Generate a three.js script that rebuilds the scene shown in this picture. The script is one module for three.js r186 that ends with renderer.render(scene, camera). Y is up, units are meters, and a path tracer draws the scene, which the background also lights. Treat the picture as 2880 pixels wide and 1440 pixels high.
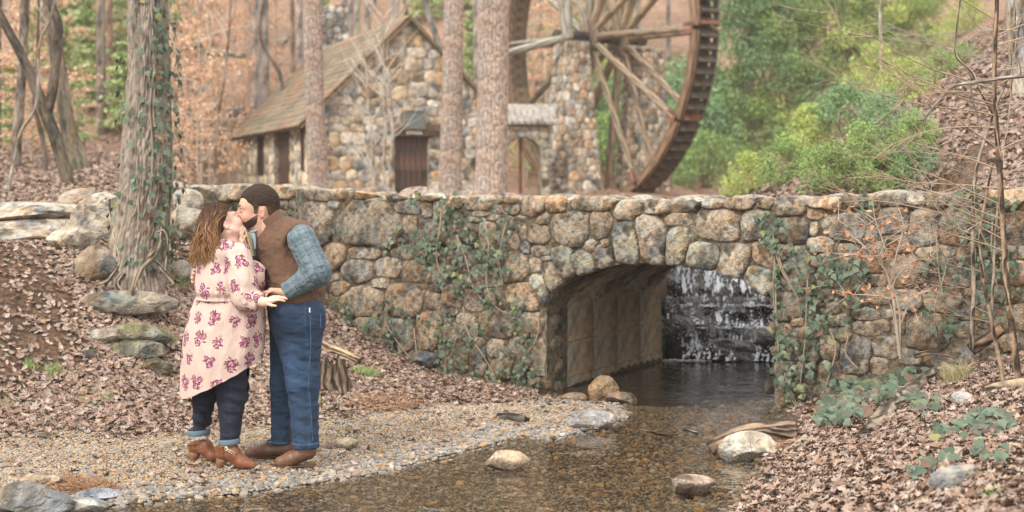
import * as THREE from 'three';
import { mergeGeometries, mergeVertices, toCreasedNormals } from 'three/addons/utils/BufferGeometryUtils.js';

// ------------------------------------------------------------------ camera, sky, sun, exposure
const scene = new THREE.Scene();
const EYE = 1.85, FOC = 4000, PITCH = Math.atan(200 / FOC);          // eye height, focal length in pixels of the 2880 x 1440 photograph
const camera = new THREE.PerspectiveCamera(2 * Math.atan(720 / FOC) * 180 / Math.PI, 2, 0.1, 400);
camera.position.set(0, EYE, 0);
camera.rotation.x = -PITCH;
camera.focus = 9.2;
camera.userData.fStop = 1.9;
const renderer = new THREE.WebGLRenderer({ antialias: true });
renderer.toneMapping = THREE.LinearToneMapping;
renderer.toneMappingExposure = 1.72;
renderer.shadowMap.enabled = true;
{                                                                    // overcast sky, brighter overhead
  const W = 128, H = 64, d = new Float32Array(W * H * 4);
  for (let j = 0; j < H; j++) for (let i = 0; i < W; i++) {
    const el = Math.sin(((j + 0.5) / H - 0.5) * Math.PI), k = (j * W + i) * 4;
    const b = el < 0 ? 0.45 : 1.0 + 0.55 * el + 0.05 * Math.sin(i * 0.35 + el * 7) * Math.sin(i * 0.11 * 2 * Math.PI / 7.04 + 1);
    d[k] = 1.04 * b; d[k + 1] = 1.0 * b; d[k + 2] = 0.95 * b; d[k + 3] = 1;
  }
  const t = new THREE.DataTexture(d, W, H, THREE.RGBAFormat, THREE.FloatType);
  t.mapping = THREE.EquirectangularReflectionMapping; t.magFilter = THREE.LinearFilter; t.needsUpdate = true;
  scene.background = t; scene.environment = t;
}
const SKY_STRENGTH = 1.0;
scene.backgroundIntensity = SKY_STRENGTH; scene.environmentIntensity = SKY_STRENGTH;
const sun = new THREE.DirectionalLight(new THREE.Color(1.0, 0.93, 0.82), 1.5);
sun.position.set(-14, 22, 6); sun.target.position.set(0, 0, -14);
sun.castShadow = true; sun.shadow.radius = 20; sun.shadow.mapSize.set(4096, 4096);
{ const c = sun.shadow.camera; c.left = -60; c.right = 60; c.top = 60; c.bottom = -60; c.near = 0.5; c.far = 160; }
scene.add(sun, sun.target);
scene.fog = new THREE.FogExp2(new THREE.Color(1.0, 0.94, 0.88), 0.0009);

// ------------------------------------------------------------------ helpers
const V = (x, y, z) => new THREE.Vector3(x, y, z);
const clamp = (x, a = 0, b = 1) => Math.min(b, Math.max(a, x));
const lerp = (a, b, t) => a + (b - a) * t;
const sstep = (a, b, x) => { const t = clamp((x - a) / (b - a)); return t * t * (3 - 2 * t); };
const TAU = Math.PI * 2, RAD = Math.PI / 180;
function rng(seed) { let s = (seed * 2654435761) >>> 0; return () => { s = (s + 0x6d2b79f5) | 0; let t = Math.imul(s ^ (s >>> 15), 1 | s); t = (t + Math.imul(t ^ (t >>> 7), 61 | t)) ^ t; return ((t ^ (t >>> 14)) >>> 0) / 4294967296; }; }
const R0 = rng(7), rr = (a, b, r = R0) => a + (b - a) * r();
// a point of the photograph at distance D in front of the camera (used to survey where things stand)
const CP = Math.cos(PITCH), SP = Math.sin(PITCH);
function P(px, py, D) { const nx = (px - 1440) / FOC, ny = (720 - py) / FOC, k = D / (ny * SP + CP); return V(nx * k, EYE + (ny * CP - SP) * k, -D); }
const ih = (x, y, z) => { let h = Math.imul(x, 374761393) ^ Math.imul(y, 668265263) ^ Math.imul(z, 2147483647 - 1274126177); h = Math.imul(h ^ (h >>> 13), 1274126177); return ((h ^ (h >>> 16)) >>> 0) / 4294967296; };
function noise(x, y, z = 0) {                                          // value noise, -1 .. 1
  const X = Math.floor(x), Y = Math.floor(y), Z = Math.floor(z); let u = x - X, v = y - Y, w = z - Z;
  u = u * u * (3 - 2 * u); v = v * v * (3 - 2 * v); w = w * w * (3 - 2 * w);
  const a = lerp(lerp(ih(X, Y, Z), ih(X + 1, Y, Z), u), lerp(ih(X, Y + 1, Z), ih(X + 1, Y + 1, Z), u), v);
  const b = lerp(lerp(ih(X, Y, Z + 1), ih(X + 1, Y, Z + 1), u), lerp(ih(X, Y + 1, Z + 1), ih(X + 1, Y + 1, Z + 1), u), v);
  return lerp(a, b, w) * 2 - 1;
}
const fbm = (x, y, z = 0, o = 4) => { let s = 0, a = 0.5; for (let i = 0; i < o; i++) { s += a * noise(x, y, z); x = x * 2.03 + 3.1; y = y * 2.03 + 1.7; z = z * 2.03 + 5.3; a *= 0.5; } return s; };
function pnoise(x, y, per, seed = 0) {                                 // periodic value noise for textures
  const X = Math.floor(x), Y = Math.floor(y); let u = x - X, v = y - Y; u = u * u * (3 - 2 * u); v = v * v * (3 - 2 * v);
  const m = (k) => ((k % per) + per) % per, h = (a, b) => ih(m(a), m(b), seed);
  return lerp(lerp(h(X, Y), h(X + 1, Y), u), lerp(h(X, Y + 1), h(X + 1, Y + 1), u), v) * 2 - 1;
}
const pfbm = (u, v, per, o = 4, seed = 0) => { let s = 0, a = 0.5, p = per; for (let i = 0; i < o; i++) { s += a * pnoise(u * p, v * p, p, seed + i); p *= 2; a *= 0.5; } return s; };
function tex(n, f, srgb = true, m = n) {                               // f(u, v) -> [r, g, b] or a number, in 0 .. 1
  const d = new Uint8Array(n * m * 4);
  for (let j = 0; j < m; j++) for (let i = 0; i < n; i++) {
    const c = f(i / n, j / m), k = (j * n + i) * 4;
    if (typeof c === 'number') d[k] = d[k + 1] = d[k + 2] = clamp(c) * 255; else for (let q = 0; q < 3; q++) d[k + q] = clamp(c[q]) * 255;
    d[k + 3] = 255;
  }
  const t = new THREE.DataTexture(d, n, m, THREE.RGBAFormat);
  t.wrapS = t.wrapT = THREE.RepeatWrapping; t.magFilter = THREE.LinearFilter; t.needsUpdate = true;
  if (srgb) t.colorSpace = THREE.SRGBColorSpace;
  return t;
}
const rep = (t, x, y = x) => { const c = t.clone(); c.repeat.set(x, y); c.needsUpdate = true; return c; };
const names = new Map();
function numbered(n) { const k = names.get(n) ?? 0; names.set(n, k + 1); return k ? n + '_' + String(k).padStart(3, '0') : n; }
function tag(o, label, category, group, kind) { if (label) o.userData.label = label; if (category) o.userData.category = category; if (group) o.userData.group = group; if (kind) o.userData.kind = kind; return o; }
function thing(name, label, category, at = V(0, 0, 0), group) { const o = new THREE.Group(); o.name = numbered(name); o.position.copy(at); scene.add(o); return tag(o, label, category, group); }
function mesh(name, geo, mat, parent = scene) {
  const o = new THREE.Mesh(geo, mat); o.name = parent === scene ? numbered(name) : name; o.castShadow = o.receiveShadow = true; parent.add(o);
  if (parent !== scene && parent.isObject3D && parent.userData.world) geo.translate(-parent.position.x, -parent.position.y, -parent.position.z);
  return o;
}
function part(name, geo, mat, parent, i = -1) {  // i numbers alike pieces                        // geometry given in world coordinates, moved to the parent's base
  let p = parent; const off = V(0, 0, 0); while (p && p !== scene) { off.add(p.position); p = p.parent; }
  geo.translate(-off.x, -off.y, -off.z);
  const o = new THREE.Mesh(geo, mat); o.name = i > 0 ? name + '_' + String(i).padStart(3, '0') : name; o.castShadow = o.receiveShadow = true; parent.add(o); return o;
}
class Geo {                                                            // collects triangles with uv and colour
  constructor() { this.p = []; this.u = []; this.c = []; this.i = []; this.col = [1, 1, 1]; }
  v(x, y, z, u = 0, w = 0) { this.p.push(x, y, z); this.u.push(u, w); this.c.push(...this.col); return this.p.length / 3 - 1; }
  tri(a, b, c) { this.i.push(a, b, c); }
  quad(a, b, c, d) { this.i.push(a, b, c, a, c, d); }
  grid(nu, nv, f, flip = false) {                                      // f(i, j) -> [x, y, z, u, v, (r, g, b)]
    const s = this.p.length / 3;
    for (let j = 0; j <= nv; j++) for (let i = 0; i <= nu; i++) { const q = f(i, j); if (q.length > 5) this.col = [q[5], q[6], q[7]]; this.v(q[0], q[1], q[2], q[3], q[4]); }
    const w = nu + 1;
    for (let j = 0; j < nv; j++) for (let i = 0; i < nu; i++) { const a = s + j * w + i; flip ? this.quad(a, a + w, a + w + 1, a + 1) : this.quad(a, a + 1, a + w + 1, a + w); }
  }
  tube(pts, rad, seg = 6, o = {}) {                                    // pts: Vector3[], rad: number | (t, i) => number ; uv in metres
    const n = pts.length, up = V(0.31, 0.9, 0.2); let N = null, len = 0; const s = this.p.length / 3, B = V(0, 0, 0), T = V(0, 0, 0);
    for (let k = 0; k < n; k++) {
      T.subVectors(pts[Math.min(n - 1, k + 1)], pts[Math.max(0, k - 1)]).normalize();
      if (!N) { N = V(0, 0, 0).crossVectors(Math.abs(T.y) > 0.9 ? V(0, 0, 1) : up, T).normalize(); } else { N.addScaledVector(T, -N.dot(T)).normalize(); }
      B.crossVectors(T, N); if (k) len += pts[k].distanceTo(pts[k - 1]);
      const t = k / (n - 1), r0 = typeof rad === 'number' ? rad : rad(t, k);
      for (let q = 0; q <= seg; q++) {
        const a = (q / seg) * TAU, r = r0 * (o.wob ? o.wob(a, len, t) : 1), c = Math.cos(a) * r, d = Math.sin(a) * r * (o.flat ?? 1);
        if (o.col) this.col = o.col(a, len, t);
        this.v(pts[k].x + N.x * c + B.x * d, pts[k].y + N.y * c + B.y * d, pts[k].z + N.z * c + B.z * d, (q / seg) * (o.ur ?? TAU * (typeof rad === 'number' ? rad : rad(0, 0))), len);
      }
    }
    const w = seg + 1;
    for (let k = 0; k < n - 1; k++) for (let q = 0; q < seg; q++) { const a = s + k * w + q; this.quad(a, a + 1, a + w + 1, a + w); }
    for (const [k, f] of [[0, 1], [n - 1, 0]]) { if (o.open) break; const c = this.v(pts[k].x, pts[k].y, pts[k].z, 0.5, 0.5); for (let q = 0; q < seg; q++) { const a = s + k * w + q; f ? this.tri(c, a + 1, a) : this.tri(c, a, a + 1); } }
    return this;
  }
  box(c, h, q = null, uvs = 1) {                                       // centre, half sizes, quaternion
    const f = [[1, 0, 0], [-1, 0, 0], [0, 1, 0], [0, -1, 0], [0, 0, 1], [0, 0, -1]];
    for (const n of f) {
      const N = V(...n), U = Math.abs(n[1]) ? V(1, 0, 0) : V(n[2], 0, -n[0]), W = V(0, 0, 0).crossVectors(N, U), id = [];
      const hu = Math.abs(U.dot(h)), hw = Math.abs(W.dot(h));
      for (const [a, b] of [[-1, -1], [1, -1], [1, 1], [-1, 1]]) {
        const p = V(N.x * h.x + U.x * h.x * a + W.x * h.x * b, N.y * h.y + U.y * h.y * a + W.y * h.y * b, N.z * h.z + U.z * h.z * a + W.z * h.z * b);
        if (q) p.applyQuaternion(q); p.add(c); id.push(this.v(p.x, p.y, p.z, a * hu * uvs, b * hw * uvs));
      }
      this.quad(...id);
    }
    return this;
  }
  build(smooth = true) {
    const g = new THREE.BufferGeometry();
    g.setAttribute('position', new THREE.Float32BufferAttribute(this.p, 3)); g.setAttribute('uv', new THREE.Float32BufferAttribute(this.u, 2));
    g.setAttribute('color', new THREE.Float32BufferAttribute(this.c, 3)); g.setIndex(this.i);
    if (smooth === 'weld') { const c = g.attributes.position; smoothNormals(g); } else g.computeVertexNormals();
    return g;
  }
}
function smoothNormals(g, f = 1e4) {                                   // normals shared across vertices at the same place
  g.computeVertexNormals(); const p = g.attributes.position, n = g.attributes.normal, m = new Map();
  const key = (i) => Math.round(p.getX(i) * f) + '_' + Math.round(p.getY(i) * f) + '_' + Math.round(p.getZ(i) * f);
  for (let i = 0; i < p.count; i++) { const k = key(i), a = m.get(k) ?? [0, 0, 0]; a[0] += n.getX(i); a[1] += n.getY(i); a[2] += n.getZ(i); m.set(k, a); }
  for (let i = 0; i < p.count; i++) { const a = m.get(key(i)), l = Math.hypot(...a) || 1; n.setXYZ(i, a[0] / l, a[1] / l, a[2] / l); }
  return g;
}
const spline = (pts, n) => new THREE.CatmullRomCurve3(pts, false, 'catmullrom', 0.5).getPoints(n);
function colored(g, f) { const p = g.attributes.position, c = new Float32Array(p.count * 3), n = g.attributes.normal; for (let i = 0; i < p.count; i++) { const q = f(p.getX(i), p.getY(i), p.getZ(i), n && n.getY(i)); c[i * 3] = q[0]; c[i * 3 + 1] = q[1]; c[i * 3 + 2] = q[2]; } g.setAttribute('color', new THREE.BufferAttribute(c, 3)); return g; }
function boxUV(g, s = 1, off = 0) {                                    // uv in metres from the face's main axis
  g = g.index ? g.toNonIndexed() : g; const p = g.attributes.position, u = new Float32Array(p.count * 2), A = V(0, 0, 0), B = V(0, 0, 0), C = V(0, 0, 0);
  for (let i = 0; i < p.count; i += 3) {
    A.fromBufferAttribute(p, i); B.fromBufferAttribute(p, i + 1).sub(A); C.fromBufferAttribute(p, i + 2).sub(A); B.cross(C);
    const x = Math.abs(B.x), y = Math.abs(B.y), z = Math.abs(B.z);
    for (let k = 0; k < 3; k++) { const X = p.getX(i + k), Y = p.getY(i + k), Z = p.getZ(i + k); const q = y > x && y > z ? [X, Z] : x > z ? [Z, Y] : [X, Y]; u[(i + k) * 2] = q[0] * s + off; u[(i + k) * 2 + 1] = q[1] * s + off * 0.7; }
  }
  g.setAttribute('uv', new THREE.BufferAttribute(u, 2)); return g;
}
function rockGeo(seed, sx, sy, sz, detail = 4, cuts = 9, rough = 0.10, crease = 0.55) {   // a faceted, weathered boulder, half sizes sx, sy, sz
  const r = rng(seed + 101); let g = new THREE.IcosahedronGeometry(1, detail); g.deleteAttribute('uv'); g.deleteAttribute('normal'); g = mergeVertices(g, 1e-4);
  const pl = []; for (let i = 0; i < cuts; i++) { const n = V(r() * 2 - 1, r() * 2 - 1, r() * 2 - 1).normalize(); pl.push([n, 0.62 + 0.3 * r()]); }
  const p = g.attributes.position, q = V(0, 0, 0), o = seed * 3.7;
  for (let i = 0; i < p.count; i++) {
    q.fromBufferAttribute(p, i);
    for (const [n, d] of pl) { const k = q.dot(n) - d; if (k > 0) q.addScaledVector(n, -k * 0.9); }
    const f = 1 + rough * fbm(q.x * 1.7 + o, q.y * 1.7, q.z * 1.7, 4) * 1.6 + rough * 0.3 * noise(q.x * 9 + o, q.y * 9, q.z * 9);
    p.setXYZ(i, q.x * f * sx, q.y * f * sy, q.z * f * sz);
  }
  g = boxUV(g, 1, seed * 0.37); return crease ? toCreasedNormals(g, crease) : (g.computeVertexNormals(), g);
}
// ---- surfaces from distance fields (surface nets)
function polygonise(f, lo, hi, h) {
  const n = [0, 1, 2].map((k) => Math.ceil((hi[k] - lo[k]) / h) + 1), [nx, ny, nz] = n, F = new Float32Array(nx * ny * nz).fill(1), B = 6, half = (B * h * Math.sqrt(3)) / 2;
  for (let bz = 0; bz < nz; bz += B) for (let by = 0; by < ny; by += B) for (let bx = 0; bx < nx; bx += B) {
    const d = f(lo[0] + (bx + B / 2) * h, lo[1] + (by + B / 2) * h, lo[2] + (bz + B / 2) * h), far = Math.abs(d) > half * 1.7 + 0.01;
    for (let z = bz; z < Math.min(nz, bz + B); z++) for (let y = by; y < Math.min(ny, by + B); y++) for (let x = bx; x < Math.min(nx, bx + B); x++)
      F[(z * ny + y) * nx + x] = far ? d : f(lo[0] + x * h, lo[1] + y * h, lo[2] + z * h);
  }
  const id = new Int32Array(nx * ny * nz).fill(-1), P_ = [], I = [], at = (x, y, z) => (z * ny + y) * nx + x;
  for (let z = 0; z < nz - 1; z++) for (let y = 0; y < ny - 1; y++) for (let x = 0; x < nx - 1; x++) {
    let sx = 0, sy = 0, sz = 0, c = 0, neg = 0;
    for (let k = 0; k < 8; k++) if (F[at(x + (k & 1), y + ((k >> 1) & 1), z + (k >> 2))] < 0) neg++;
    if (neg === 0 || neg === 8) continue;
    for (let k = 0; k < 8; k++) for (const b of [1, 2, 4]) if (!(k & b)) {
      const m = k | b, a = F[at(x + (k & 1), y + ((k >> 1) & 1), z + (k >> 2))], e = F[at(x + (m & 1), y + ((m >> 1) & 1), z + (m >> 2))];
      if ((a < 0) === (e < 0)) continue; const t = a / (a - e); c++;
      sx += (k & 1) + (b === 1 ? t : 0); sy += ((k >> 1) & 1) + (b === 2 ? t : 0); sz += (k >> 2) + (b === 4 ? t : 0);
    }
    id[at(x, y, z)] = P_.length / 3; P_.push(lo[0] + (x + sx / c) * h, lo[1] + (y + sy / c) * h, lo[2] + (z + sz / c) * h);
  }
  const q = (a, b, c, d, flip) => { if (a < 0 || b < 0 || c < 0 || d < 0) return; flip ? I.push(a, c, b, a, d, c) : I.push(a, b, c, a, c, d); };
  for (let z = 1; z < nz - 1; z++) for (let y = 1; y < ny - 1; y++) for (let x = 1; x < nx - 1; x++) {
    const s = F[at(x, y, z)] < 0;
    if (s !== F[at(x + 1, y, z)] < 0) q(id[at(x, y - 1, z - 1)], id[at(x, y, z - 1)], id[at(x, y, z)], id[at(x, y - 1, z)], !s);
    if (s !== F[at(x, y + 1, z)] < 0) q(id[at(x - 1, y, z - 1)], id[at(x - 1, y, z)], id[at(x, y, z)], id[at(x, y, z - 1)], !s);
    if (s !== F[at(x, y, z + 1)] < 0) q(id[at(x - 1, y - 1, z)], id[at(x, y - 1, z)], id[at(x, y, z)], id[at(x - 1, y, z)], !s);
  }
  const g = new THREE.BufferGeometry(); g.setAttribute('position', new THREE.Float32BufferAttribute(P_, 3)); g.setIndex(I);
  const N = new Float32Array(P_.length), e = h * 0.6;
  for (let i = 0; i < P_.length; i += 3) {
    const [x, y, z] = [P_[i], P_[i + 1], P_[i + 2]]; let a = f(x + e, y, z) - f(x - e, y, z), b = f(x, y + e, z) - f(x, y - e, z), c = f(x, y, z + e) - f(x, y, z - e); const l = Math.hypot(a, b, c) || 1;
    N[i] = a / l; N[i + 1] = b / l; N[i + 2] = c / l;
  }
  g.setAttribute('normal', new THREE.BufferAttribute(N, 3)); return g;
}
const smin = (a, b, k) => { const t = clamp(0.5 + (0.5 * (b - a)) / k); return lerp(b, a, t) - k * t * (1 - t); };
const smax = (a, b, k) => -smin(-a, -b, k);
function rc(a, b, ra, rb, kz = 1) {                                    // tapered capsule between two joints; kz widens it in depth
  const ax = a.x, ay = a.y, az = a.z, dx = b.x - ax, dy = b.y - ay, dz = (b.z - az) / kz, L = dx * dx + dy * dy + dz * dz || 1e-9;
  return (x, y, z) => { const px = x - ax, py = y - ay, pz = (z - az) / kz, t = clamp((px * dx + py * dy + pz * dz) / L); return Math.hypot(px - dx * t, py - dy * t, pz - dz * t) - lerp(ra, rb, t); };
}
function ell(c, r, q = null) {                                         // ellipsoid, radii r along the axes of quaternion q
  const qi = q ? q.clone().invert() : null, p = V(0, 0, 0), m = Math.min(r.x, r.y, r.z);
  return (x, y, z) => { p.set(x - c.x, y - c.y, z - c.z); if (qi) p.applyQuaternion(qi); const k = Math.hypot(p.x / r.x, p.y / r.y, p.z / r.z), k2 = Math.hypot(p.x / (r.x * r.x), p.y / (r.y * r.y), p.z / (r.z * r.z)); return k2 < 1e-6 ? -m : (k * (k - 1)) / k2; };
}
const uni = (k, ...fs) => (x, y, z) => { let d = fs[0](x, y, z); for (let i = 1; i < fs.length; i++) d = smin(d, fs[i](x, y, z), k); return d; };
// ---- fitted rubble masonry: every seed grows into a stone that meets its neighbours at a joint
// s: {u, v, w, h, r}; inside(u, v) says where the wall is; returns outlines [[u, v] ...] per stone
function fitStones(S, o = {}) {
  const K = o.k ?? 16, gap = o.gap ?? 0.012, max = o.max ?? 1.25, res = [], cell = o.cell ?? 0.5, gridm = new Map();
  S.forEach((s) => { s.c = Math.cos(s.r || 0); s.s = Math.sin(s.r || 0); const R = Math.max(s.w, s.h) * 0.9; for (let a = Math.floor((s.u - R) / cell); a <= Math.floor((s.u + R) / cell); a++) for (let b = Math.floor((s.v - R) / cell); b <= Math.floor((s.v + R) / cell); b++) { const k = a + '_' + b; (gridm.get(k) ?? gridm.set(k, []).get(k)).push(s); } });
  const dist = (s, u, v) => { const a = u - s.u, b = v - s.v, x = Math.abs(a * s.c + b * s.s) / (s.w / 2), y = Math.abs(-a * s.s + b * s.c) / (s.h / 2); return Math.pow(x ** 4.5 + y ** 4.5, 1 / 4.5); };
  for (const s of S) {
    const out = [];
    for (let k = 0; k < K; k++) {
      const a = (k / K) * TAU + 0.13, du = Math.cos(a), dv = Math.sin(a), step = Math.min(s.w, s.h) * 0.035; let r = step;
      for (let i = 0; i < 90; i++, r += step) {
        const u = s.u + du * r, v = s.v + dv * r, d = dist(s, u, v);
        if (d > max || (o.inside && !o.inside(u, v))) break;
        let stop = false; const near = gridm.get(Math.floor(u / cell) + '_' + Math.floor(v / cell)) ?? [];
        for (const t of near) if (t !== s && dist(t, u, v) < d) { stop = true; break; }
        if (stop) break;
      }
      r = Math.max(step * 1.5, r - step * 0.5 - gap); out.push(r);
    }
    const sm = out.map((r, k) => (out[(k + K - 1) % K] + out[(k + 1) % K] + r * 12) / 14);
    res.push(sm.map((r, k) => { const a = (k / K) * TAU + 0.13; return [s.u + Math.cos(a) * r, s.v + Math.sin(a) * r]; }));
  }
  return res;
}
// one stone from its outline: place(u, v, n) -> Vector3
function stoneGeo(s, out, place, bulge, seed, col, rings = 3, sunk = 0.05) {
  const g = new Geo(), K = out.length, prof = rings === 3 ? [[1, -sunk], [0.99, 0.42], [0.9, 0.88], [0.68, 1.0], [0.34, 1.02]] : [[1, -sunk], [0.97, 0.45], [0.7, 0.95]], o = seed * 1.37, r = rng(seed + 5), tu = (r() - 0.5) * 0.5, tv = (r() - 0.5) * 0.5 + 0.1, f = 2.2 / Math.max(0.08, Math.min(s.w, s.h));
  const fa = Array.from({ length: 6 }, () => (r() - 0.5) * 1.3);
  { const nc = 3 + Math.floor(r() * 2); for (let q = 0; q < nc && rings === 3; q++) { const a = (q + r()) / nc * TAU, ca = Math.cos(a), sa = Math.sin(a), d = Math.max(...out.map(([u, v]) => (u - s.u) * ca + (v - s.v) * sa)) * (0.82 + 0.16 * r()); out = out.map(([u, v]) => { const t = (u - s.u) * ca + (v - s.v) * sa; if (t <= d) return [u, v]; const k = d / t; return [s.u + (u - s.u) * k, s.v + (v - s.v) * k]; }); } }
  const cu = s.u, cv = s.v, ru = r() * 7, rv = r() * 7;
  const add = (u, v, m, edge) => { const uu = (u - cu) / (s.w / 2), vv = (v - cv) / (s.h / 2), n = m < 0 ? m : bulge * (m * (0.72 + Math.min(0.42, fa[0] * uu + fa[1] * vv + 0.2, fa[2] * uu + fa[3] * vv + 0.26, fa[4] * uu + fa[5] * vv + 0.3)) + 0.4 * edge * fbm(u * f * 0.6 + o, v * f * 0.6, o, 4)); const p = place(u, v, n); const k = 1 + 0.16 * fbm(u * f * 0.5 + o, v * f * 0.5, 3.3, 3); g.col = [col[0] * k, col[1] * k, col[2] * k]; return g.v(p.x, p.y, p.z, u + ru, v + rv); };
  const idx = prof.map(([k, m]) => out.map(([u, v]) => { const j = k > 0.9 ? 1 + 0.05 * noise(u * f + o, v * f, 2) : 1; return add(cu + (u - cu) * k * j, cv + (v - cv) * k * j, m, m < 0 ? 0 : m); }));
  for (let q = 0; q < idx.length - 1; q++) for (let k = 0; k < K; k++) { const b = (k + 1) % K; g.quad(idx[q][k], idx[q][b], idx[q + 1][b], idx[q + 1][k]); }
  const c = add(cu, cv, 1, 1), L = idx[idx.length - 1]; for (let k = 0; k < K; k++) g.tri(c, L[k], L[(k + 1) % K]);
  return g.build();
}

// ------------------------------------------------------------------ materials
const sq = (a) => a * a;
const T = {};
T.stone = tex(512, (u, v) => { const a = pfbm(u, v, 4, 6, 1), b = pfbm(u, v, 16, 4, 9), c = pfbm(u, v, 6, 4, 21), l = sstep(0.22, 0.36, pfbm(u, v, 7, 5, 33)) * sstep(-0.1, 0.3, pfbm(u, v, 3, 3, 44)), dk = sstep(0.16, 0.4, pfbm(u, v, 5, 5, 61)); let k = 0.80 + 0.34 * a + 0.3 * b; k *= 1 - 0.36 * dk; const w = 0.11 * c; return [lerp(k + w, 0.94, l * 0.5), lerp(k, 0.96, l * 0.5), lerp(k - w * 1.2, 0.86, l * 0.5)]; });
T.stoneB = tex(512, (u, v) => 0.5 + 0.5 * pfbm(u, v, 6, 6, 3) + 0.25 * pfbm(u, v, 32, 3, 8) - 0.3 * sstep(0.1, 0.0, Math.abs(pfbm(u, v, 5, 4, 14))), false);
T.grain = tex(256, (u, v) => 0.5 + 0.6 * pfbm(u, v, 24, 3, 5), false);
T.soil = tex(512, (u, v) => { const a = pfbm(u, v, 8, 6, 2), b = pfbm(u, v, 64, 2, 4), k = 0.8 + 0.4 * a + 0.45 * b; return [k, k, k]; });
T.litter = tex(1024, (() => {                                           // the print of small dead leaves and twigs, for ground too far away to tell them apart
  const n = 1024, buf = new Float32Array(n * n * 3).fill(0.30), r = rng(91);
  for (let i = 0; i < 5200; i++) {
    const x = r() * n, y = r() * n, a = r() * TAU, L = 10 + 16 * r(), Wd = L * (0.35 + 0.3 * r()), t = r(), k = 0.5 + 0.5 * r(), c = t < 0.6 ? [0.74 * k, 0.64 * k, 0.56 * k] : t < 0.85 ? [0.86 * k, 0.78 * k, 0.71 * k] : [0.68 * k, 0.50 * k, 0.38 * k], ca = Math.cos(a), sa = Math.sin(a);
    for (let p = -L; p <= L; p++) for (let q = -Wd; q <= Wd; q++) { const e = (p / L) ** 2 + (q / (Wd * (0.75 + 0.25 * Math.sin(p * 0.9)))) ** 2; if (e > 1) continue; const X = (Math.round(x + p * ca - q * sa) % n + n) % n, Y = (Math.round(y + p * sa + q * ca) % n + n) % n, m = Math.abs(q) < 0.8 ? 0.85 : 1 - 0.2 * (q / Wd); for (let z = 0; z < 3; z++) buf[(Y * n + X) * 3 + z] = c[z] * m; }
  }
  return (u, v) => { const k = (Math.round(v * n) * n + Math.round(u * n)) * 3; return [buf[k], buf[k + 1], buf[k + 2]]; };
})());
T.bark = tex(512, (u, v) => { const w = u + 0.03 * pfbm(u, v, 6, 3, 7), x = Math.abs(((w * 14 + 1.6 * pfbm(u, v * 0.5, 8, 3, 2)) % 1 + 1) % 1 - 0.5) * 2; const k = 0.45 + 0.5 * sstep(0.1, 0.75, x) + 0.3 * pfbm(u, v, 32, 3, 5); return [k, k * 0.97, k * 0.93]; });
T.barkB = tex(512, (u, v) => { const w = u + 0.03 * pfbm(u, v, 6, 3, 7), x = Math.abs(((w * 14 + 1.6 * pfbm(u, v * 0.5, 8, 3, 2)) % 1 + 1) % 1 - 0.5) * 2; return sstep(0.05, 0.8, x) * 0.8 + 0.2 * pfbm(u, v, 32, 3, 5) + 0.1; }, false);
const plate = (u, v) => { let best = 9, sec = 9, id = 0; const nx = 15, ny = 4; const X = u * nx, Y = v * ny, bx = Math.floor(X), by = Math.floor(Y); for (let j = -1; j <= 1; j++) for (let i = -1; i <= 1; i++) { const cx = ((bx + i) % nx + nx) % nx, cy = ((by + j) % ny + ny) % ny, dx = bx + i + 0.15 + 0.7 * ih(cx, cy, 3) - X, dy = by + j + 0.15 + 0.7 * ih(cx, cy, 5) - Y, d = Math.hypot(dx, dy); if (d < best) { sec = best; best = d; id = ih(cx, cy, 9); } else if (d < sec) sec = d; } return [sec - best, id]; };
T.pine = tex(512, (u, v) => { const [e, id] = plate(u + 0.02 * pfbm(u, v, 8, 3, 1), v + 0.03 * pfbm(u, v, 8, 3, 4)), s = sstep(0.0, 0.22, e), n = pfbm(u, v, 24, 4, 7); let k = 0.80 + 0.10 * s + 0.3 * n; const red = 0.35 * id + 0.9 * pfbm(u, v, 2, 3, 12); return [k * (0.95 + 0.06 * red), k * (0.94 - 0.03 * red), k * (0.93 - 0.08 * red)]; });
T.pineB = tex(512, (u, v) => { const [e] = plate(u + 0.02 * pfbm(u, v, 8, 3, 1), v + 0.03 * pfbm(u, v, 8, 3, 4)); return 0.8 * sstep(0, 0.3, e) + 0.25 * pfbm(u, v, 20, 4, 7); }, false);
T.wood = tex(512, (u, v) => { const k = 0.72 + 0.35 * pfbm(u * 1, v * 0.06, 40, 3, 3) + 0.3 * pfbm(u, v * 0.25, 8, 4, 6); return [k, k * 0.97, k * 0.93]; });
T.ripple = tex(1024, (u, v) => { const w = 0.02 * pfbm(u, v, 5, 3, 1); return 0.5 + 0.55 * pfbm(u + w, v * 1 + w, 10, 5, 12); }, false);
T.cloth = tex(128, (u, v) => 0.5 + 0.25 * Math.sin(u * TAU * 32) + 0.25 * Math.sin(v * TAU * 32), false);
T.fold = tex(512, (u, v) => { const n = pfbm(u + 0.12 * pfbm(u, v, 3, 2, 8), v + 0.1 * pfbm(u, v, 4, 2, 18), 3, 4, 6), m = pfbm(u + 0.06 * v, v, 5, 3, 26); return 0.72 - 1.0 * Math.abs(n) + 0.3 * m; }, false);
const std = (r, g, b, rough = 0.9, o = {}) => { const m = new THREE.MeshStandardMaterial({ roughness: rough, ...o }); m.color.setRGB(r, g, b); return m; };
const phy = (r, g, b, rough = 0.9, o = {}) => { const m = new THREE.MeshPhysicalMaterial({ roughness: rough, ...o }); m.color.setRGB(r, g, b); return m; };
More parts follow.
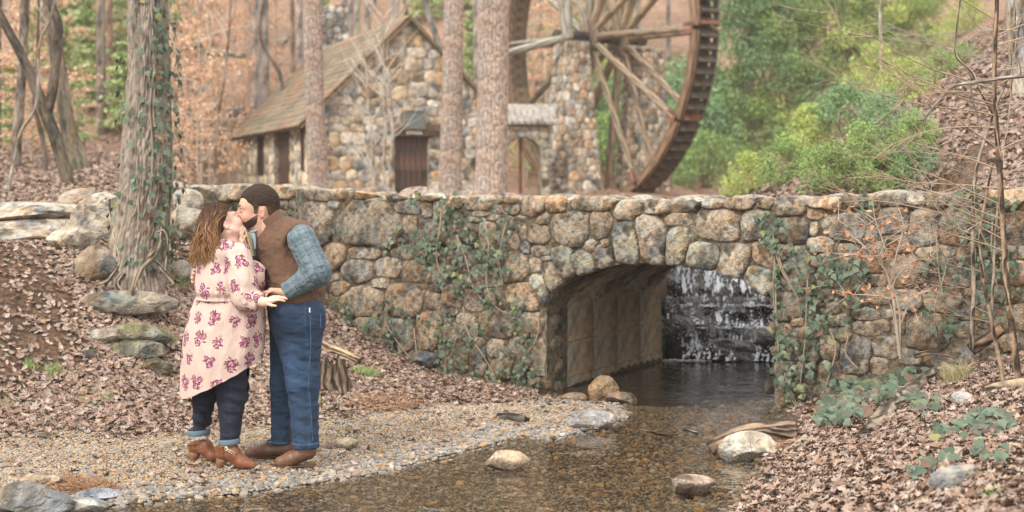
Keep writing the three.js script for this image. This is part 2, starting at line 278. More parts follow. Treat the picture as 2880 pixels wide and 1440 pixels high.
const M = {
  stone: std(1, 1, 1, 0.92, { vertexColors: true, map: rep(T.stone, 2.3), bumpMap: rep(T.stoneB, 3.1), bumpScale: 0.02 }),
  rock: std(1, 1, 1, 0.9, { vertexColors: true, map: rep(T.stone, 1.3), bumpMap: rep(T.stoneB, 2), bumpScale: 0.025 }),
  farStone: std(1, 1, 1, 0.95, { vertexColors: true, map: rep(T.stone, 0.5), bumpMap: rep(T.stoneB, 0.6), bumpScale: 0.04 }),
  mortar: std(0.26, 0.21, 0.15, 0.97, { map: rep(T.stone, 2.3), bumpMap: rep(T.stoneB, 5), bumpScale: 0.02 }),
  mortarFar: std(0.52, 0.44, 0.34, 0.97, { map: rep(T.stone, 1), bumpMap: rep(T.stoneB, 2), bumpScale: 0.03 }),
  ground: std(1, 1, 1, 0.97, { vertexColors: true, map: rep(T.litter, 0.55), bumpMap: rep(T.litter, 0.55), bumpScale: 0.02 }),
  bark: std(1, 1, 1, 0.95, { vertexColors: true, map: T.bark, bumpMap: T.barkB, bumpScale: 0.03 }),
  barkSoft: std(1, 1, 1, 0.95, { vertexColors: true, map: rep(T.stone, 2, 0.8), bumpMap: rep(T.barkB, 2, 1), bumpScale: 0.015 }),
  pine: std(1, 1, 1, 0.95, { vertexColors: true, map: T.pine, bumpMap: T.pineB, bumpScale: 0.012 }),
  twig: std(1, 1, 1, 0.9, { vertexColors: true }),
  wood: std(1, 1, 1, 0.85, { vertexColors: true, map: T.wood, bumpMap: T.wood, bumpScale: 0.01 }),
  concrete: std(0.56, 0.465, 0.345, 0.93, { map: rep(T.stone, 0.8), bumpMap: rep(T.stoneB, 1.4), bumpScale: 0.012 }),
  leaf: phy(1, 1, 1, 0.7, { vertexColors: true, transmission: 0.2, thickness: 0, side: THREE.DoubleSide }),
  litter: std(1, 1, 1, 0.8, { side: THREE.DoubleSide }),
  water: phy(0.93, 0.88, 0.78, 0.03, { transmission: 1, thickness: 0, ior: 1.33, bumpMap: rep(T.ripple, 0.6), bumpScale: 0.011 }),
  foam: phy(0.86, 0.88, 0.92, 0.35, { transmission: 0.25, thickness: 0 }),
  fall: phy(0.70, 0.74, 0.83, 0.4, { transmission: 0.2, thickness: 0, side: THREE.DoubleSide, alphaMap: tex(512, (u, v) => { const w = u + 0.02 * pfbm(u, v, 6, 3, 4), a = 0.75 * pfbm(w + 0.03 * pfbm(u, v, 20, 2, 6), v * 0.4, 22, 4, 3) + 0.62 * pfbm(w, v, 7, 4, 9) + 0.5 * pfbm(w, v * 0.8, 36, 3, 22); return 0.85 * sstep(-0.08, 0.5, a); }, false), transparent: true }),
  wetRock: std(1, 1, 1, 0.22, { vertexColors: true, map: rep(T.stone, 1.3), bumpMap: rep(T.stoneB, 2), bumpScale: 0.03 }),
  pebble: std(1, 1, 1, 0.75),
  metal: std(0.05, 0.055, 0.06, 0.5, { metalness: 0.6 }),
};

// ------------------------------------------------------------------ the ground and the stream
// X to the right, D away from the camera (z = -D), water level y = 0
const WATER = [[-6, 7.4], [-3.4, 7.7], [-2.3, 8.1], [-1.5, 8.5], [-0.95, 8.95], [-0.6, 9.4], [-0.2, 9.95], [0.05, 10.4], [0.3, 10.25], [0.76, 10.85], [0.92, 11.3], [0.9, 11.85], [0.33, 12.1], [0.33, 12.55], [1.6, 14.92], [1.3, 15.5], [2.6, 16.6], [4.6, 15.3], [3.45, 13.95], [2.17, 11.56], [2.2, 11.04], [1.71, 9.61], [1.25, 8.04], [0.9, 7], [0.3, 5], [0, 3], [-6, 3]];
function sdWater(x, d) {                                               // > 0 on land
  let m = 1e9, inside = false;
  for (let i = 0, j = WATER.length - 1; i < WATER.length; j = i++) {
    const [ax, ay] = WATER[i], [bx, by] = WATER[j], ex = bx - ax, ey = by - ay, t = clamp(((x - ax) * ex + (d - ay) * ey) / (ex * ex + ey * ey)), dx = x - ax - ex * t, dy = d - ay - ey * t;
    m = Math.min(m, dx * dx + dy * dy);
    if (ay > d !== by > d && x < ((bx - ax) * (d - ay)) / (by - ay) + ax) inside = !inside;
  }
  return inside ? -Math.sqrt(m) : Math.sqrt(m);
}
const WU = V(0.8832, 0, 0.469), WN = V(-0.469, 0, 0.8832), WO = V(0.31, 0, -12.54);     // bridge wall: along, out towards the camera, corner of the arch
const wallUN = (x, d) => [(x - 0.31) * 0.8832 + (12.54 - d) * 0.469, (x - 0.31) * 0.469 + (d - 12.54) * 0.8832];   // [along, behind]
const bankStart = (x) => 9.9 + (x + 3.7) * 0.7, leafStart = (x) => bankStart(x) - 0.4;
function ground(x, d) {
  const s = sdWater(x, d), [u, n] = wallUN(x, d);
  // in front of the wall
  let h;
  if (s < 0) h = Math.max(-0.13, s * 0.16) - 0.005;
  else {
    const right = x > 0.5 + Math.max(0, (8 - d) * -0.2) && (d < 10.7 ? x > 0.2 : x > 1.5);
    if (right) h = 0.012 + 0.40 * s - 0.035 * s * s * (s < 3 ? 1 : 0);
    else {
      const e = d - bankStart(x), sl = clamp(0.5 - 0.2 * (x + 3), 0.05, 0.5);
      h = 0.008 + 0.055 * Math.min(s, 1.4) + sl * (Math.max(0, e) + 0.12 * Math.exp(-Math.abs(e) * 3));
      const top = 1.33 + 0.02 * (d - 13);
      if (h > top - 0.25) h = top - 0.25 + 0.25 * Math.tanh((h - top + 0.25) / 0.25);
      h = lerp(h, 0.02 + 0.2 * s, sstep(9.2, 7.6, d) * sstep(-1, -3.4, x) * 0.6);
    }
  }
  h += s > 0.02 ? 0.035 * fbm(x * 1.3, d * 1.3, 2, 3) * sstep(0, 0.8, s) : 0.012 * fbm(x * 2, d * 2, 5, 3);
  // behind the wall
  const r = x / d, wl = sstep(-0.205, -0.27, r), wd = sstep(13, 19, d);
  let far = 1.5;
  const hl = 1.52 + 0.062 * Math.max(0, Math.min(d, 45) - 15.5) + 0.36 * Math.max(0, d - 45);
  const hc = 1.42 + 0.43 * Math.max(0, d - 55);
  far = lerp(lerp(hc, hl, wl), far, sstep(18, 14, d) * (1 - wl));
  const bank = x - 0.128 * d - 0.2;
  if (bank > 0) far = Math.max(far, far * 0 + 1.5 + wd * (bank < 1 ? 0.31 * bank * bank : 0.62 * bank - 0.31));
  far += (0.05 + 0.012 * Math.min(d, 60)) * fbm(x * 0.35, d * 0.35, 7, 4) * sstep(15, 24, d);
  const chan = sstep(0.55, 0.15, Math.max(-u, u - 2.15, 0)) * sstep(5.7, 4.6, n);           // the creek through the bridge
  far = lerp(far, Math.min(h, 0.1), clamp(chan * (n > 0 ? 1 : 0)));
  const w = u > -4.9 ? sstep(0.12, 0.4, n) : sstep(-0.2, 1.2, n) * sstep(12.9, 14.0, d);
  return lerp(h, far, w);
}
function groundMesh(x0, x1, d0, d1, step, grow, name) {
  const xs = [], ds = []; let s = step;
  for (let x = x0; x <= x1;) { xs.push(x); x += step * (1 + grow * Math.max(0, Math.abs(x + 0.5) - 5)); }
  for (let d = d0; d <= d1;) { ds.push(d); d += step * (1 + grow * Math.max(0, d - 15)); }
  const g = new Geo();
  g.grid(xs.length - 1, ds.length - 1, (i, j) => {
    const x = xs[i], d = ds[j], h = ground(x, d), sd = d < 18 ? sdWater(x, d) : 9, [u, n] = wallUN(x, d);
    const nz = fbm(x * 0.8, d * 0.8, 1, 4), left = x < 0.95, e = d - leafStart(x);
    const grav = sd < 0 ? [0.13, 0.092, 0.052] : [0.24, 0.195, 0.145], mud = [0.13, 0.095, 0.07], lit = [0.27, 0.205, 0.155];
    let leafy = left ? sstep(-0.35, 0.35, e + nz * 0.9) : 1; if (n > 0.1) leafy = 1;
    if (sd < 0) leafy = 0;
    if (n > 0 && u > -0.3 && u < 2.6 && n < 7) leafy = 0;
    let c = [0, 1, 2].map((k) => lerp(grav[k], lerp(lit[k], mud[k], sstep(0.1, -0.5, nz) * 0.45), leafy));
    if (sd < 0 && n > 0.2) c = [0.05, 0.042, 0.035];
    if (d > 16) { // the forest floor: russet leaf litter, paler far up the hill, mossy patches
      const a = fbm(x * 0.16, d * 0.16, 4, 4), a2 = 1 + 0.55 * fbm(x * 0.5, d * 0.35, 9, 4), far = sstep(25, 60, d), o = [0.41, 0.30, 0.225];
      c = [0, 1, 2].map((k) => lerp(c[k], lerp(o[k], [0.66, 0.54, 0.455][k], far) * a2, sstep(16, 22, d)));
      const moss = Math.max(sstep(0.12, 0.4, a), 0.9 * sstep(-0.24, -0.29, x / d) * sstep(32, 27, d) * sstep(17, 20, d) * sstep(-0.35, 0.1, a)) * 0.7 * (x / d < -0.2 ? 1 : 0.35); c = [lerp(c[0], 0.20, moss), lerp(c[1], 0.22, moss), lerp(c[2], 0.09, moss)];
    }
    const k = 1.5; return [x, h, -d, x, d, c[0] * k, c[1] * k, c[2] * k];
  });
  const o = mesh(name, g.build(), M.ground); tag(o, null, null, null, 'structure'); return o;
}
groundMesh(-46, 46, 3.5, 150, 0.07, 0.07, 'ground');
{ // the stream: a shallow clear sheet of water
  const sh = new THREE.Shape(), pts = [[-7, 8.2], [-3.4, 8.2], [-2.3, 8.6], [-1.5, 9.0], [-0.95, 9.5], [-0.6, 9.9], [-0.2, 10.5], [0.05, 10.9], [0.25, 11.2], [0.2, 12.3], [0.33, 12.5], [1.62, 15.05], [1.0, 15.6], [2.4, 17], [5, 15.4], [3.6, 13.95], [2.3, 11.5], [2.6, 11.0], [2.2, 9.61], [1.75, 8.04], [1.5, 7], [0.9, 5], [0.6, 3], [-7, 3]];
  pts.forEach(([x, d], i) => (i ? sh.lineTo(x, d) : sh.moveTo(x, d)));
  const g = new THREE.ShapeGeometry(sh); g.rotateX(-Math.PI / 2);
  const o = mesh('water', g, M.water); tag(o, null, null, null, 'structure');
}

// ------------------------------------------------------------------ the stone footbridge
const AW = 2.1, ASPRING = 0.77, ARISE = 0.42;                          // arch opening in the wall's own plane
const wallAt = (u, v, n = 0) => V(WO.x + WU.x * u + WN.x * n, v, WO.z + WU.z * u + WN.z * n);
function wallPix(px, py) {                                             // where the ray through a pixel meets the wall face -> [u, v]
  const a = P(px, py, 1), o = V(0, EYE, 0), dir = a.sub(o), t = (WN.x * WO.x + WN.z * WO.z) / (WN.x * dir.x + WN.z * dir.z), p = V(dir.x * t, EYE + dir.y * t, dir.z * t);
  return [(p.x - WO.x) * WU.x + (p.z - WO.z) * WU.z, p.y];
}
const archTop = (u) => { const t = clamp((u - AW / 2) / (AW / 2), -1, 1); return ASPRING + ARISE * Math.sqrt(Math.max(0, 1 - Math.abs(t) ** 2.1)); };
const inArch = (u, v, m = 0) => u > -m && u < AW + m && v < archTop(clamp(u, 0, AW)) + m;
const wallTop = (u) => 1.845 - 0.105 * sstep(-4.2, -0.6, u) + 0.085 * sstep(1.8, 4.6, u) + 0.012 * noise(u * 2.3, 4);
const bridge = thing('stone_footbridge', 'low stone footbridge with an arched tunnel over the stream', 'bridge', wallAt(AW / 2, 0, -1.3));
const UL = -4.75, UR = 5.6;
{ // core of the wall: mortar, with the arch cut out
  const sh = new THREE.Shape(); sh.moveTo(UL, -0.35); sh.lineTo(0, -0.35); sh.lineTo(0, ASPRING);
  for (let i = 1; i < 24; i++) { const u = (AW * i) / 24; sh.lineTo(u, archTop(u)); }
  sh.lineTo(AW, ASPRING); sh.lineTo(AW, -0.35); sh.lineTo(UR, -0.35); for (let i = 0; i <= 40; i++) { const u = lerp(UR, UL, i / 40); sh.lineTo(u, wallTop(u) - 0.05); }
  const toWorld = (g) => { const p = g.attributes.position; for (let i = 0; i < p.count; i++) { const q = wallAt(p.getX(i), p.getY(i), p.getZ(i)); p.setXYZ(i, q.x, q.y, q.z); } g.computeVertexNormals(); return g; };
  const g = toWorld(new THREE.ExtrudeGeometry(sh, { depth: 0.42, bevelEnabled: false, curveSegments: 8 }).translate(0, 0, -0.416));
  part('wall_core', g, M.mortar, bridge);
  // lining of the tunnel: vault ring and board-marked concrete blocks, 2.7 m deep
  const L = 2.7, vg = new Geo();
  vg.grid(20, 12, (i, j) => { const a = Math.PI * (1 - i / 20), t = Math.cos(a), u = AW / 2 + t * AW / 2, v = archTop(u), w = j / 12, q = wallAt(u, v + 0.01 * noise(u * 6, w * 9), -0.425 - w * (L - 0.425)); return [q.x, q.y, q.z, i * 0.14, w * L, 0.8, 0.8, 0.8]; });
  vg.grid(20, 1, (i, j) => { const a = Math.PI * (1 - i / 20), u = AW / 2 + Math.cos(a) * AW / 2 * 1.12, q = wallAt(u, archTop(clamp(u, 0, AW)) + 0.22, -0.425 - j * (L - 0.425)); return [q.x, q.y, q.z, i * 0.14, j * L]; });
  part('vault', vg.build(), M.concrete, bridge);
  for (const side of [0, 1]) for (let r = 0; r < 3; r++) for (let k = 0; k < 4; k++) {
    const v0 = [-0.3, 0.1, 0.42][r], v1 = [0.095, 0.415, 0.775][r], a = lerp(0.425, L, k / 4), b = lerp(0.425, L, (k + 1) / 4) - 0.006, th = 0.16 + 0.006 * ((r * 3 + k * 5) % 4), g2 = new Geo();
    const c = wallAt(side ? AW + 0.08 + 0.003 * r : -0.08 - 0.003 * r, (v0 + v1) / 2, -(a + b) / 2), q = new THREE.Quaternion().setFromAxisAngle(V(0, 1, 0), Math.atan2(-WU.z, WU.x));
    g2.box(c, V(th / 2, (v1 - v0) / 2, (b - a) / 2), q); part('concrete_block', g2.build(), M.concrete, bridge, side * 12 + r * 4 + k);
  }
  // the deck and the far parapet
  const dg = new Geo(); dg.grid(40, 8, (i, j) => { const u = lerp(UL, UR, i / 40), n = lerp(-0.40, -3.0, j / 8), q = wallAt(u, 1.47 + 0.02 * noise(u * 3, n * 3), n); return [q.x, q.y, q.z, u, n, 0.9, 0.75, 0.62]; });
  part('deck', dg.build(), M.mortarFar, bridge);
}
const wallStones = [];
{ // the stones that the photograph lets one pick out: [x, y, width, height, lean] in its pixels
  const row = (list, kind) => { for (const [x, y, w, h, r] of list) { const [u, v] = wallPix(x, y), [ua] = wallPix(x - w / 2, y), [ub] = wallPix(x + w / 2, y), [, va] = wallPix(x, y + h / 2), [, vb] = wallPix(x, y - h / 2); wallStones.push({ u, v, w: (ub - ua) * 1.06, h: (vb - va) * 1.06, r: -(r || 0) * RAD, kind }); } };
  row([[650, 541, 70, 42], [718, 543, 62, 40], [800, 541, 86, 40], [900, 542, 86, 42], [960, 547, 30, 36], [1029, 546, 106, 30], [1117, 546, 78, 36], [1205, 552, 98, 28], [1282, 560, 56, 40], [1350, 565, 84, 46], [1424, 558, 62, 34], [1501, 580, 66, 54], [1568, 577, 58, 40], [1664, 575, 136, 36], [1767, 592, 70, 48], [1850, 584, 76, 38], [1930, 580, 84, 28], [2005, 576, 60, 28], [2080, 575, 100, 30], [2152, 570, 50, 36], [2215, 581, 86, 60], [2318, 571, 100, 30], [2420, 561, 98, 36], [2512, 560, 70, 32], [2578, 562, 60, 26], [2640, 560, 70, 50], [2715, 556, 90, 50], [2820, 552, 110, 50]], 'cap');
  row([[795, 574, 40, 24], [834, 572, 38, 28], [942, 578, 44, 22], [1143, 580, 70, 40], [1207, 592, 28, 46], [1240, 590, 44, 52], [1356, 602, 46, 16], [1334, 618, 40, 14], [1400, 613, 80, 16], [1432, 588, 66, 30], [1912, 620, 90, 34], [2298, 602, 50, 30], [1471, 616, 34, 18], [1532, 613, 36, 38], [892, 632, 92, 112], [1030, 628, 180, 132], [1155, 630, 38, 46], [1213, 645, 62, 64], [1319, 656, 36, 52], [1370, 663, 42, 72], [1447, 671, 36, 60], [1471, 655, 26, 42], [1517, 660, 70, 52], [1607, 648, 114, 98], [1693, 635, 64, 76], [2017, 634, 126, 98], [2124, 630, 78, 82], [2226, 648, 98, 74], [2290, 645, 24, 46], [2377, 640, 132, 66], [2450, 660, 40, 40], [2520, 626, 82, 70], [2592, 642, 74, 98], [2686, 636, 68, 106], [2770, 642, 72, 72], [2853, 642, 64, 76]], 'field');
  row([[943, 720, 66, 74], [1026, 710, 94, 40], [1005, 762, 94, 72], [1093, 753, 82, 50], [1135, 711, 64, 34], [1164, 765, 60, 62], [1240, 775, 66, 46], [1308, 725, 38, 52], [1420, 700, 26, 22], [1449, 748, 88, 76], [1480, 697, 28, 36], [1523, 704, 60, 34], [1508, 747, 36, 42], [1540, 727, 32, 18], [1662, 692, 42, 40], [1704, 686, 26, 38], [940, 778, 40, 30], [1072, 797, 62, 30], [962, 808, 54, 38], [1027, 845, 118, 92], [1140, 842, 106, 100], [1219, 847, 48, 50], [1272, 834, 60, 66], [1265, 874, 42, 20], [1230, 810, 36, 24], [1340, 785, 46, 54], [1386, 775, 44, 64], [1333, 842, 52, 60], [1388, 838, 42, 52], [1484, 836, 92, 72], [1046, 916, 86, 50], [1130, 938, 80, 84], [1209, 932, 78, 110], [1265, 930, 40, 60], [1318, 920, 56, 60], [1396, 916, 94, 68], [1494, 912, 58, 68], [1254, 1000, 36, 58], [1344, 995, 50, 92], [1398, 979, 60, 52], [1449, 979, 40, 52], [1413, 1034, 62, 54], [1500, 1003, 54, 96], [1470, 1060, 50, 60], [1194, 1010, 80, 44], [1300, 1010, 44, 60]], 'field');
  row([[1522, 812, 44, 100, -24], [1556, 776, 46, 96, -28], [1592, 737, 58, 116, -26], [1640, 742, 66, 84, -22], [1700, 722, 64, 90, -16], [1764, 690, 86, 118, -10], [1832, 678, 90, 146, -6], [1906, 694, 70, 116, 16], [1974, 720, 106, 84, 14], [2062, 738, 80, 106, 24], [2134, 795, 84, 104, 34]], 'arch');
  row([[2152, 717, 64, 80], [2208, 715, 50, 60], [2237, 756, 92, 120], [2308, 688, 76, 48], [2328, 734, 62, 46], [2318, 783, 38, 48], [2385, 720, 50, 60], [2463, 725, 52, 82], [2524, 683, 82, 50], [2560, 762, 142, 84], [2635, 722, 108, 56], [2714, 722, 44, 46], [2700, 780, 72, 50], [2789, 717, 48, 38], [2843, 711, 36, 40], [2874, 711, 24, 36], [2846, 765, 70, 66], [2779, 770, 60, 60], [2209, 863, 94, 82], [2241, 904, 36, 26], [2314, 831, 56, 38], [2385, 800, 60, 60], [2400, 850, 50, 40], [2458, 827, 104, 44], [2468, 790, 54, 36], [2556, 845, 76, 58], [2656, 845, 118, 70], [2740, 835, 60, 50], [2820, 830, 80, 50], [2320, 868, 74, 38], [2358, 900, 48, 32], [2432, 885, 74, 36], [2517, 883, 76, 20], [2450, 923, 110, 44], [2528, 922, 42, 42], [2607, 930, 122, 100], [2713, 884, 44, 36], [2706, 922, 60, 44], [2778, 880, 76, 66], [2850, 890, 70, 60]], 'field');
  row([[2205, 925, 44, 40], [2260, 938, 60, 30], [2231, 980, 56, 68], [2276, 987, 58, 66], [2336, 983, 62, 64], [2371, 945, 52, 46], [2405, 1001, 92, 100], [2495, 973, 78, 60], [2200, 985, 30, 62], [2268, 1048, 68, 60], [2331, 1052, 56, 66], [2210, 1040, 50, 52], [2206, 1107, 46, 84], [2291, 1108, 124, 48], [2390, 1078, 62, 48], [2468, 1026, 48, 44], [2250, 1150, 80, 36], [2560, 1000, 60, 40]], 'field');
}
{
  const inside = (u, v) => u > UL && u < UR && v > -0.12 && v < wallTop(u) + 0.015 && !inArch(u, v, -0.02);
  const dist = (s, u, v) => { const c = Math.cos(s.r || 0), n = Math.sin(s.r || 0), a = u - s.u, b = v - s.v; return Math.max(Math.abs(a * c + b * n) / s.w, Math.abs(-a * n + b * c) / s.h) * 2; };
  const r = rng(33);                                                   // chinking stones where the list leaves room
  for (let k = 0; k < 5200 && wallStones.length < 296; k++) {
    const u = lerp(UL, UR, r()), v = lerp(-0.05, 1.86, r()), w = 0.09 + 0.16 * r() * r(), h = w * (0.45 + 0.5 * r());
    if (!inside(u, v) || !inside(u - w * 0.4, v) || !inside(u + w * 0.4, v) || !inside(u, v + h * 0.4) || v < 0.9 * ground(wallAt(u, 0).x, -wallAt(u, 0).z + 0.1) - 0.1) continue;
    if (wallStones.every((s) => dist(s, u, v) > 1.12 && dist(s, u - w / 2, v) > 0.98 && dist(s, u + w / 2, v) > 0.98 && dist(s, u, v + h / 2) > 0.98 && dist(s, u, v - h / 2) > 0.98)) wallStones.push({ u, v, w, h, r: (r() - 0.5) * 0.7, kind: 'chink' });
  }
  const outs = fitStones(wallStones, { k: 22, gap: 0.002, max: 1.28, inside, cell: 0.4 }), cr = rng(12);
  const tones = [[0.36, 0.285, 0.205], [0.41, 0.335, 0.255], [0.31, 0.26, 0.20], [0.43, 0.36, 0.28], [0.335, 0.25, 0.175], [0.38, 0.33, 0.27], [0.42, 0.30, 0.20]];
  wallStones.forEach((s, i) => {
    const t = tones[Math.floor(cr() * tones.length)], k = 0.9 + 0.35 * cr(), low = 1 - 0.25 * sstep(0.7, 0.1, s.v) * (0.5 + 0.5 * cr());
    let c = t.map((x) => x * k * low); if (s.kind === 'arch') { const q = 0.9 + 0.25 * cr(), gr = cr() < 0.4 ? 1 : 0; c = [lerp(0.43, 0.395, gr) * q, lerp(0.36, 0.362, gr) * q, lerp(0.28, 0.28, gr) * q]; } if (s.kind === 'cap') c = c.map((x, q) => x * [1.12, 1.1, 1.06][q]);
    const cap = s.kind === 'cap', b = s.kind === 'arch' ? 0.075 : clamp(0.22 * Math.min(s.w, s.h), 0.035, 0.07) + (cap ? 0.03 : 0);
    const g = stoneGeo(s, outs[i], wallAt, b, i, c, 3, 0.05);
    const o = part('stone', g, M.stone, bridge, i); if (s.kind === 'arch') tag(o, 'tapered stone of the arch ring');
  });
  // coping slabs on top, from the front edge to the back of the wall
  const cs = []; for (let u = UL + 0.15; u < UR;) { const w = 0.28 + 0.35 * r(); cs.push([u, w]); u += w; }
  cs.forEach(([u, w], i) => {
    const g = rockGeo(900 + i, w * 0.54, 0.055 + 0.02 * r(), 0.27, 3, 7, 0.08), q = wallAt(u + w / 2, wallTop(u + w / 2) - 0.045 + 0.012 * r(), -0.23); g.rotateX(0.05); g.rotateY(Math.atan2(-WU.z, WU.x)); g.translate(q.x, q.y, q.z);
    const k = 0.9 + 0.3 * r(); colored(g, () => [0.46 * k, 0.40 * k, 0.32 * k]); part('coping_stone', g, M.stone, bridge, i);
  });
  const fs = []; for (let u = -4.0; u < UR;) { const w = 0.35 + 0.4 * r(); fs.push([u, w]); u += w; }
  fs.forEach(([u, w], i) => {
    const g = rockGeo(1000 + i, w * 0.53, 0.17 + 0.02 * r(), 0.22, 3, 7, 0.08), q = wallAt(u + w / 2, wallTop(u) - 0.18, -2.85); g.rotateY(Math.atan2(-WU.z, WU.x)); g.translate(q.x, q.y, q.z);
    const k = 0.85 + 0.3 * r(); colored(g, () => [0.44 * k, 0.33 * k, 0.26 * k]); part('far_parapet_stone', g, M.stone, bridge, i);
  });
  // end face of the wall core towards the water, quoins of the two jambs
  for (const side of [0, 1]) for (let k = 0; k < 4; k++) {
    const v = 0.02 + k * 0.2, g = rockGeo(1100 + k + side * 9, 0.07, 0.105, 0.2, 3, 6, 0.06), q = wallAt(side ? AW + 0.045 : -0.05, v, -0.2); g.rotateY(Math.atan2(-WU.z, WU.x)); g.translate(q.x, q.y, q.z);
    const c = 0.85 + 0.3 * r(); colored(g, () => [0.34 * c, 0.28 * c, 0.2 * c]); part('jamb_stone', g, M.stone, bridge, side * 4 + k);
  }
}

// ------------------------------------------------------------------ the stone mill house, the water wheel and its piers
function planePix(px, py, O, N) { const o = V(0, EYE, 0), dir = P(px, py, 1).sub(o), t = N.dot(O.clone().sub(o)) / N.dot(dir); return o.addScaledVector(dir, t); }
const frame = (O, U, N) => ({ O, U, N, at: (u, v, n = 0) => V(O.x + U.x * u + N.x * n, O.y + v, O.z + U.z * u + N.z * n), pix: (px, py) => { const p = planePix(px, py, O, N).sub(O); return [p.x * U.x + p.z * U.z, p.y]; }, q: new THREE.Quaternion().setFromAxisAngle(V(0, 1, 0), Math.atan2(-U.z, U.x)) });
function slab(fr, sh, depth) { const g = new THREE.ExtrudeGeometry(sh, { depth, bevelEnabled: false }).translate(0, 0, -depth), p = g.attributes.position; for (let i = 0; i < p.count; i++) { const q = fr.at(p.getX(i), p.getY(i), p.getZ(i)); p.setXYZ(i, q.x, q.y, q.z); } g.computeVertexNormals(); return g; }
const rectHole = (sh, [u0, v0, u1, v1]) => { const h = new THREE.Path(); h.moveTo(u0, v0); h.lineTo(u0, v1); h.lineTo(u1, v1); h.lineTo(u1, v0); h.closePath(); sh.holes.push(h); };
// random rubble in rows over a face; keep(u, v) is the face
function rubble(fr, parent, u0, u1, v0, v1, sw, sh, keep, tones, seed, o = {}) {
  const r = rng(seed), S = [];
  for (let v = v0; v < v1;) { const h = sh * (0.7 + 0.7 * r()); for (let u = u0 - r() * sw; u < u1;) { const w = sw * (0.55 + 0.95 * r() * r() + 0.2); const s = { u: u + w / 2, v: v + h / 2 + (r() - 0.5) * h * 0.45, w: w * 1.02, h: h * (0.85 + 0.4 * r()), r: (r() - 0.5) * 0.5 }; if (keep(s.u, s.v)) S.push(s); u += w; } v += h; }
  const outs = fitStones(S, { k: o.k ?? 9, gap: o.gap ?? 0.004, max: 1.3, inside: keep, cell: 0.7 }), small = [];
  const order = S.map((s, i) => i).sort((a, b) => S[b].w * S[b].h - S[a].w * S[a].h);
  order.forEach((i, k) => {
    const s = S[i], t = tones[Math.floor(r() * tones.length)], b = 0.85 + 0.4 * r(), g = stoneGeo(s, outs[i], fr.at, clamp((o.bulge ?? 0.09) * Math.min(s.w, s.h), 0.015, 0.06), i + seed * 100, t.map((x) => x * b * 1.16), 2, 0.04);
    k < (o.most ?? 280) ? part('stone', g, M.farStone, parent, k) : small.push(g);
  });
  if (small.length) tag(part('small_stones', mergeGeometries(small), M.farStone, parent), null, null, null, 'stuff');
}
const HT = [[0.54, 0.47, 0.38], [0.60, 0.53, 0.44], [0.48, 0.43, 0.36], [0.54, 0.44, 0.32], [0.58, 0.47, 0.34], [0.45, 0.41, 0.36], [0.56, 0.52, 0.46], [0.48, 0.33, 0.19], [0.55, 0.48, 0.39]];
const house = thing('stone_mill_house', 'fieldstone mill house with steep shingle roof and brown plank doors', 'house', V(-5.7, 1.3, -40));
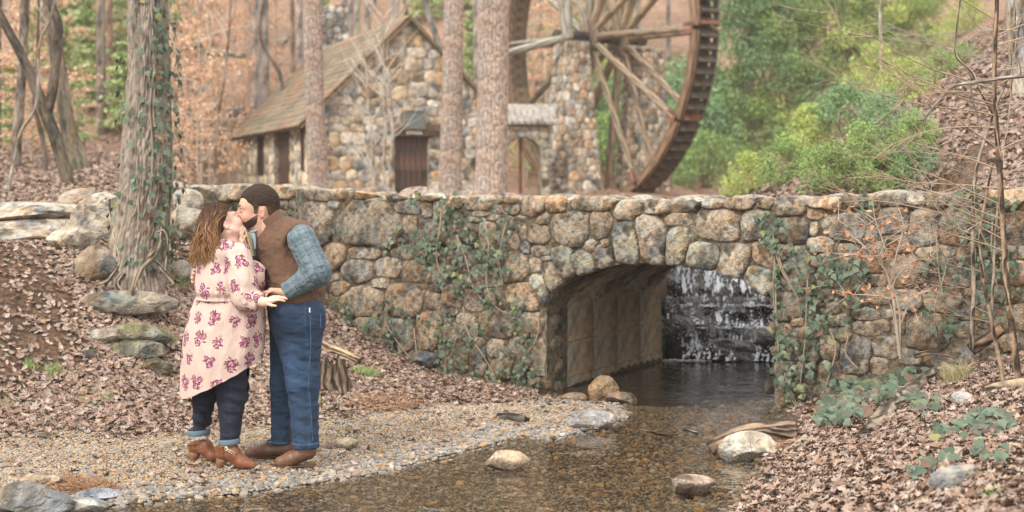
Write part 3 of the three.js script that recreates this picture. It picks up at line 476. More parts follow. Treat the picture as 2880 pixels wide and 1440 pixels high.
{
  const H = 2.45, Wd = 5.8, L = 11.8, APEX = 5.36, U = V(0.937, 0, -0.349), B = V(-0.349, 0, -0.937);
  const O = V(-5.70, 1.3, -40), gab = frame(O, U, V(-B.x, 0, -B.z)), side = frame(O, B, V(-U.x, 0, -U.z));
  const dA = gab.pix(1110, 382), dB = gab.pix(1205, 382), door = [dA[0], 0, dB[0], dA[1]], topAt = (u) => H + (APEX - H) * (1 - Math.abs(u - Wd / 2) / (Wd / 2));
  const sh = new THREE.Shape(); sh.moveTo(0, -0.4); sh.lineTo(Wd, -0.4); sh.lineTo(Wd, H); sh.lineTo(Wd / 2, APEX); sh.lineTo(0, H); rectHole(sh, door);
  part('gable_wall', slab(gab, sh, 0.45), M.mortarFar, house);
  const lint = [door[0] - 0.08, door[3], door[2] + 0.32, door[3] + 0.32];
  const pA = gab.pix(1136, 315), pB = gab.pix(1190, 360), plaq = [pA[0], pB[1], pB[0], pA[1]];
  const inR = (u, v, r, m = 0) => u > r[0] - m && u < r[2] + m && v > r[1] - m && v < r[3] + m;
  rubble(gab, house, 0, Wd, 0, APEX, 0.42, 0.31, (u, v) => u > -0.03 && u < Wd + 0.03 && v > 0 && v < topAt(u) + 0.02 && !inR(u, v, door, 0.02) && !inR(u, v, lint) && !inR(u, v, plaq, -0.03), HT, 71, { most: 270 });
  // side wall with its two windows and door
  const rc4 = (x0, x1, y0, y1) => { const a = side.pix(x0, y0), b = side.pix(x1, y1); return [b[0], b[1], a[0], a[1]]; };
  const win1 = rc4(722, 743, 376, 494), door2 = rc4(771, 815, 362, 520), win2 = rc4(845, 860, 348, 480); door2[1] = 0;
  const hs = new THREE.Shape(); hs.moveTo(0.46, -0.4); hs.lineTo(L, -0.4); hs.lineTo(L, H); hs.lineTo(0.46, H); const holes = [win1, door2, win2];
  for (const h of holes) { h[0] = Math.max(h[0], 0.6); rectHole(hs, h); }
  part('side_wall', slab(side, hs, 0.45), M.mortarFar, house);
  rubble(side, house, 0, L, 0, H, 0.62, 0.3, (s, v) => s > -0.02 && s < L && v > 0 && v < H - 0.02 && !holes.some((h) => inR(s, v, h, 0.02)), [[0.78, 0.68, 0.53], [0.70, 0.61, 0.48], [0.72, 0.58, 0.40], [0.62, 0.52, 0.40]], 72, { most: 190 });
  const bs = new THREE.Shape(); bs.moveTo(0, -0.4); bs.lineTo(Wd, -0.4); bs.lineTo(Wd, H); bs.lineTo(Wd / 2, APEX); bs.lineTo(0, H);
  part('rear_wall', slab(frame(gab.at(0, 0, -L + 0.45), U, gab.N), bs, 0.44), M.mortarFar, house);
  const g3 = new Geo(); g3.box(gab.at(Wd - 0.22, H / 2 - 0.2, -L / 2), V(0.22, H / 2 + 0.19, L / 2 - 0.46), gab.q); part('far_side_wall', g3.build(), M.mortarFar, house);
  // doors: planks, straps, latch
  const plankM = std(0.19, 0.105, 0.085, 0.7, { map: rep(T.wood, 1), bumpMap: rep(T.wood, 1), bumpScale: 0.006 });
  const doorIn = (fr, r, dep, n, name) => {
    const d = new THREE.Group(); d.name = name; d.position.copy(fr.at((r[0] + r[2]) / 2, r[1], -dep).sub(house.position)); house.add(d);
    for (let k = 0; k < n; k++) { const a = lerp(r[0], r[2], k / n) + 0.006, b = lerp(r[0], r[2], (k + 1) / n) - 0.006, g = new Geo(); g.box(fr.at((a + b) / 2, (r[1] + r[3]) / 2, -dep - 0.004 * (k % 2)), V((b - a) / 2, (r[3] - r[1]) / 2, 0.03), fr.q); part('plank', g.build(), plankM, d, k); }
    for (const f of [0.22, 0.80]) { const g = new Geo(), v = lerp(r[1], r[3], f); g.box(fr.at(lerp(r[0], r[2], 0.40), v, -dep + 0.045), V((r[2] - r[0]) * 0.38, 0.035, 0.008), fr.q); g.box(fr.at(r[0] + 0.03, v, -dep + 0.05), V(0.03, 0.08, 0.012), fr.q); part('strap_hinge', g.build(), M.metal, d); }
    const g = new Geo(); g.box(fr.at(lerp(r[0], r[2], 0.9), lerp(r[1], r[3], 0.45), -dep + 0.05), V(0.025, 0.09, 0.02), fr.q); part('latch', g.build(), M.metal, d);
  };
  doorIn(gab, door, 0.16, 6, 'plank_door'); doorIn(side, door2, 0.16, 5, 'plank_door');
  for (const w of [win1, win2]) { const g = new Geo(); g.box(side.at((w[0] + w[2]) / 2, (w[1] + w[3]) / 2, -0.22), V((w[2] - w[0]) / 2, (w[3] - w[1]) / 2, 0.03), side.q); for (const e of [0, 2]) g.box(side.at(w[e] + (e ? -0.05 : 0.05), (w[1] + w[3]) / 2, -0.1), V(0.05, (w[3] - w[1]) / 2 - 0.003, 0.1), side.q); part('shuttered_window', g.build(), plankM, house); }
  { const g = new Geo(); g.box(gab.at((lint[0] + lint[2]) / 2, (lint[1] + lint[3]) / 2, 0.0), V((lint[2] - lint[0]) / 2, 0.155, 0.1), gab.q); part('door_lintel', colored(g.build(), () => [0.17, 0.11, 0.085]), M.wood, house); }
  { // the plaque: a dark panel in a pale wooden frame with a row of small light capitals under it
    const gp = new Geo(); gp.box(gab.at((plaq[0] + plaq[2]) / 2, (plaq[1] + plaq[3]) / 2, 0.10), V((plaq[2] - plaq[0]) / 2, (plaq[3] - plaq[1]) / 2, 0.03), gab.q);
    const pq = part('plaque', gp.build(), std(0.12, 0.145, 0.15, 0.6, { bumpMap: rep(T.stoneB, 3), bumpScale: 0.01 }), house); tag(pq, 'dark blue-grey plaque over the door');
    const gf = new Geo(), t = 0.025, cu = (plaq[0] + plaq[2]) / 2, cv = (plaq[1] + plaq[3]) / 2, hu = (plaq[2] - plaq[0]) / 2, hv = (plaq[3] - plaq[1]) / 2;
    for (const s of [-1, 1]) { gf.box(gab.at(cu + s * (hu + t), cv, 0.11), V(t, hv + 2 * t, 0.04), gab.q); gf.box(gab.at(cu, cv + s * (hv + t), 0.11), V(hu, t, 0.039), gab.q); }
    part('frame', colored(gf.build(), () => [0.36, 0.31, 0.24]), M.wood, pq);
    const gl = new Geo(), r = rng(5); for (let k = 0; k < 6; k++) { const u = cu - hu * 0.75 + k * hu * 0.28; gl.box(gab.at(u, plaq[1] - 0.14, 0.104), V(0.012, 0.05, 0.006), gab.q); gl.box(gab.at(u + 0.028, plaq[1] - 0.14 + (r() - 0.5) * 0.07, 0.104), V(0.022, 0.01, 0.006), gab.q); }
    part('raised_marks', gl.build(), std(0.6, 0.6, 0.58, 0.6), house);
  }
  // roof: courses of split shingles, every one its own piece on the slope that shows
  const roof = new THREE.Group(); roof.name = 'roof'; house.add(roof); const r = rng(81);
  const over = 0.32, eL = -over, rise = (APEX - H - 0.06) / (Wd / 2), slope = Math.hypot(1, rise), top = Wd / 2;
  const rp = (u, s, n = 0) => { const k = Math.abs(u) ; return gab.at(u, H + 0.04 + rise * Math.max(-9, u) + n / slope, -s).addScaledVector(U, -n * rise / slope * 0.7); };
  const shadeM = M.wood, nC = 17, stuff = [];
  const qs = new THREE.Quaternion().setFromUnitVectors(V(1, 0, 0), V(1, 0, 0));
  const ax = new THREE.Matrix4(), sl = V(U.x, rise, U.z).normalize(), nrm = V(-U.x * rise, 1, -U.z * rise).normalize();
  const quatOf = (tilt) => { const x = sl.clone().applyAxisAngle(B, 0), z = B.clone().negate(); const y = V(0, 0, 0).crossVectors(z, x).normalize(); const q = new THREE.Quaternion().setFromRotationMatrix(new THREE.Matrix4().makeBasis(x, y, z)); return q.multiply(new THREE.Quaternion().setFromAxisAngle(V(0, 0, 1), tilt)); };
  let id = 0;
  for (let c = 0; c < nC; c++) for (let s = -0.25; s < L + 0.3;) {
    const w = 0.30 + 0.24 * r(), e0 = lerp(eL, top, c / nC), len = ((top - eL) / nC) * slope, um = e0 + (top - eL) / nC * 0.62, g = new Geo();
    const k = 0.75 + 0.5 * r(), st = fbm(s * 0.5, c * 0.35, 3, 3), col = st > 0.16 ? [0.50, 0.33, 0.215] : st < -0.25 ? [0.37, 0.325, 0.22] : [0.47, 0.385, 0.28];
    g.col = col.map((x) => x * k);
    g.box(rp(um - 0.03 * r(), Math.min(s + w / 2, L + 0.3), 0.035 + 0.012 * r()), V(len * 0.72, 0.016 + 0.008 * r(), w / 2 - 0.008), quatOf(-0.055 + (r() - 0.5) * 0.02), 1);
    const geo = g.build(); id < 298 ? part('shingle', geo, M.wood, roof, id++) : stuff.push(geo); s += w;
  }
  if (stuff.length) tag(part('upper_shingles', mergeGeometries(stuff), M.wood, roof), null, null, null, 'stuff');
  { const g = new Geo(), s2 = V(U.x, -rise, U.z).normalize(), z = B.clone().negate(), y = V(0, 0, 0).crossVectors(z, s2).normalize(), q = new THREE.Quaternion().setFromRotationMatrix(new THREE.Matrix4().makeBasis(s2, y, z)), mid = gab.at(lerp(top, Wd + over, 0.5), H + 0.03 + rise * (Wd - lerp(top, Wd + over, 0.5)), -L / 2);
    g.box(mid, V(((top + over) * slope) / 2, 0.05, L / 2 + 0.28), q); part('roof_slope', colored(g.build(), () => [0.36, 0.29, 0.21]), M.wood, roof);
    const g2 = new Geo(); g2.box(gab.at(lerp(eL, top, 0.5) + 0.03, H + 0.04 + rise * lerp(eL, top, 0.5) - 0.05, -L / 2), V(((top + over) * slope) / 2 - 0.02, 0.03, L / 2 + 0.24), quatOf(0)); part('roof_boards', colored(g2.build(), () => [0.40, 0.31, 0.2]), M.wood, roof); }
}
// ---- water wheel
const HUB = V(2.46, 6.38, -44), AX = V(0.854, 0, -0.52), TG = V(0.52, 0, 0.854);
{
  const wheel = thing('water_wheel', 'tall wooden overshot water wheel with timber spokes and bucket boards', 'water wheel', HUB.clone()), RO = 5.2, RI = 4.92, W = 0.72, r = rng(55);
  const at = (a, rad, x) => V(HUB.x + TG.x * Math.cos(a) * rad + AX.x * x, HUB.y + Math.sin(a) * rad, HUB.z + TG.z * Math.cos(a) * rad + AX.z * x);
  const arc = (name, a0, a1, r0, r1, x0, x1, col, i) => { const g = new Geo(), n = 8, ring = (x, ra) => Array.from({ length: n + 1 }, (_, k) => at(lerp(a0, a1, k / n), ra, x)); const A = ring(x0, r0), B = ring(x0, r1), C = ring(x1, r1), D = ring(x1, r0); g.col = col;
    for (const [p, q] of [[A, B], [B, C], [C, D], [D, A]]) for (let k = 0; k < n; k++) { const v = (w, u, t) => g.v(w.x, w.y, w.z, u, t), len = (k * (a1 - a0) * r1) / n; g.quad(v(p[k], 0, len), v(p[k + 1], 0, len + 0.3), v(q[k + 1], 0.25, len + 0.3), v(q[k], 0.25, len)); }
    for (const k of [0, n]) g.quad(...[A, B, C, D].map((w) => g.v(w[k].x, w[k].y, w[k].z, 0, 0))); const geo = g.build(false); return part(name, geo, M.wood, wheel, i); };
  const seg = TAU / 12, ph = -2 * RAD;
  for (let k = 0; k < 12; k++) {
    const a = ph - k * seg, t = 0.85 + 0.3 * r();
    arc('rim_segment', a + 0.012, a + seg - 0.012, RI, RO, -0.10, 0.04, [0.42 * t, 0.275 * t, 0.18 * t], k);
    arc('rear_rim_segment', a + 0.012, a + seg - 0.012, RI + 0.1, RO, W - 0.05, W + 0.02, [0.28 * t, 0.25 * t, 0.22 * t], k);
    for (const [x, hx] of [[-0.03, -0.12], [W, 1.05]]) {
      const g = new Geo(), p0 = at(a, 0.42, hx), p1 = at(a, RI + 0.06, x), q = k >= 5 && k <= 9 && x < 0.1 ? [0.64, 0.61, 0.54] : [0.58, 0.475, 0.355], s = 0.85 + 0.3 * r();
      g.col = q.map((v) => v * s); g.tube([p0, p1], 0.135, 4, { flat: 0.8, ur: 0.6 }); part('spoke', g.build(false), M.wood, wheel, k * 2 + (x > 0.1 ? 1 : 0));
    }
    const g = new Geo(); g.col = [0.42, 0.19, 0.13]; const pc = at(a, RI - 0.06, -0.12), q = new THREE.Quaternion().setFromRotationMatrix(new THREE.Matrix4().makeBasis(at(a, 1, 0).sub(HUB).normalize(), V(0, 0, 0).crossVectors(AX, at(a, 1, 0).sub(HUB).normalize()).normalize(), AX));
    g.box(pc, V(0.2, 0.16, 0.012), q); part('rust_plate', g.build(), M.wood, wheel, k);
  }
  for (let k = 0; k < 96; k++) { // bucket boards, and the sole boards inside them
    const a = (k / 96) * TAU, t = 0.7 + 0.6 * r(), g = new Geo(), ra = at(a, 1, 0).sub(HUB).normalize(), ta = V(0, 0, 0).crossVectors(AX, ra).normalize(), m = (w) => new THREE.Quaternion().setFromRotationMatrix(new THREE.Matrix4().makeBasis(ra, ta, AX)).multiply(new THREE.Quaternion().setFromAxisAngle(V(0, 0, 1), w));
    g.col = [0.16 * t, 0.125 * t, 0.09 * t]; if (k % 8 === 0) g.col = [0.32, 0.15, 0.10]; g.box(at(a, RO - 0.03, W / 2), V(0.14, 0.028, W / 2 - 0.055), m(0.7)); part('bucket_board', g.build(), M.wood, wheel, k);
    const g2 = new Geo(); g2.col = [0.30 * t, 0.23 * t, 0.15 * t]; g2.box(at(a + 0.03, RI - 0.02, W / 2), V(0.02, 0.155, W / 2 - 0.06), m(0)); part('sole_board', g2.build(), M.wood, wheel, k);
  }
  const gh = new Geo(); for (const x of [-0.12, 1.05]) { gh.col = [0.33, 0.26, 0.2]; gh.tube([at(0, 0, x - 0.1), at(0, 0, x + 0.1)], 0.55, 16); } part('hub', gh.build(false), M.wood, wheel);
  const ga = new Geo(); ga.col = [0.12, 0.10, 0.09]; ga.tube([at(0, 0, -1.35), at(0, 0, 2.0)], 0.17, 12); part('axle', ga.build(), M.wood, wheel);
  const gb = new Geo(); gb.box(at(-Math.PI / 2, 0.16, -0.7), V(0.3, 0.12, 0.24), new THREE.Quaternion().setFromAxisAngle(V(0, 1, 0), Math.atan2(-AX.z, AX.x))); part('bearing', gb.build(), M.metal, wheel);
}
// ---- stone piers that carry the wheel
function pier(label, c, topY, wa, wt, taper, seed, most) {
  const t = thing('stone_pier', label, 'pier', V(c.x, 1.2, c.z)), h = topY - 1.2, g = new Geo();
  const corner = (a, b, v) => { const k = 1 - taper * (v / h); return V(c.x + AX.x * a * wa / 2 * k + TG.x * b * wt / 2 * k, 1.2 + v, c.z + AX.z * a * wa / 2 * k + TG.z * b * wt / 2 * k); };
  const ring = (v) => [[-1, -1], [1, -1], [1, 1], [-1, 1]].map(([a, b]) => corner(a, b, v)), A = ring(-0.4), B = ring(h);
  for (let k = 0; k < 4; k++) { const q = (k + 1) % 4, f = (w) => g.v(w.x, w.y, w.z, w.x + w.z, w.y); g.quad(f(A[k]), f(A[q]), f(B[q]), f(B[k])); } g.quad(...B.map((w) => g.v(w.x, w.y, w.z, w.x, w.z)));
  part('core', g.build(false), M.mortarFar, t);
  const tones = [[0.58, 0.49, 0.38], [0.66, 0.55, 0.42], [0.46, 0.37, 0.29], [0.60, 0.43, 0.30], [0.54, 0.48, 0.40], [0.70, 0.61, 0.50]];
  // the two faces that show: towards the pond (+TG) and towards the house (-AX)
  const fA = { at: (u, v, n = 0) => corner((u / (wa / 2)), 1, v).addScaledVector(TG, n) }, fB = { at: (u, v, n = 0) => corner(-1, (u / (wt / 2)), v).addScaledVector(AX, -n) };
  rubble(fA, t, -wa / 2, wa / 2, 0, h, 0.36, 0.21, (u, v) => Math.abs(u) < wa / 2 && v > 0 && v < h, tones, seed, { most: most / 2 });
  rubble(fB, t, -wt / 2, wt / 2, 0, h, 0.40, 0.22, (u, v) => Math.abs(u) < wt / 2 && v > 0 && v < h, tones, seed + 1, { most: most / 2 });
  return t;
}
pier('tapered fieldstone pier standing in front of the water wheel hub', HUB.clone().addScaledVector(AX, -0.75), 6.2, 1.3, 1.6, 0.46, 91, 290);
pier('shadowed fieldstone pier behind the water wheel spokes', HUB.clone().addScaledVector(AX, 2.0), 6.1, 1.3, 1.4, 0.35, 95, 160);
{ // pale flume timbers beside the pier
  const t = thing('flume_frame', 'pale weathered flume timbers rising beside the wheel hub', 'timber frame', P(1590, 560, 42.4)), D = 42.6; let k = 0;
  for (const [a, b, w] of [[[1368, 166], [1600, 102], 0.10], [[1540, -260], [1592, 108], 0.09], [[1596, -300], [1598, 108], 0.12]]) { const g = new Geo(); g.col = [0.62, 0.62, 0.57]; g.tube([P(a[0], a[1], D + (k === 0 ? 2.2 : 0)), P(b[0], b[1], D)], w * 1.2, 4, { ur: 0.5 }); part('beam', g.build(false), M.wood, t, k++); }
}
{ // arched gate wall with a little shingle roof between the house and the pier
  const O = P(1415, 560, 41.6); O.y = 1.2; const fr = frame(O, V(0.985, 0, -0.17), V(0.17, 0, 0.985)), t = thing('arched_gate_wall', 'small stone gateway with round arch under pale grey shingles', 'gateway', O.clone());
  const [w] = fr.pix(1548, 400), h = fr.pix(1480, 345)[1], uc = fr.pix(1474, 400)[0], at = fr.pix(1474, 386)[1], rw = 0.52, sh = new THREE.Shape();
  sh.moveTo(0, -0.3); sh.lineTo(uc - rw, -0.3); sh.lineTo(uc - rw, at - rw); for (let i = 1; i < 12; i++) { const a = Math.PI * (1 - i / 12); sh.lineTo(uc + Math.cos(a) * rw, at - rw + Math.sin(a) * rw); } sh.lineTo(uc + rw, at - rw); sh.lineTo(uc + rw, -0.3); sh.lineTo(w, -0.3); sh.lineTo(w, h); sh.lineTo(0, h);
  part('wall_core', slab(fr, sh, 0.5), M.mortarFar, t);
  const hole = (u, v) => Math.abs(u - uc) < rw + 0.02 && (v < at - rw || Math.hypot(u - uc, v - at + rw) < rw + 0.02);
  rubble(fr, t, 0, w, 0, h, 0.26, 0.2, (u, v) => u > 0 && u < w && v > 0 && v < h && !hole(u, v), [[0.36, 0.33, 0.27], [0.42, 0.37, 0.30], [0.30, 0.28, 0.23], [0.40, 0.31, 0.22]], 77, { most: 120 });
  let id = 0; const r = rng(78), y1 = fr.pix(1480, 296)[1], rows = 6;
  for (let c = 0; c < rows; c++) for (let u = -0.05; u < w + 0.08;) { const ww = 0.16 + 0.1 * r(), g = new Geo(), f = c / rows, k = 0.85 + 0.3 * r(); g.col = r() < 0.08 ? [0.42, 0.33, 0.34] : [0.62 * k, 0.62 * k, 0.63 * k]; g.box(fr.at(u + ww / 2, lerp(h - 0.02, y1, f + 0.09), 0.12 - 0.42 * f), V(ww / 2 - 0.006, 0.10, 0.014), fr.q.clone().multiply(new THREE.Quaternion().setFromAxisAngle(V(1, 0, 0), -0.62))); part('shingle', g.build(), M.wood, t, id++); u += ww; }
  const gp = new Geo(); gp.col = [0.34, 0.12, 0.07]; gp.tube([fr.at(uc - 0.05, -0.2, -0.3), fr.at(uc - 0.05, at - 0.02, -0.3)], 0.05, 6); part('rust_post', gp.build(), M.wood, t);
}
{ // rough stone column up the slope behind the roof
  const c = P(930, 150, 60), t = thing('stone_column', 'rough stone column on the hillside behind the house roof', 'column', V(c.x, ground(c.x, 60) - 0.3, -60)), fr = frame(V(c.x - 0.75, t.position.y, -60), V(1, 0, 0), V(0, 0, 1)), g = new Geo();
  g.box(V(c.x, t.position.y + 3, -60.55), V(0.72, 3, 0.5)); part('core', g.build(), M.mortarFar, t);
  rubble(fr, t, 0, 1.5, 0, 6, 0.34, 0.26, (u, v) => u > 0 && u < 1.5 && v > 0 && v < 6, [[0.30, 0.27, 0.24], [0.42, 0.38, 0.33], [0.24, 0.21, 0.19], [0.5, 0.46, 0.4]], 99, { most: 90, k: 7 });
}

// ------------------------------------------------------------------ trees
function bare(g, from, dir, len, rad, depth, r, col) {                 // bare winter branches
  const n = 5, pts = [from.clone()], d = dir.clone(); for (let i = 0; i < n; i++) { d.add(V((r() - 0.5) * 0.45, (r() - 0.35) * 0.4, (r() - 0.5) * 0.45)).normalize(); pts.push(pts[i].clone().addScaledVector(d, len / n)); }
  g.col = col; g.tube(pts, (t) => rad * (1 - 0.75 * t), depth > 0 ? 6 : 4, { open: true });
  if (depth > 0) for (let k = 0; k < 4; k++) { const i = 1 + Math.floor(r() * (n - 1)); bare(g, pts[i], pts[i].clone().sub(pts[i - 1]).normalize().add(V((r() - 0.5) * 1.4, r() * 0.6, (r() - 0.5) * 1.4)).normalize(), len * 0.5, rad * 0.45, depth - 1, r, col); }
}
// pts: [px, py, width px] from the foot up, all at distance D; the trunk goes on above the picture to its crown
function trunkTree(name, label, cat, pts, D, o = {}) {
  const r = rng(Math.round(pts[0][0] * 7 + D * 13)), W = pts.map(([x, y]) => P(x, y, D)), foot = W[0].clone(), rad = pts.map(([, , w]) => (w / FOC) * D / 2);
  foot.y = Math.min(foot.y, ground(foot.x, D)); const t = thing(name, label, cat, foot, o.group); W.unshift(foot.clone().add(V(0, -0.25, 0))); rad.unshift(rad[0] * (o.flare ?? 1.12));
  const last = W[W.length - 1], d = last.clone().sub(W[W.length - 2]).normalize(), H = o.height ?? 13; d.lerp(V(0, 1, 0), 0.5).normalize();
  if (last.y < foot.y + H) { const more = foot.y + H - last.y; W.push(last.clone().addScaledVector(d, more * 0.5)); W.push(last.clone().addScaledVector(d, more)); const q = rad[rad.length - 1]; rad.push(q * 0.8, q * 0.5); }
  const n = o.n ?? 40, curve = new THREE.CatmullRomCurve3(W, false, 'centripetal'), C = curve.getPoints(n), seed = r() * 50, c = o.col ?? [0.34, 0.28, 0.235], A = rad[1], g = new Geo();
  const acc = [0]; for (let i = 1; i < W.length; i++) acc.push(acc[i - 1] + 1); const ra = (tt) => { const k = tt * (W.length - 1), i = Math.min(W.length - 2, Math.floor(k)); return lerp(rad[i], rad[i + 1], k - i); };
  g.tube(C, ra, o.seg ?? 14, { ur: o.ur ?? TAU * A, wob: (a, len) => 1 + (o.wob ?? 0.06) * noise(Math.cos(a) * 2 + seed, Math.sin(a) * 2, len * 1.2) + (o.wob ?? 0.06) * 0.5 * noise(Math.cos(a) * 6 + seed, Math.sin(a) * 6, len * 3), col: (a, len) => { const k = 1 + 0.25 * noise(Math.cos(a) * 1.5 + seed, Math.sin(a) * 1.5, len * 0.9), m = o.moss ? sstep(0.0, 0.5, noise(Math.cos(a) + seed, Math.sin(a), len * 0.7) + (1.2 - len) * 0.5) * o.moss : 0; return [lerp(c[0] * k, 0.15, m), lerp(c[1] * k, 0.16, m), lerp(c[2] * k, 0.06, m)]; } });
  part('trunk', g.build('weld'), o.mat ?? M.barkSoft, t);
  if (!o.nocrown) { const b = new Geo(); for (let k = 0; k < (o.branches ?? 7); k++) { const f = 0.72 + 0.26 * r(), p = curve.getPoint(f), a = r() * TAU; bare(b, p, V(Math.cos(a), 0.5 + r(), Math.sin(a)).normalize(), 2.2 + 1.5 * r(), ra(f) * 0.4, 1, r, c.map((x) => x * 0.9)); } part('crown', b.build(), M.twig, t); }
  t.userData.curve = undefined; return Object.assign(t, { }), { t, curve, ra, W };
}
const GP = 'tall pine trunks in front of the mill house';
const pineC = [0.46, 0.385, 0.335];
trunkTree('pine_tree', 'slim reddish pine trunk left of the house gable, over the roof', 'tree', [[896, 540, 62], [886, 300, 54], [878, 0, 54]], 26, { mat: M.pine, col: pineC, ur: 1 });
trunkTree('pine_tree', 'reddish pine trunk just right of the brown gable door', 'tree', [[1266, 550, 68], [1272, 250, 58], [1277, 0, 54]], 25, { mat: M.pine, col: pineC, ur: 1 });
trunkTree('pine_tree', 'thickest pine trunk, between the house and the water wheel', 'tree', [[1380, 555, 94], [1385, 300, 84], [1389, 0, 84]], 21, { mat: M.pine, col: [0.52, 0.44, 0.385], ur: 1.4 });
{ // forked leaning tree on the left
  const a = trunkTree('forked_tree', 'dark leaning tree that forks in two at the far left', 'tree', [[198, 552, 36], [160, 400, 36], [126, 312, 36], [70, 175, 27], [0, 42, 25], [-60, -70, 22]], 20, { col: [0.20, 0.155, 0.115], moss: 0.3, height: 6 });
  const g = new Geo(), pts = [[131, 322], [148, 250], [160, 150], [164, 70], [146, 20], [132, -20], [120, -160]].map(([x, y]) => P(x, y, 20)); g.col = [0.20, 0.155, 0.115]; g.tube(spline(pts, 30), (t) => 0.075 - 0.02 * t, 12, { ur: 0.5, wob: (q, l) => 1 + 0.06 * noise(Math.cos(q) * 2, Math.sin(q) * 2, l * 2) }); part('limb', g.build('weld'), M.barkSoft, a.t);
}
trunkTree('leaning_tree', 'grey-brown trunk leaning left behind the forked tree', 'tree', [[222, 470, 62], [196, 380, 44], [172, 230, 40], [150, 90, 38], [138, 0, 36]], 26, { col: [0.33, 0.26, 0.20], moss: 0.4 });
trunkTree('background_tree', 'straight grey trunk on the slope left of the ivy tree', 'tree', [[286, 374, 30], [284, 200, 27], [284, 0, 24]], 46, { col: [0.40, 0.31, 0.26] });
trunkTree('background_tree', 'slender reddish trunk close beside the straight grey trunk', 'tree', [[315, 342, 24], [311, 200, 18], [307, 0, 16]], 50, { col: [0.46, 0.27, 0.20] });
trunkTree('background_tree', 'grey trunk behind the forked tree at the left edge', 'tree', [[44, 556, 30], [48, 400, 28], [62, 200, 26], [70, 0, 26]], 28, { col: [0.38, 0.30, 0.24] });
trunkTree('thin_curved_tree', 'thin pale curved stem at the left edge of the wood', 'tree', [[20, 556, 12], [36, 470, 11], [60, 370, 11], [100, 300, 10], [112, 120, 8], [140, 55, 6]], 19, { col: [0.46, 0.40, 0.34], height: 4, seg: 8 });
trunkTree('background_tree', 'dark stump-like stem low behind the forked tree', 'tree', [[126, 430, 14], [104, 330, 13], [96, 300, 10], [104, 180, 8]], 24, { col: [0.2, 0.15, 0.12], height: 5 });
const far = [[340, 260, 12, 70, [0.62, 0.54, 0.46], 'pale thin trunk seen just left of the ivy tree'], [-5, 200, 18, 34, [0.30, 0.23, 0.19], 'brown trunk cut by the left edge of the picture'], [736, 196, 40, 52, [0.50, 0.41, 0.36], 'broad grey trunk on the slope above the left eaves'], [716, 190, 14, 56, [0.62, 0.52, 0.45], 'pale trunk beside the broad grey trunk above the eaves'], [822, 196, 12, 55, [0.36, 0.27, 0.20], 'slim dark trunk left of the pine over the roof'], [848, 190, 20, 60, [0.56, 0.46, 0.40], 'pale trunk half hidden by the pine over the roof'], [968, 150, 22, 66, [0.50, 0.40, 0.36], 'grey trunk right of the hillside stone column'], [988, 120, 15, 70, [0.60, 0.50, 0.44], 'pale trunk above the middle of the roof ridge'], [1008, 110, 18, 74, [0.62, 0.55, 0.44], 'yellowish trunk above the roof ridge'], [1037, 120, 18, 66, [0.48, 0.44, 0.37], 'grey-green trunk above the roof ridge'], [1052, 120, 10, 78, [0.44, 0.34, 0.32], 'thin mauve-brown trunk above the roof ridge'], [1110, 100, 25, 60, [0.62, 0.52, 0.47], 'thick pale trunk left of the gable peak'], [1345, 240, 30, 58, [0.64, 0.53, 0.44], 'pale trunk between the two right pine trunks'], [560, 260, 16, 60, [0.52, 0.40, 0.33], 'brown trunk in the russet wood right of the ivy tree'], [520, 300, 12, 66, [0.58, 0.46, 0.38], 'thin pale trunk in the russet wood right of the ivy tree'], [660, 180, 12, 72, [0.6, 0.5, 0.43], 'thin pale trunk above the russet beech leaves'], [438, 180, 14, 72, [0.55, 0.45, 0.38], 'trunk directly behind the ivy on the big tree'], [240, 300, 14, 64, [0.50, 0.40, 0.33], 'thin trunk in the green undergrowth at left'], [215, 260, 18, 60, [0.48, 0.38, 0.33], 'grey trunk above the leaning tree'], [2255, 80, 22, 60, [0.62, 0.48, 0.36], 'pale tan trunk at the top of the green bank'], [2113, 10, 12, 64, [0.50, 0.44, 0.40], 'thin grey trunk at the top edge of the green bank'], [1522, 160, 14, 64, [0.5, 0.42, 0.36], 'thin trunk seen through the wheel left of the hub'], [1700, 90, 16, 68, [0.46, 0.38, 0.32], 'trunk seen through the upper wheel spokes right of the hub'], [1790, 80, 20, 64, [0.56, 0.47, 0.4], 'pale trunk seen through the wheel midway to the rim'], [1880, 70, 12, 70, [0.42, 0.35, 0.3], 'thin trunk seen through the wheel close to the right rim'], [95, 330, 14, 56, [0.42, 0.34, 0.29], 'thin grey trunk between the forked and leaning trees'], [396, 120, 14, 60, [0.5, 0.42, 0.36], 'trunk hidden mostly behind the ivy tree'], [585, 200, 10, 74, [0.6, 0.5, 0.43], 'thinnest pale trunk above the russet beeches'], [700, 100, 12, 78, [0.52, 0.43, 0.37], 'thin trunk left of the broad grey trunk, near the top edge'], [1190, 40, 12, 82, [0.5, 0.44, 0.38], 'thin trunk on the skyline slope right of the gable peak']];
for (const [x, y, w, D, c, l] of far) { const p = P(x, y, D), gy = ground(p.x, D), py = y + ((p.y - gy) / D) * FOC; trunkTree('background_tree', l, 'tree', [[x, Math.max(y, Math.min(py, 620)), w * 1.08], [x + 3 * noise(x, 3), y * 0.4, w], [x + 6 * noise(x, 5), -30, w * 0.95]], D, { col: c, n: 20, seg: 10, branches: 4, height: Math.max(9, 8 + D * 0.12) }); }
trunkTree('background_tree', 'leaning grey trunk right of the gable peak', 'tree', [[1240, 150, 18], [1222, 90, 18], [1200, 20, 17], [1190, -60, 16]], 57, { col: [0.42, 0.38, 0.34], n: 20 });
trunkTree('background_tree', 'thin dark forked trunk above the gable peak', 'tree', [[1146, 90, 12], [1144, 45, 12], [1136, -20, 10]], 70, { col: [0.24, 0.2, 0.18], n: 20 });
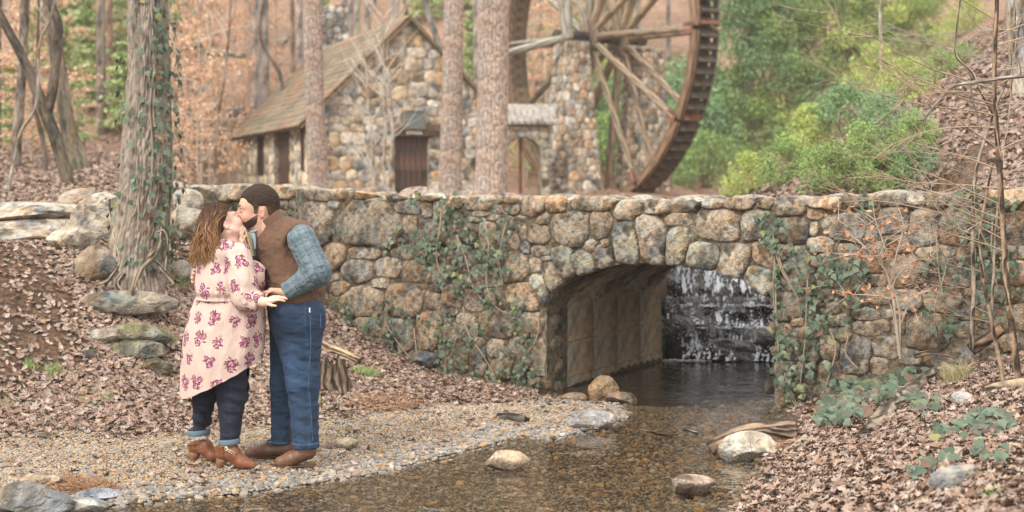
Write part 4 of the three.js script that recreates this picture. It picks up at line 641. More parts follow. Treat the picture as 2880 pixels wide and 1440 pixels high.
trunkTree('background_tree', 'dark crooked stem in front of the broad grey trunk', 'tree', [[790, 215, 12], [762, 165, 11], [736, 120, 9], [732, 60, 9], [748, -20, 9]], 50, { col: [0.26, 0.20, 0.16], n: 24, height: 9 });
trunkTree('edge_tree', 'pale smooth trunk at the upper right edge of the picture', 'tree', [[2880, 330, 62], [2866, 150, 58], [2858, 0, 56]], 17, { col: [0.66, 0.58, 0.48], wob: 0.03 });
trunkTree('bank_sapling', 'slender pale sapling standing among the green bank shrubs', 'sapling', [[2482, 345, 8], [2478, 200, 9], [2476, 90, 8], [2474, 0, 7]], 22, { col: [0.60, 0.52, 0.43], height: 7, seg: 8, n: 24, branches: 3 });
trunkTree('crooked_sapling', 'crooked pale sapling left of the house with russet leaves', 'sapling', [[600, 540, 12], [606, 420, 10], [616, 300, 10], [632, 215, 8]], 30, { col: [0.46, 0.36, 0.28], height: 5.2, seg: 8, n: 24, branches: 5 });
for (const [l, pts] of [['left bare white stem before the gable wall', [[1051, 540, 10], [1048, 400, 9], [1040, 300, 7], [1024, 140, 4]]], ['middle bare white stem before the gable wall', [[1078, 540, 10], [1084, 330, 9], [1078, 120, 5], [1074, 20, 3]]], ['right bare white stem beside the gable door', [[1088, 540, 10], [1104, 420, 10], [1101, 310, 8], [1094, 230, 5]]]]) {
  const a = trunkTree('bare_sapling', l, 'sapling', pts, 33, { col: [0.66, 0.58, 0.48], height: 3, seg: 7, n: 24, nocrown: true, wob: 0.02 }), r = rng(pts[0][0]), g = new Geo();
  for (let k = 0; k < 12; k++) { const f = 0.35 + 0.6 * r(), p = a.curve.getPoint(f), s = r() < 0.5 ? -1 : 1; bare(g, p, V(s * (0.5 + r() * 0.6), 0.9, (r() - 0.5)).normalize(), 0.7 + 0.5 * r(), 0.012, 1, r, [0.60, 0.53, 0.44]); } part('twig', g.build(), M.twig, a.t);
}
// ---- foliage: crowns of many small leaf faces
function leafCloud(r, n, shape, size, cols) {                          // shape(r) -> point ; each leaf two bent triangles
  const g = new Geo(), a = V(0, 0, 0), b = V(0, 0, 0), nn = V(0, 0, 0);
  for (let i = 0; i < n; i++) {
    const p = shape(r, i), s = size * (0.6 + 0.8 * r()); nn.set(r() - 0.5, r() * 0.9 - 0.1, r() - 0.5).normalize(); a.set(r() - 0.5, r() - 0.5, r() - 0.5).cross(nn).normalize(); b.crossVectors(nn, a);
    const c = cols[Math.floor(r() * cols.length)], k = 0.8 + 0.4 * r(); g.col = [c[0] * k, c[1] * k, c[2] * k];
    const v = (x, y, z) => g.v(p.x + a.x * x * s + b.x * y * s + nn.x * z * s, p.y + a.y * x * s + b.y * y * s + nn.y * z * s, p.z + a.z * x * s + b.z * y * s + nn.z * z * s, 0, 0);
    const A = v(-1, 0, 0), B = v(0, -0.45, 0.15), C = v(1, 0, 0), D = v(0, 0.45, 0.15); g.quad(A, B, C, D);
  }
  return g.build(false);
}
const clumps = (r, rx, ry, rz, n, cr) => { const cs = Array.from({ length: n }, () => { const a = r() * TAU, h = r() * 2 - 0.7, k = Math.sqrt(1 - Math.min(0.95, h * h * 0.8)) * (0.5 + 0.5 * r()); return V(Math.cos(a) * k * rx, Math.max(0.1, h * 0.62 + 0.45) * ry, Math.sin(a) * k * rz); }); return (q) => { const c = cs[Math.floor(q() * n)], d = V(q() - 0.5, q() - 0.5, q() - 0.5).normalize().multiplyScalar(cr * (0.45 + 0.6 * Math.sqrt(q()))); return d.add(c); }; };
const GREENS = [[[0.228, 0.356, 0.110], [0.317, 0.463, 0.132], [0.417, 0.570, 0.177], [0.148, 0.259, 0.088]], [[0.169, 0.312, 0.147], [0.238, 0.411, 0.192], [0.317, 0.499, 0.220], [0.119, 0.214, 0.104]], [[0.397, 0.516, 0.132], [0.516, 0.606, 0.177], [0.278, 0.411, 0.118], [0.655, 0.677, 0.236]]];
const shrubGeo = [0, 1, 2].map((k) => { const r = rng(400 + k); return leafCloud(r, 5200, clumps(r, 1.0, 1.1, 0.9, 34, 0.32), 0.04, GREENS[k]); });
const stemGeo = [0, 1, 2].map((k) => { const r = rng(420 + k), g = new Geo(); for (let i = 0; i < 9; i++) bare(g, V((r() - 0.5) * 0.4, -0.2, (r() - 0.5) * 0.4), V(r() - 0.5, 1.1, r() - 0.5).normalize(), 1.3, 0.02, 1, r, [0.22, 0.16, 0.11]); return g.build(); });
// [x, y of the foot, half width] in the photograph; each stands where that sight line meets the slope, those behind the wheel at a set distance
const SHRUBS = [[1560, 400, 90, 2, 57], [1640, 150, 90, 1, 66], [1700, 330, 90, 1, 60], [1760, 480, 100, 0, 57], [1520, 200, 80, 2, 68], [1850, 420, 130, 1, 56], [1900, 260, 130, 1, 58], [1800, 200, 110, 1, 60], [1950, 120, 130, 1, 60], [1740, 90, 100, 2, 62], [1980, 400, 90, 0, 52], [2090, 180, 90, 1], [2085, 330, 80, 0], [2150, 250, 90, 1], [2130, 440, 85, 0], [2200, 130, 90, 0], [2190, 360, 85, 2], [2210, 520, 75, 0], [2260, 230, 90, 0], [2290, 340, 80, 1], [2280, 450, 80, 2], [2330, 530, 70, 0], [2330, 130, 85, 2], [2370, 250, 85, 0], [2390, 380, 80, 1], [2420, 480, 75, 0], [2430, 150, 80, 0], [2460, 280, 80, 2], [2490, 400, 75, 1], [2480, 540, 70, 0], [2530, 170, 75, 0], [2550, 300, 70, 2], [2570, 430, 65, 0], [2580, 520, 55, 1], [2600, 120, 65, 2], [2640, 230, 50, 0], [2100, 545, 60, 2], [2160, 60, 80, 1], [2260, 60, 80, 0], [2370, 50, 80, 1], [2480, 60, 75, 2], [2590, 40, 60, 0], [2720, 90, 55, 2], [2700, 190, 40, 0], [2050, 60, 90, 1], [2040, 470, 45, 0]];
const tone = ['bright green', 'bluish green', 'yellow-green'], sizeOf = (w) => (w > 84 ? 'large' : w > 66 ? 'middling' : 'small'), cells = new Map();
SHRUBS.forEach(([x, y, w, k, D], i) => {
  let p; if (D) { p = P(x, y, D); p.y = Math.min(p.y, ground(p.x, D)); } else { p = P(x, y, 60); for (let d = 15; d < 62; d += 0.1) { const q = P(x, y, d); if (q.y <= ground(q.x, d)) { p = q; D = d; break; } } D = D ?? 60; }
  const s = ((w / FOC) * D) * 1.22, col = x < 2000 ? 'behind the wheel spokes' : x < 2140 ? 'beside the wheel rim' : x < 2290 ? 'left of mid-bank' : x < 2430 ? 'left of the slender sapling' : x < 2530 ? 'at the slender sapling' : 'at the bank end', rowk = y < 100 ? ', top edge' : y < 200 ? ', upper row' : y < 320 ? ', middle row' : y < 460 ? ', lower row' : ', just over the coping';
  let l = `${sizeOf(w)} ${tone[k]} shrub ${col}${rowk}`; const n = cells.get(l) ?? 0; cells.set(l, n + 1); if (n) l = l.replace('shrub', ['', 'drooping shrub', 'spreading shrub'][n] ?? 'loose shrub');
  const t = thing('bank_shrub', l, 'shrub', p, 'evergreen shrubs on the bank'); t.scale.set(s * 1.05, s, s); t.rotation.y = i * 2.1;
  const f = new THREE.Mesh(shrubGeo[k], M.leaf); f.name = 'foliage'; f.castShadow = f.receiveShadow = true; t.add(f); const st = new THREE.Mesh(stemGeo[k], M.twig); st.name = 'stem'; t.add(st);
});
const uniq = (l) => { const n = cells.get(l) ?? 0; cells.set(l, n + 1); return n ? ['', 'paler ', 'smaller ', 'farther '][n] + l : l; };
// russet beech leaves that hang on through the winter, and soft green young pines
const beechGeo = [0, 1].map((k) => { const r = rng(440 + k); const sp = Array.from({ length: 34 }, () => [r() * TAU, 0.15 + 0.95 * r(), r()]); return leafCloud(r, 1250, (q) => { const [a, h, l] = sp[Math.floor(q() * 34)], f = Math.sqrt(q()) * (0.5 + 0.5 * l) * (1.2 - 0.5 * h); return V(Math.cos(a) * f + (q() - 0.5) * 0.12, h * 1.5 + f * 0.12 + (q() - 0.5) * 0.07, Math.sin(a) * f + (q() - 0.5) * 0.12); }, 0.032, [[0.60, 0.38, 0.24], [0.68, 0.46, 0.31], [0.54, 0.31, 0.18], [0.74, 0.56, 0.41]]); });
const beechStem = [0, 1].map((k) => { const r = rng(450 + k), g = new Geo(); g.col = [0.4, 0.33, 0.27]; g.tube([V(0, -0.3, 0), V(0.05, 0.8, 0), V(0, 1.8, 0.04)], (t) => 0.035 - 0.025 * t, 6); for (let i = 0; i < 14; i++) { const a = r() * TAU; bare(g, V(0, 0.3 + 1.2 * r(), 0), V(Math.cos(a), 0.25, Math.sin(a)).normalize(), 0.9, 0.012, 0, r, [0.4, 0.33, 0.27]); } return g.build(); });
[[560, 300, 34, 1.5], [520, 380, 32, 1.2], [590, 170, 48, 1.9], [520, 130, 50, 2.0], [690, 80, 62, 2.0], [600, 60, 58, 2.1], [560, 400, 30, 1.0], [640, 240, 56, 1.6], [60, 270, 32, 1.4], [120, 100, 42, 1.8], [180, 290, 30, 1.2], [20, 60, 40, 1.9], [250, 60, 54, 2.0], [90, 330, 30, 1.1], [1500, 60, 62, 2.2], [1480, 180, 56, 1.7], [330, 130, 58, 2.0], [1590, 30, 66, 2.2], [700, 150, 64, 1.8], [480, 230, 44, 1.6], [780, 40, 64, 2.1], [1540, 200, 60, 2.0], [1720, 90, 64, 2.2], [1470, 320, 54, 1.6]].forEach(([x, y, D, s], i) => {
  const p = P(x, y, D), gy = ground(p.x, D), h = Math.max(0.2, p.y - gy); p.y = gy; const t = thing('beech_sapling', uniq(`${['bushy', 'airy', 'tiered', 'ragged', 'wide'][i % 5]} russet beech ${x < 300 ? 'in the wood at the far left' : x < 420 ? 'left of the ivy tree' : x < 720 ? 'between the ivy tree and the house' : x < 900 ? 'above the house roof' : 'seen through the wheel spokes'}${y < 100 ? ', near the top edge' : y < 240 ? ', at mid height' : ', low on the slope'}`), 'sapling', p, 'russet beech saplings in the wood');
  t.scale.set(s, Math.max(s, h / 1.0), s); t.rotation.y = i * 1.7; const f = new THREE.Mesh(beechGeo[i % 2], M.leaf); f.name = 'foliage'; f.castShadow = f.receiveShadow = true; t.add(f); const st = new THREE.Mesh(beechStem[i % 2], M.twig); st.name = 'stem'; t.add(st);
});
const youngGeo = (() => { const r = rng(460); return leafCloud(r, 2400, (q) => { const h = q(), a = q() * TAU, w = 0.55 * (1 - h * 0.75) * Math.sqrt(q()) * (0.7 + 0.3 * Math.sin(h * 40)); return V(Math.cos(a) * w, 0.1 + h * 1.9, Math.sin(a) * w); }, 0.05, [[0.36, 0.47, 0.18], [0.44, 0.54, 0.23], [0.50, 0.58, 0.29], [0.30, 0.40, 0.17]]); })();
const youngStem = (() => { const g = new Geo(); g.col = [0.3, 0.22, 0.16]; g.tube([V(0, -0.2, 0), V(0, 1.9, 0)], (t) => 0.03 - 0.02 * t, 6); return g.build(); })();
[[175, 300, 42, 2.2], [205, 210, 52, 2.8], [245, 260, 48, 2.4], [345, 300, 46, 1.8], [120, 220, 52, 2.6], [330, 220, 56, 2.4], [1190, 20, 76, 2.6], [960, 30, 82, 2.6], [1260, 40, 78, 2.6], [1330, 150, 66, 2.4], [1150, 50, 84, 2.4], [1345, 60, 78, 2.8], [800, 30, 84, 2.4], [1460, 20, 80, 2.8], [30, 330, 40, 1.6], [500, 170, 70, 2.2], [1060, 30, 88, 2.6], [900, 60, 72, 2.0], [1750, 20, 70, 2.4], [1640, 40, 72, 2.6]].forEach(([x, y, D, s], i) => {
  const p = P(x, y, D), gy = ground(p.x, D), h = Math.max(0.2, p.y - gy); p.y = gy; const t = thing('young_pine', uniq(`${['plump', 'slim', 'soft', 'shaggy', 'tapering'][i % 5]} green pine ${x < 260 ? 'in the wood at far left' : x < 420 ? 'just left of the ivy tree' : x < 900 ? 'on the slope left of the ridge' : x < 1300 ? 'on the hill above the house roof' : x < 1420 ? 'between the two right pine trunks' : 'on the hill behind the water wheel'}${y < 60 ? ', at the top edge' : ''}`), 'young pine', p, 'young green pines on the hillside');
  t.scale.set(s, Math.max(s * 0.8, h), s); t.rotation.y = i * 1.3; const f = new THREE.Mesh(youngGeo, M.leaf); f.name = 'foliage'; f.castShadow = f.receiveShadow = true; t.add(f); const st = new THREE.Mesh(youngStem, M.twig); st.name = 'stem'; t.add(st);
});

// ------------------------------------------------------------------ the couple
const skinM = phy(1, 1, 1, 0.55, { vertexColors: true, sheen: 0.15, sheenRoughness: 0.5 });
const hairM = phy(1, 1, 1, 0.75, { vertexColors: true, specularIntensity: 0.35 });
const clothM = (o) => phy(1, 1, 1, 0.9, { vertexColors: true, bumpMap: rep(T.fold, 3.2, 2.6), bumpScale: 0.032, ...o });
const denimM = clothM({}), canvasM = clothM({ roughness: 0.95 }), leatherM = phy(1, 1, 1, 0.42, { vertexColors: true, bumpMap: rep(T.stoneB, 4), bumpScale: 0.004 });
// local head: x forward, y up, z to the side, origin between the ears
function headSDF(o = {}) {
  const cr = ell(V(-0.014, 0.048, 0), V(0.104, 0.1, 0.078)), fo = ell(V(0.045, 0.045, 0), V(0.06, 0.062, 0.062)), mx = ell(V(0.045, -0.028, 0), V(0.055, 0.07, 0.054)), j1 = rc(V(-0.005, -0.045, 0.05), V(0.072, -0.092, 0.014), 0.03, 0.022), ch = ell(V(0.084, -0.094, 0), V(0.022, 0.02, 0.024)), ck = ell(V(0.06, -0.03, 0.034), V(0.034, 0.032, 0.03)), br = rc(V(0.096, 0.03, 0), V(0.078, 0.034, 0.045), 0.011, 0.012), n1 = rc(V(0.099, 0.022, 0), V(0.123, -0.020, 0), 0.009, 0.0125), n2 = ell(V(0.112, -0.027, 0.012), V(0.011, 0.008, 0.009)), l1 = ell(V(0.104, -0.054, 0), V(0.011, 0.0075, 0.021)), l2 = ell(V(0.101, -0.067, 0), V(0.011, 0.008, 0.019)), so = ell(V(0.108, 0.008, 0.033), V(0.018, 0.013, 0.017)), lid = ell(V(0.084, 0.007, 0.032), V(0.013, 0.012, 0.014)), ear = ell(V(o.ear ?? -0.03, 0.0, 0.08), V(0.019, 0.033, 0.010), new THREE.Quaternion().setFromAxisAngle(V(0, 1, 0), -0.35)), ei = ell(V((o.ear ?? -0.03) + 0.004, 0.002, 0.093), V(0.009, 0.018, 0.009)), nk = rc(V(-0.03, -0.03, 0), V(-0.05, -0.17, 0), 0.058, 0.062), und = ell(V(0.03, -0.075, 0), V(0.05, 0.03, 0.04));
  return (x, y, z) => { z = Math.abs(z); let d = smin(cr(x, y, z), fo(x, y, z), 0.03); d = smin(d, mx(x, y, z), 0.03); d = smin(d, j1(x, y, z), 0.025); d = smin(d, ch(x, y, z), 0.02); d = smin(d, und(x, y, z), 0.03); d = smin(d, ck(x, y, z), 0.02); d = smin(d, nk(x, y, z), 0.03); d = smin(d, br(x, y, z), 0.014); d = smax(d, -so(x, y, z), 0.012); d = smin(d, lid(x, y, z), 0.004); d = smin(d, n1(x, y, z), 0.012); d = smin(d, n2(x, y, z), 0.006); d = smin(d, l1(x, y, z), 0.005); d = smin(d, l2(x, y, z), 0.005); d = smin(d, smax(ear(x, y, z), -ei(x, y, z), 0.006), 0.006); return d; };
}
function frame3(c, f, u, s = 1) {                                      // local <-> world of a head or hand
  f = f.clone().normalize(); const z = V(0, 0, 0).crossVectors(f, u).normalize(), y = V(0, 0, 0).crossVectors(z, f).normalize();
  return { loc: (x, yy, zz) => { const a = x - c.x, b = yy - c.y, d = zz - c.z; return [(a * f.x + b * f.y + d * f.z) / s, (a * y.x + b * y.y + d * y.z) / s, (a * z.x + b * z.y + d * z.z) / s]; }, out: (x, yy, zz) => V(c.x + (f.x * x + y.x * yy + z.x * zz) * s, c.y + (f.y * x + y.y * yy + z.y * zz) * s, c.z + (f.z * x + y.z * yy + z.z * zz) * s), f, y, z, s, c };
}
const inFrame = (fr, g) => (x, y, z) => { const q = fr.loc(x, y, z); return g(q[0], q[1], q[2]) * fr.s; };
// hand: from the wrist along dir, palm towards n; curl per finger joint, thumb on side +1 / -1
function handSDF(wrist, dir, n, size, curl, thumb, spread = 0.12) {
  const f = dir.clone().normalize(), s = V(0, 0, 0).crossVectors(n, f).normalize().multiplyScalar(thumb), m = V(0, 0, 0).crossVectors(f, s).multiplyScalar(thumb).normalize(), at = (a, b, c) => wrist.clone().addScaledVector(f, a * size).addScaledVector(s, b * size).addScaledVector(m, c * size), fs = [], tips = [];
  const pal = [rc(at(0, 0, 0), at(0.075, 0.026, 0), 0.026 * size, 0.017 * size), rc(at(0, -0.008, 0), at(0.078, -0.022, 0), 0.024 * size, 0.015 * size), rc(at(0.03, 0, 0), at(0.082, 0.003, 0), 0.02 * size, 0.016 * size)];
  [[0.086, 0.030, 0.040, 0.024, 0.020], [0.091, 0.010, 0.045, 0.028, 0.022], [0.086, -0.011, 0.042, 0.026, 0.021], [0.076, -0.030, 0.032, 0.020, 0.018]].forEach(([a, b, l1, l2, l3], i) => {
    let p = at(a - 0.012, b, 0), d = f.clone().addScaledVector(s, spread * (1.5 - i) / 1.5 * 0.8).normalize(), r = [0.0088, 0.0092, 0.0088, 0.0078][i] * size; const cu = curl[i] ?? curl[0];
    [l1, l2, l3].forEach((l, k) => { d = d.clone().applyAxisAngle(s, cu * [0.7, 1, 0.7][k] * -thumb).normalize(); const q = p.clone().addScaledVector(d, l * size); fs.push(rc(p, q, r * (1 - 0.07 * k), r * (0.93 - 0.08 * k))); p = q; }); tips.push(p);
  });
  let p = at(0.022, 0.026, 0.006); const td = f.clone().multiplyScalar(0.72).addScaledVector(s, 0.62).addScaledVector(m, 0.32).normalize(); const q = p.clone().addScaledVector(td, 0.042 * size), q2 = q.clone().addScaledVector(td.clone().addScaledVector(f, 0.45).normalize(), 0.032 * size); fs.push(rc(p, q, 0.0135 * size, 0.0105 * size), rc(q, q2, 0.0105 * size, 0.0085 * size));
  const g = (x, y, z) => { let d = smin(smin(pal[0](x, y, z), pal[1](x, y, z), 0.012), pal[2](x, y, z), 0.012); for (const h of fs) d = smin(d, h(x, y, z), 0.0045); return d; };
  const all = [wrist, at(0.08, 0.03, 0), at(0.08, -0.03, 0), q2, ...tips]; const lo = [0, 1, 2].map((k) => Math.min(...all.map((v) => v.getComponent(k))) - 0.035), hi = [0, 1, 2].map((k) => Math.max(...all.map((v) => v.getComponent(k))) + 0.035);
  return { g, lo, hi };
}
const box3 = (pts, m) => [[0, 1, 2].map((k) => Math.min(...pts.map((v) => v.getComponent(k))) - m), [0, 1, 2].map((k) => Math.max(...pts.map((v) => v.getComponent(k))) + m)];
function limbUV(g, line, R, du = 0) {                                  // uv in metres round and along a limb
  g = g.toNonIndexed(); const p = g.attributes.position, u = new Float32Array(p.count * 2), q = V(0, 0, 0); let acc = [0]; for (let i = 1; i < line.length; i++) acc.push(acc[i - 1] + line[i].distanceTo(line[i - 1]));
  const fr = []; for (let i = 0; i < line.length - 1; i++) { const t = line[i + 1].clone().sub(line[i]).normalize(), a = V(0, 0, -1).addScaledVector(t, t.z).normalize(), b = V(0, 0, 0).crossVectors(t, a); fr.push([t, a, b]); }
  for (let i = 0; i < p.count; i++) {
    q.fromBufferAttribute(p, i); let best = 1e9, bu = 0, bv = 0, bi = 0;
    for (let k = 0; k < fr.length; k++) { const d = q.clone().sub(line[k]), L = line[k + 1].distanceTo(line[k]), t = clamp(d.dot(fr[k][0]) / L) * L, e = d.clone().addScaledVector(fr[k][0], -t), m = e.length(); if (m < best) { best = m; bi = k; bu = Math.atan2(e.dot(fr[k][2]), e.dot(fr[k][1])); bv = acc[k] + d.dot(fr[k][0]); } }
    u[i * 2] = bu; u[i * 2 + 1] = bv;
  }
  for (let i = 0; i < p.count; i += 3) for (const k of [1, 2]) { const a = u[i * 2]; let b = u[(i + k) * 2]; if (b - a > Math.PI) b -= TAU; if (a - b > Math.PI) b += TAU; u[(i + k) * 2] = b; }
  for (let i = 0; i < p.count; i++) u[i * 2] = u[i * 2] * R + du;
  g.setAttribute('uv', new THREE.BufferAttribute(u, 2)); return g;
}
const solid = (c, n = 0.06) => (x, y, z) => { const k = 1 + n * fbm(x * 9, y * 9, z * 9, 3); return [c[0] * k, c[1] * k, c[2] * k]; };
const floralTex = (() => {                                              // blush fabric printed with rose bunches
  const n = 1024, cv = document.createElement('canvas'); cv.width = cv.height = n; const c = cv.getContext('2d'), r = rng(17); c.fillStyle = 'rgb(230,203,191)'; c.fillRect(0, 0, n, n);
  const blob = (x, y, a, b, t, col) => { for (const ox of [-n, 0, n]) for (const oy of [-n, 0, n]) { if (Math.abs(x + ox - n / 2) > n * 0.7 || Math.abs(y + oy - n / 2) > n * 0.7) continue; c.save(); c.translate(x + ox, y + oy); c.rotate(t); c.fillStyle = col; c.beginPath(); c.ellipse(0, 0, a, b, 0, 0, TAU); c.fill(); c.restore(); } };
  const rose = (x, y, R) => { for (let k = 0; k < 9; k++) { const a = r() * TAU; blob(x + Math.cos(a) * R * 0.7, y + Math.sin(a) * R * 0.7, R * 0.55, R * 0.42, a, ['rgb(126,54,80)', 'rgb(152,76,102)', 'rgb(110,46,66)'][k % 3]); } blob(x, y, R * 0.85, R * 0.8, 0, 'rgb(172,104,130)'); for (let k = 0; k < 11; k++) { const a = r() * TAU, q = R * (0.2 + 0.5 * r()); blob(x + Math.cos(a) * q, y + Math.sin(a) * q, R * 0.34, R * 0.12, a + 1.4, ['rgb(226,180,200)', 'rgb(200,124,154)', 'rgb(244,222,228)', 'rgb(128,52,86)'][k % 4]); } };
  const NX = 4, NY = 4; for (let j = 0; j < NY; j++) for (let i = 0; i < NX; i++) {
    const x = ((i + 0.5 + (j % 2) * 0.5 + (r() - 0.5) * 0.25) / NX) * n, y = ((j + 0.5 + (r() - 0.5) * 0.25) / NY) * n, big = 0.8 + 0.4 * r();
    for (let k = 0; k < 9; k++) { const a = r() * TAU, q = 62 * big; blob(x + Math.cos(a) * q, y + Math.sin(a) * q * 1.15, 24 * big, 10, a + 0.5, ['rgb(132,86,86)', 'rgb(160,108,104)', 'rgb(116,70,74)', 'rgb(170,120,108)'][k % 4]); }
    for (let k = 0; k < 10; k++) { const a = r() * TAU, q = (75 + 40 * r()) * big; blob(x + Math.cos(a) * q * 0.8, y + Math.sin(a) * q, 8, 6, a, ['rgb(240,222,214)', 'rgb(172,96,116)', 'rgb(232,206,206)'][k % 3]); }
    rose(x, y, 44 * big); rose(x + 46 * big * (r() - 0.3), y + 52 * big, 32 * big); rose(x - 42 * big, y - 24 * big, 28 * big); if (r() < 0.6) rose(x + 34 * big, y - 44 * big, 22 * big);
  }
  const t = new THREE.CanvasTexture(cv); t.colorSpace = THREE.SRGBColorSpace; t.wrapS = t.wrapT = THREE.RepeatWrapping; t.magFilter = THREE.LinearFilter; return t;
})();
const plaidTex = tex(256, (u, v) => {                                   // slate blue flannel check
  const st = (t, a, w) => { const d = Math.abs(((t - a + 0.5) % 1 + 1) % 1 - 0.5); return d < w ? 1 : 0; }; let c = [0.47, 0.56, 0.60];
  const band = (t) => st(t, 0.25, 0.17); const b = (band(u) + band(v)) / 2; c = c.map((x, k) => lerp(x, [0.34, 0.43, 0.49][k], b * 0.75));
  for (const t of [u, v]) { if (st(t, 0.62, 0.012)) c = c.map((x, k) => lerp(x, [0.24, 0.26, 0.29][k], 0.6)); if (st(t, 0.82, 0.022)) c = c.map((x, k) => lerp(x, [0.68, 0.66, 0.62][k], 0.5)); if (st(t, 0.25, 0.014)) c = c.map((x, k) => lerp(x, [0.42, 0.34, 0.30][k], 0.55)); }
  const n = 0.04 * pnoise(u * 128, v * 128, 128); return c.map((x) => x + n);
});
const floralM = phy(0.68, 0.675, 0.68, 0.85, { map: rep(floralTex, 1 / 0.54), bumpMap: rep(T.fold, 2.4, 1.2), bumpScale: 0.02, side: THREE.DoubleSide, sheen: 0.2, sheenRoughness: 0.6 });
const plaidM = phy(0.70, 0.69, 0.69, 0.9, { map: rep(plaidTex, 1 / 0.085), bumpMap: rep(T.fold, 5, 4), bumpScale: 0.022 });
const solePlane = (pts) => Math.min(...pts.map(([x, d]) => ground(x, d)));
const wr = (x, y, z, a, sx, sy) => a * (fbm(x * sx, y * sy, z * sx, 3) + 0.6 * noise((x + y * 0.7) * sx * 1.5, (y - x * 0.4) * sy * 1.3, z * sx));
// ================================================================ the man
{
  const D0 = 9.22, W = (x, y, dz = 0) => P(x, y, D0 - dz), base = W(835, 1292); base.y = 0.05;
  const man = thing('person', 'bearded man in brown vest, plaid shirt and blue jeans, leaning in to kiss', 'person', base, 'couple kissing by the stream');
  const hf = frame3(W(724, 598, 0.05), V(-0.97, 0.03, 0.16), V(0.05, 1, 0), 1.08), hd = inFrame(hf, headSDF());
  const S = W(850, 672, 0.19), E = W(892, 764, 0.26), Wr = W(806, 822, 0.25), S2 = W(800, 672, -0.2), E2 = W(690, 740, -0.28), Wr2 = W(580, 772, -0.24);
  const neck = rc(W(742, 640, 0.06), W(785, 690, 0), 0.068, 0.09);
  // hands: the near one closes round her forearm, the far one lies on her back
  const hA = handSDF(W(802, 824, 0.26), W(752, 815, 0.27).sub(W(802, 824, 0.26)), V(0.25, -1, 0.1), 1.12, [0.55, 0.6, 0.65, 0.7], 1), hB = handSDF(W(562, 775, -0.2), V(-0.25, 0.05, 1), V(1, 0, 0.2), 1.1, [0.3, 0.3, 0.35, 0.4], 1);
  const torso = uni(0.05, rc(W(795, 690), W(830, 815), 0.15, 0.165, 1.2), rc(W(830, 815), W(835, 900), 0.165, 0.16, 1.2), rc(S, S2, 0.06, 0.06), neck, rc(S, E, 0.07, 0.062), rc(E, Wr, 0.062, 0.032), rc(S2, E2, 0.07, 0.06), rc(E2, Wr2, 0.06, 0.032), rc(Wr2, W(562, 775, -0.2), 0.032, 0.028), rc(W(842, 930, 0.09), W(851, 1075, 0.11), 0.12, 0.07), rc(W(851, 1075, 0.11), W(860, 1255, 0.12), 0.07, 0.045), rc(W(815, 930, -0.08), W(792, 1075, -0.09), 0.12, 0.07), rc(W(792, 1075, -0.09), W(787, 1250, -0.1), 0.07, 0.045));
  const skinCol = (x, y, z) => {
    const q = hf.loc(x, y, z); let c = [0.56, 0.335, 0.245]; const near = Math.hypot(...q) < 0.22;
    if (near) { const ck = Math.exp(-((q[0] - 0.065) ** 2 + (q[1] + 0.02) ** 2) / 0.0012), lip = Math.exp(-(((q[0] - 0.108) / 0.02) ** 2 + ((q[1] + 0.06) / 0.012) ** 2)) * (Math.abs(q[2]) < 0.024 ? 1 : 0), ear = Math.exp(-((q[0] + 0.03) ** 2 + q[1] ** 2) / 0.0009) * (Math.abs(q[2]) > 0.07 ? 1 : 0), stub = sstep(0.0, -0.03, q[1] + (q[0] - 0.02) * 0.3) * (q[0] > -0.03 ? 0.3 : 0); c = [c[0] * (1 + 0.06 * ck), c[1] * (1 - 0.16 * ck - 0.12 * ear), c[2] * (1 - 0.16 * ck - 0.12 * ear)]; c = c.map((v, k) => lerp(lerp(v, [0.2, 0.12, 0.09][k], stub), [0.46, 0.17, 0.15][k], lip * 0.8)); }
    const k = 1 + 0.05 * fbm(x * 40, y * 40, z * 40, 2); return c.map((v) => v * k);
  };
  const [b0, b1] = box3([W(740, 660, 0.3), W(940, 1270, -0.2), Wr2, E2, W(835, 900, 0.45)], 0.12), hb = box3([W(640, 500, 0.28), W(800, 680, -0.1)], 0.02);
  const body = mergeGeometries([polygonise(torso, b0, b1, 0.016), polygonise((x, y, z) => smin(hd(x, y, z), neck(x, y, z), 0.03), hb[0], hb[1], 0.0042), polygonise((x, y, z) => smin(hA.g(x, y, z), rc(E, Wr, 0.06, 0.032)(x, y, z), 0.01), hA.lo, hA.hi, 0.004), polygonise(hB.g, hB.lo, hB.hi, 0.005)].map((g) => g.toNonIndexed()));
  part('body', colored(body, skinCol), skinM, man);
  // hair, beard, brow, lashes
  const cap = ell(V(-0.014, 0.057, 0), V(0.119, 0.117, 0.085)), hl = (x) => x > 0.08 ? 0.074 : x > 0.055 ? lerp(0.046, 0.074, (x - 0.055) / 0.025) : x > 0.022 ? lerp(0.03, 0.046, (x - 0.022) / 0.033) : x > -0.004 ? -0.022 : x > -0.05 ? 0.035 : lerp(-0.045, 0.035, clamp((x + 0.075) / 0.025));
  const hair = inFrame(hf, (x, y, z) => smax(cap(x, y, z) - 0.002 * noise(x * 50, y * 50, z * 50) - 0.001 * noise(x * 140, y * 120, z * 140), (hl(x) - y) * 0.75, 0.022));
  part('hair', colored(polygonise(hair, ...box3([hf.out(-0.14, -0.08, 0), hf.out(0.12, 0.19, 0.1), hf.out(0, 0, -0.11), hf.out(0, 0, 0.11)], 0.04), 0.0045), (x, y, z) => { const k = 0.7 + 0.6 * Math.abs(noise(x * 130, y * 60, z * 130)); const fade = sstep(0.065, -0.03, hf.loc(x, y, z)[1]); return [lerp(0.04, 0.16, fade) * k, lerp(0.026, 0.098, fade) * k, lerp(0.019, 0.07, fade) * k]; }), hairM, man);
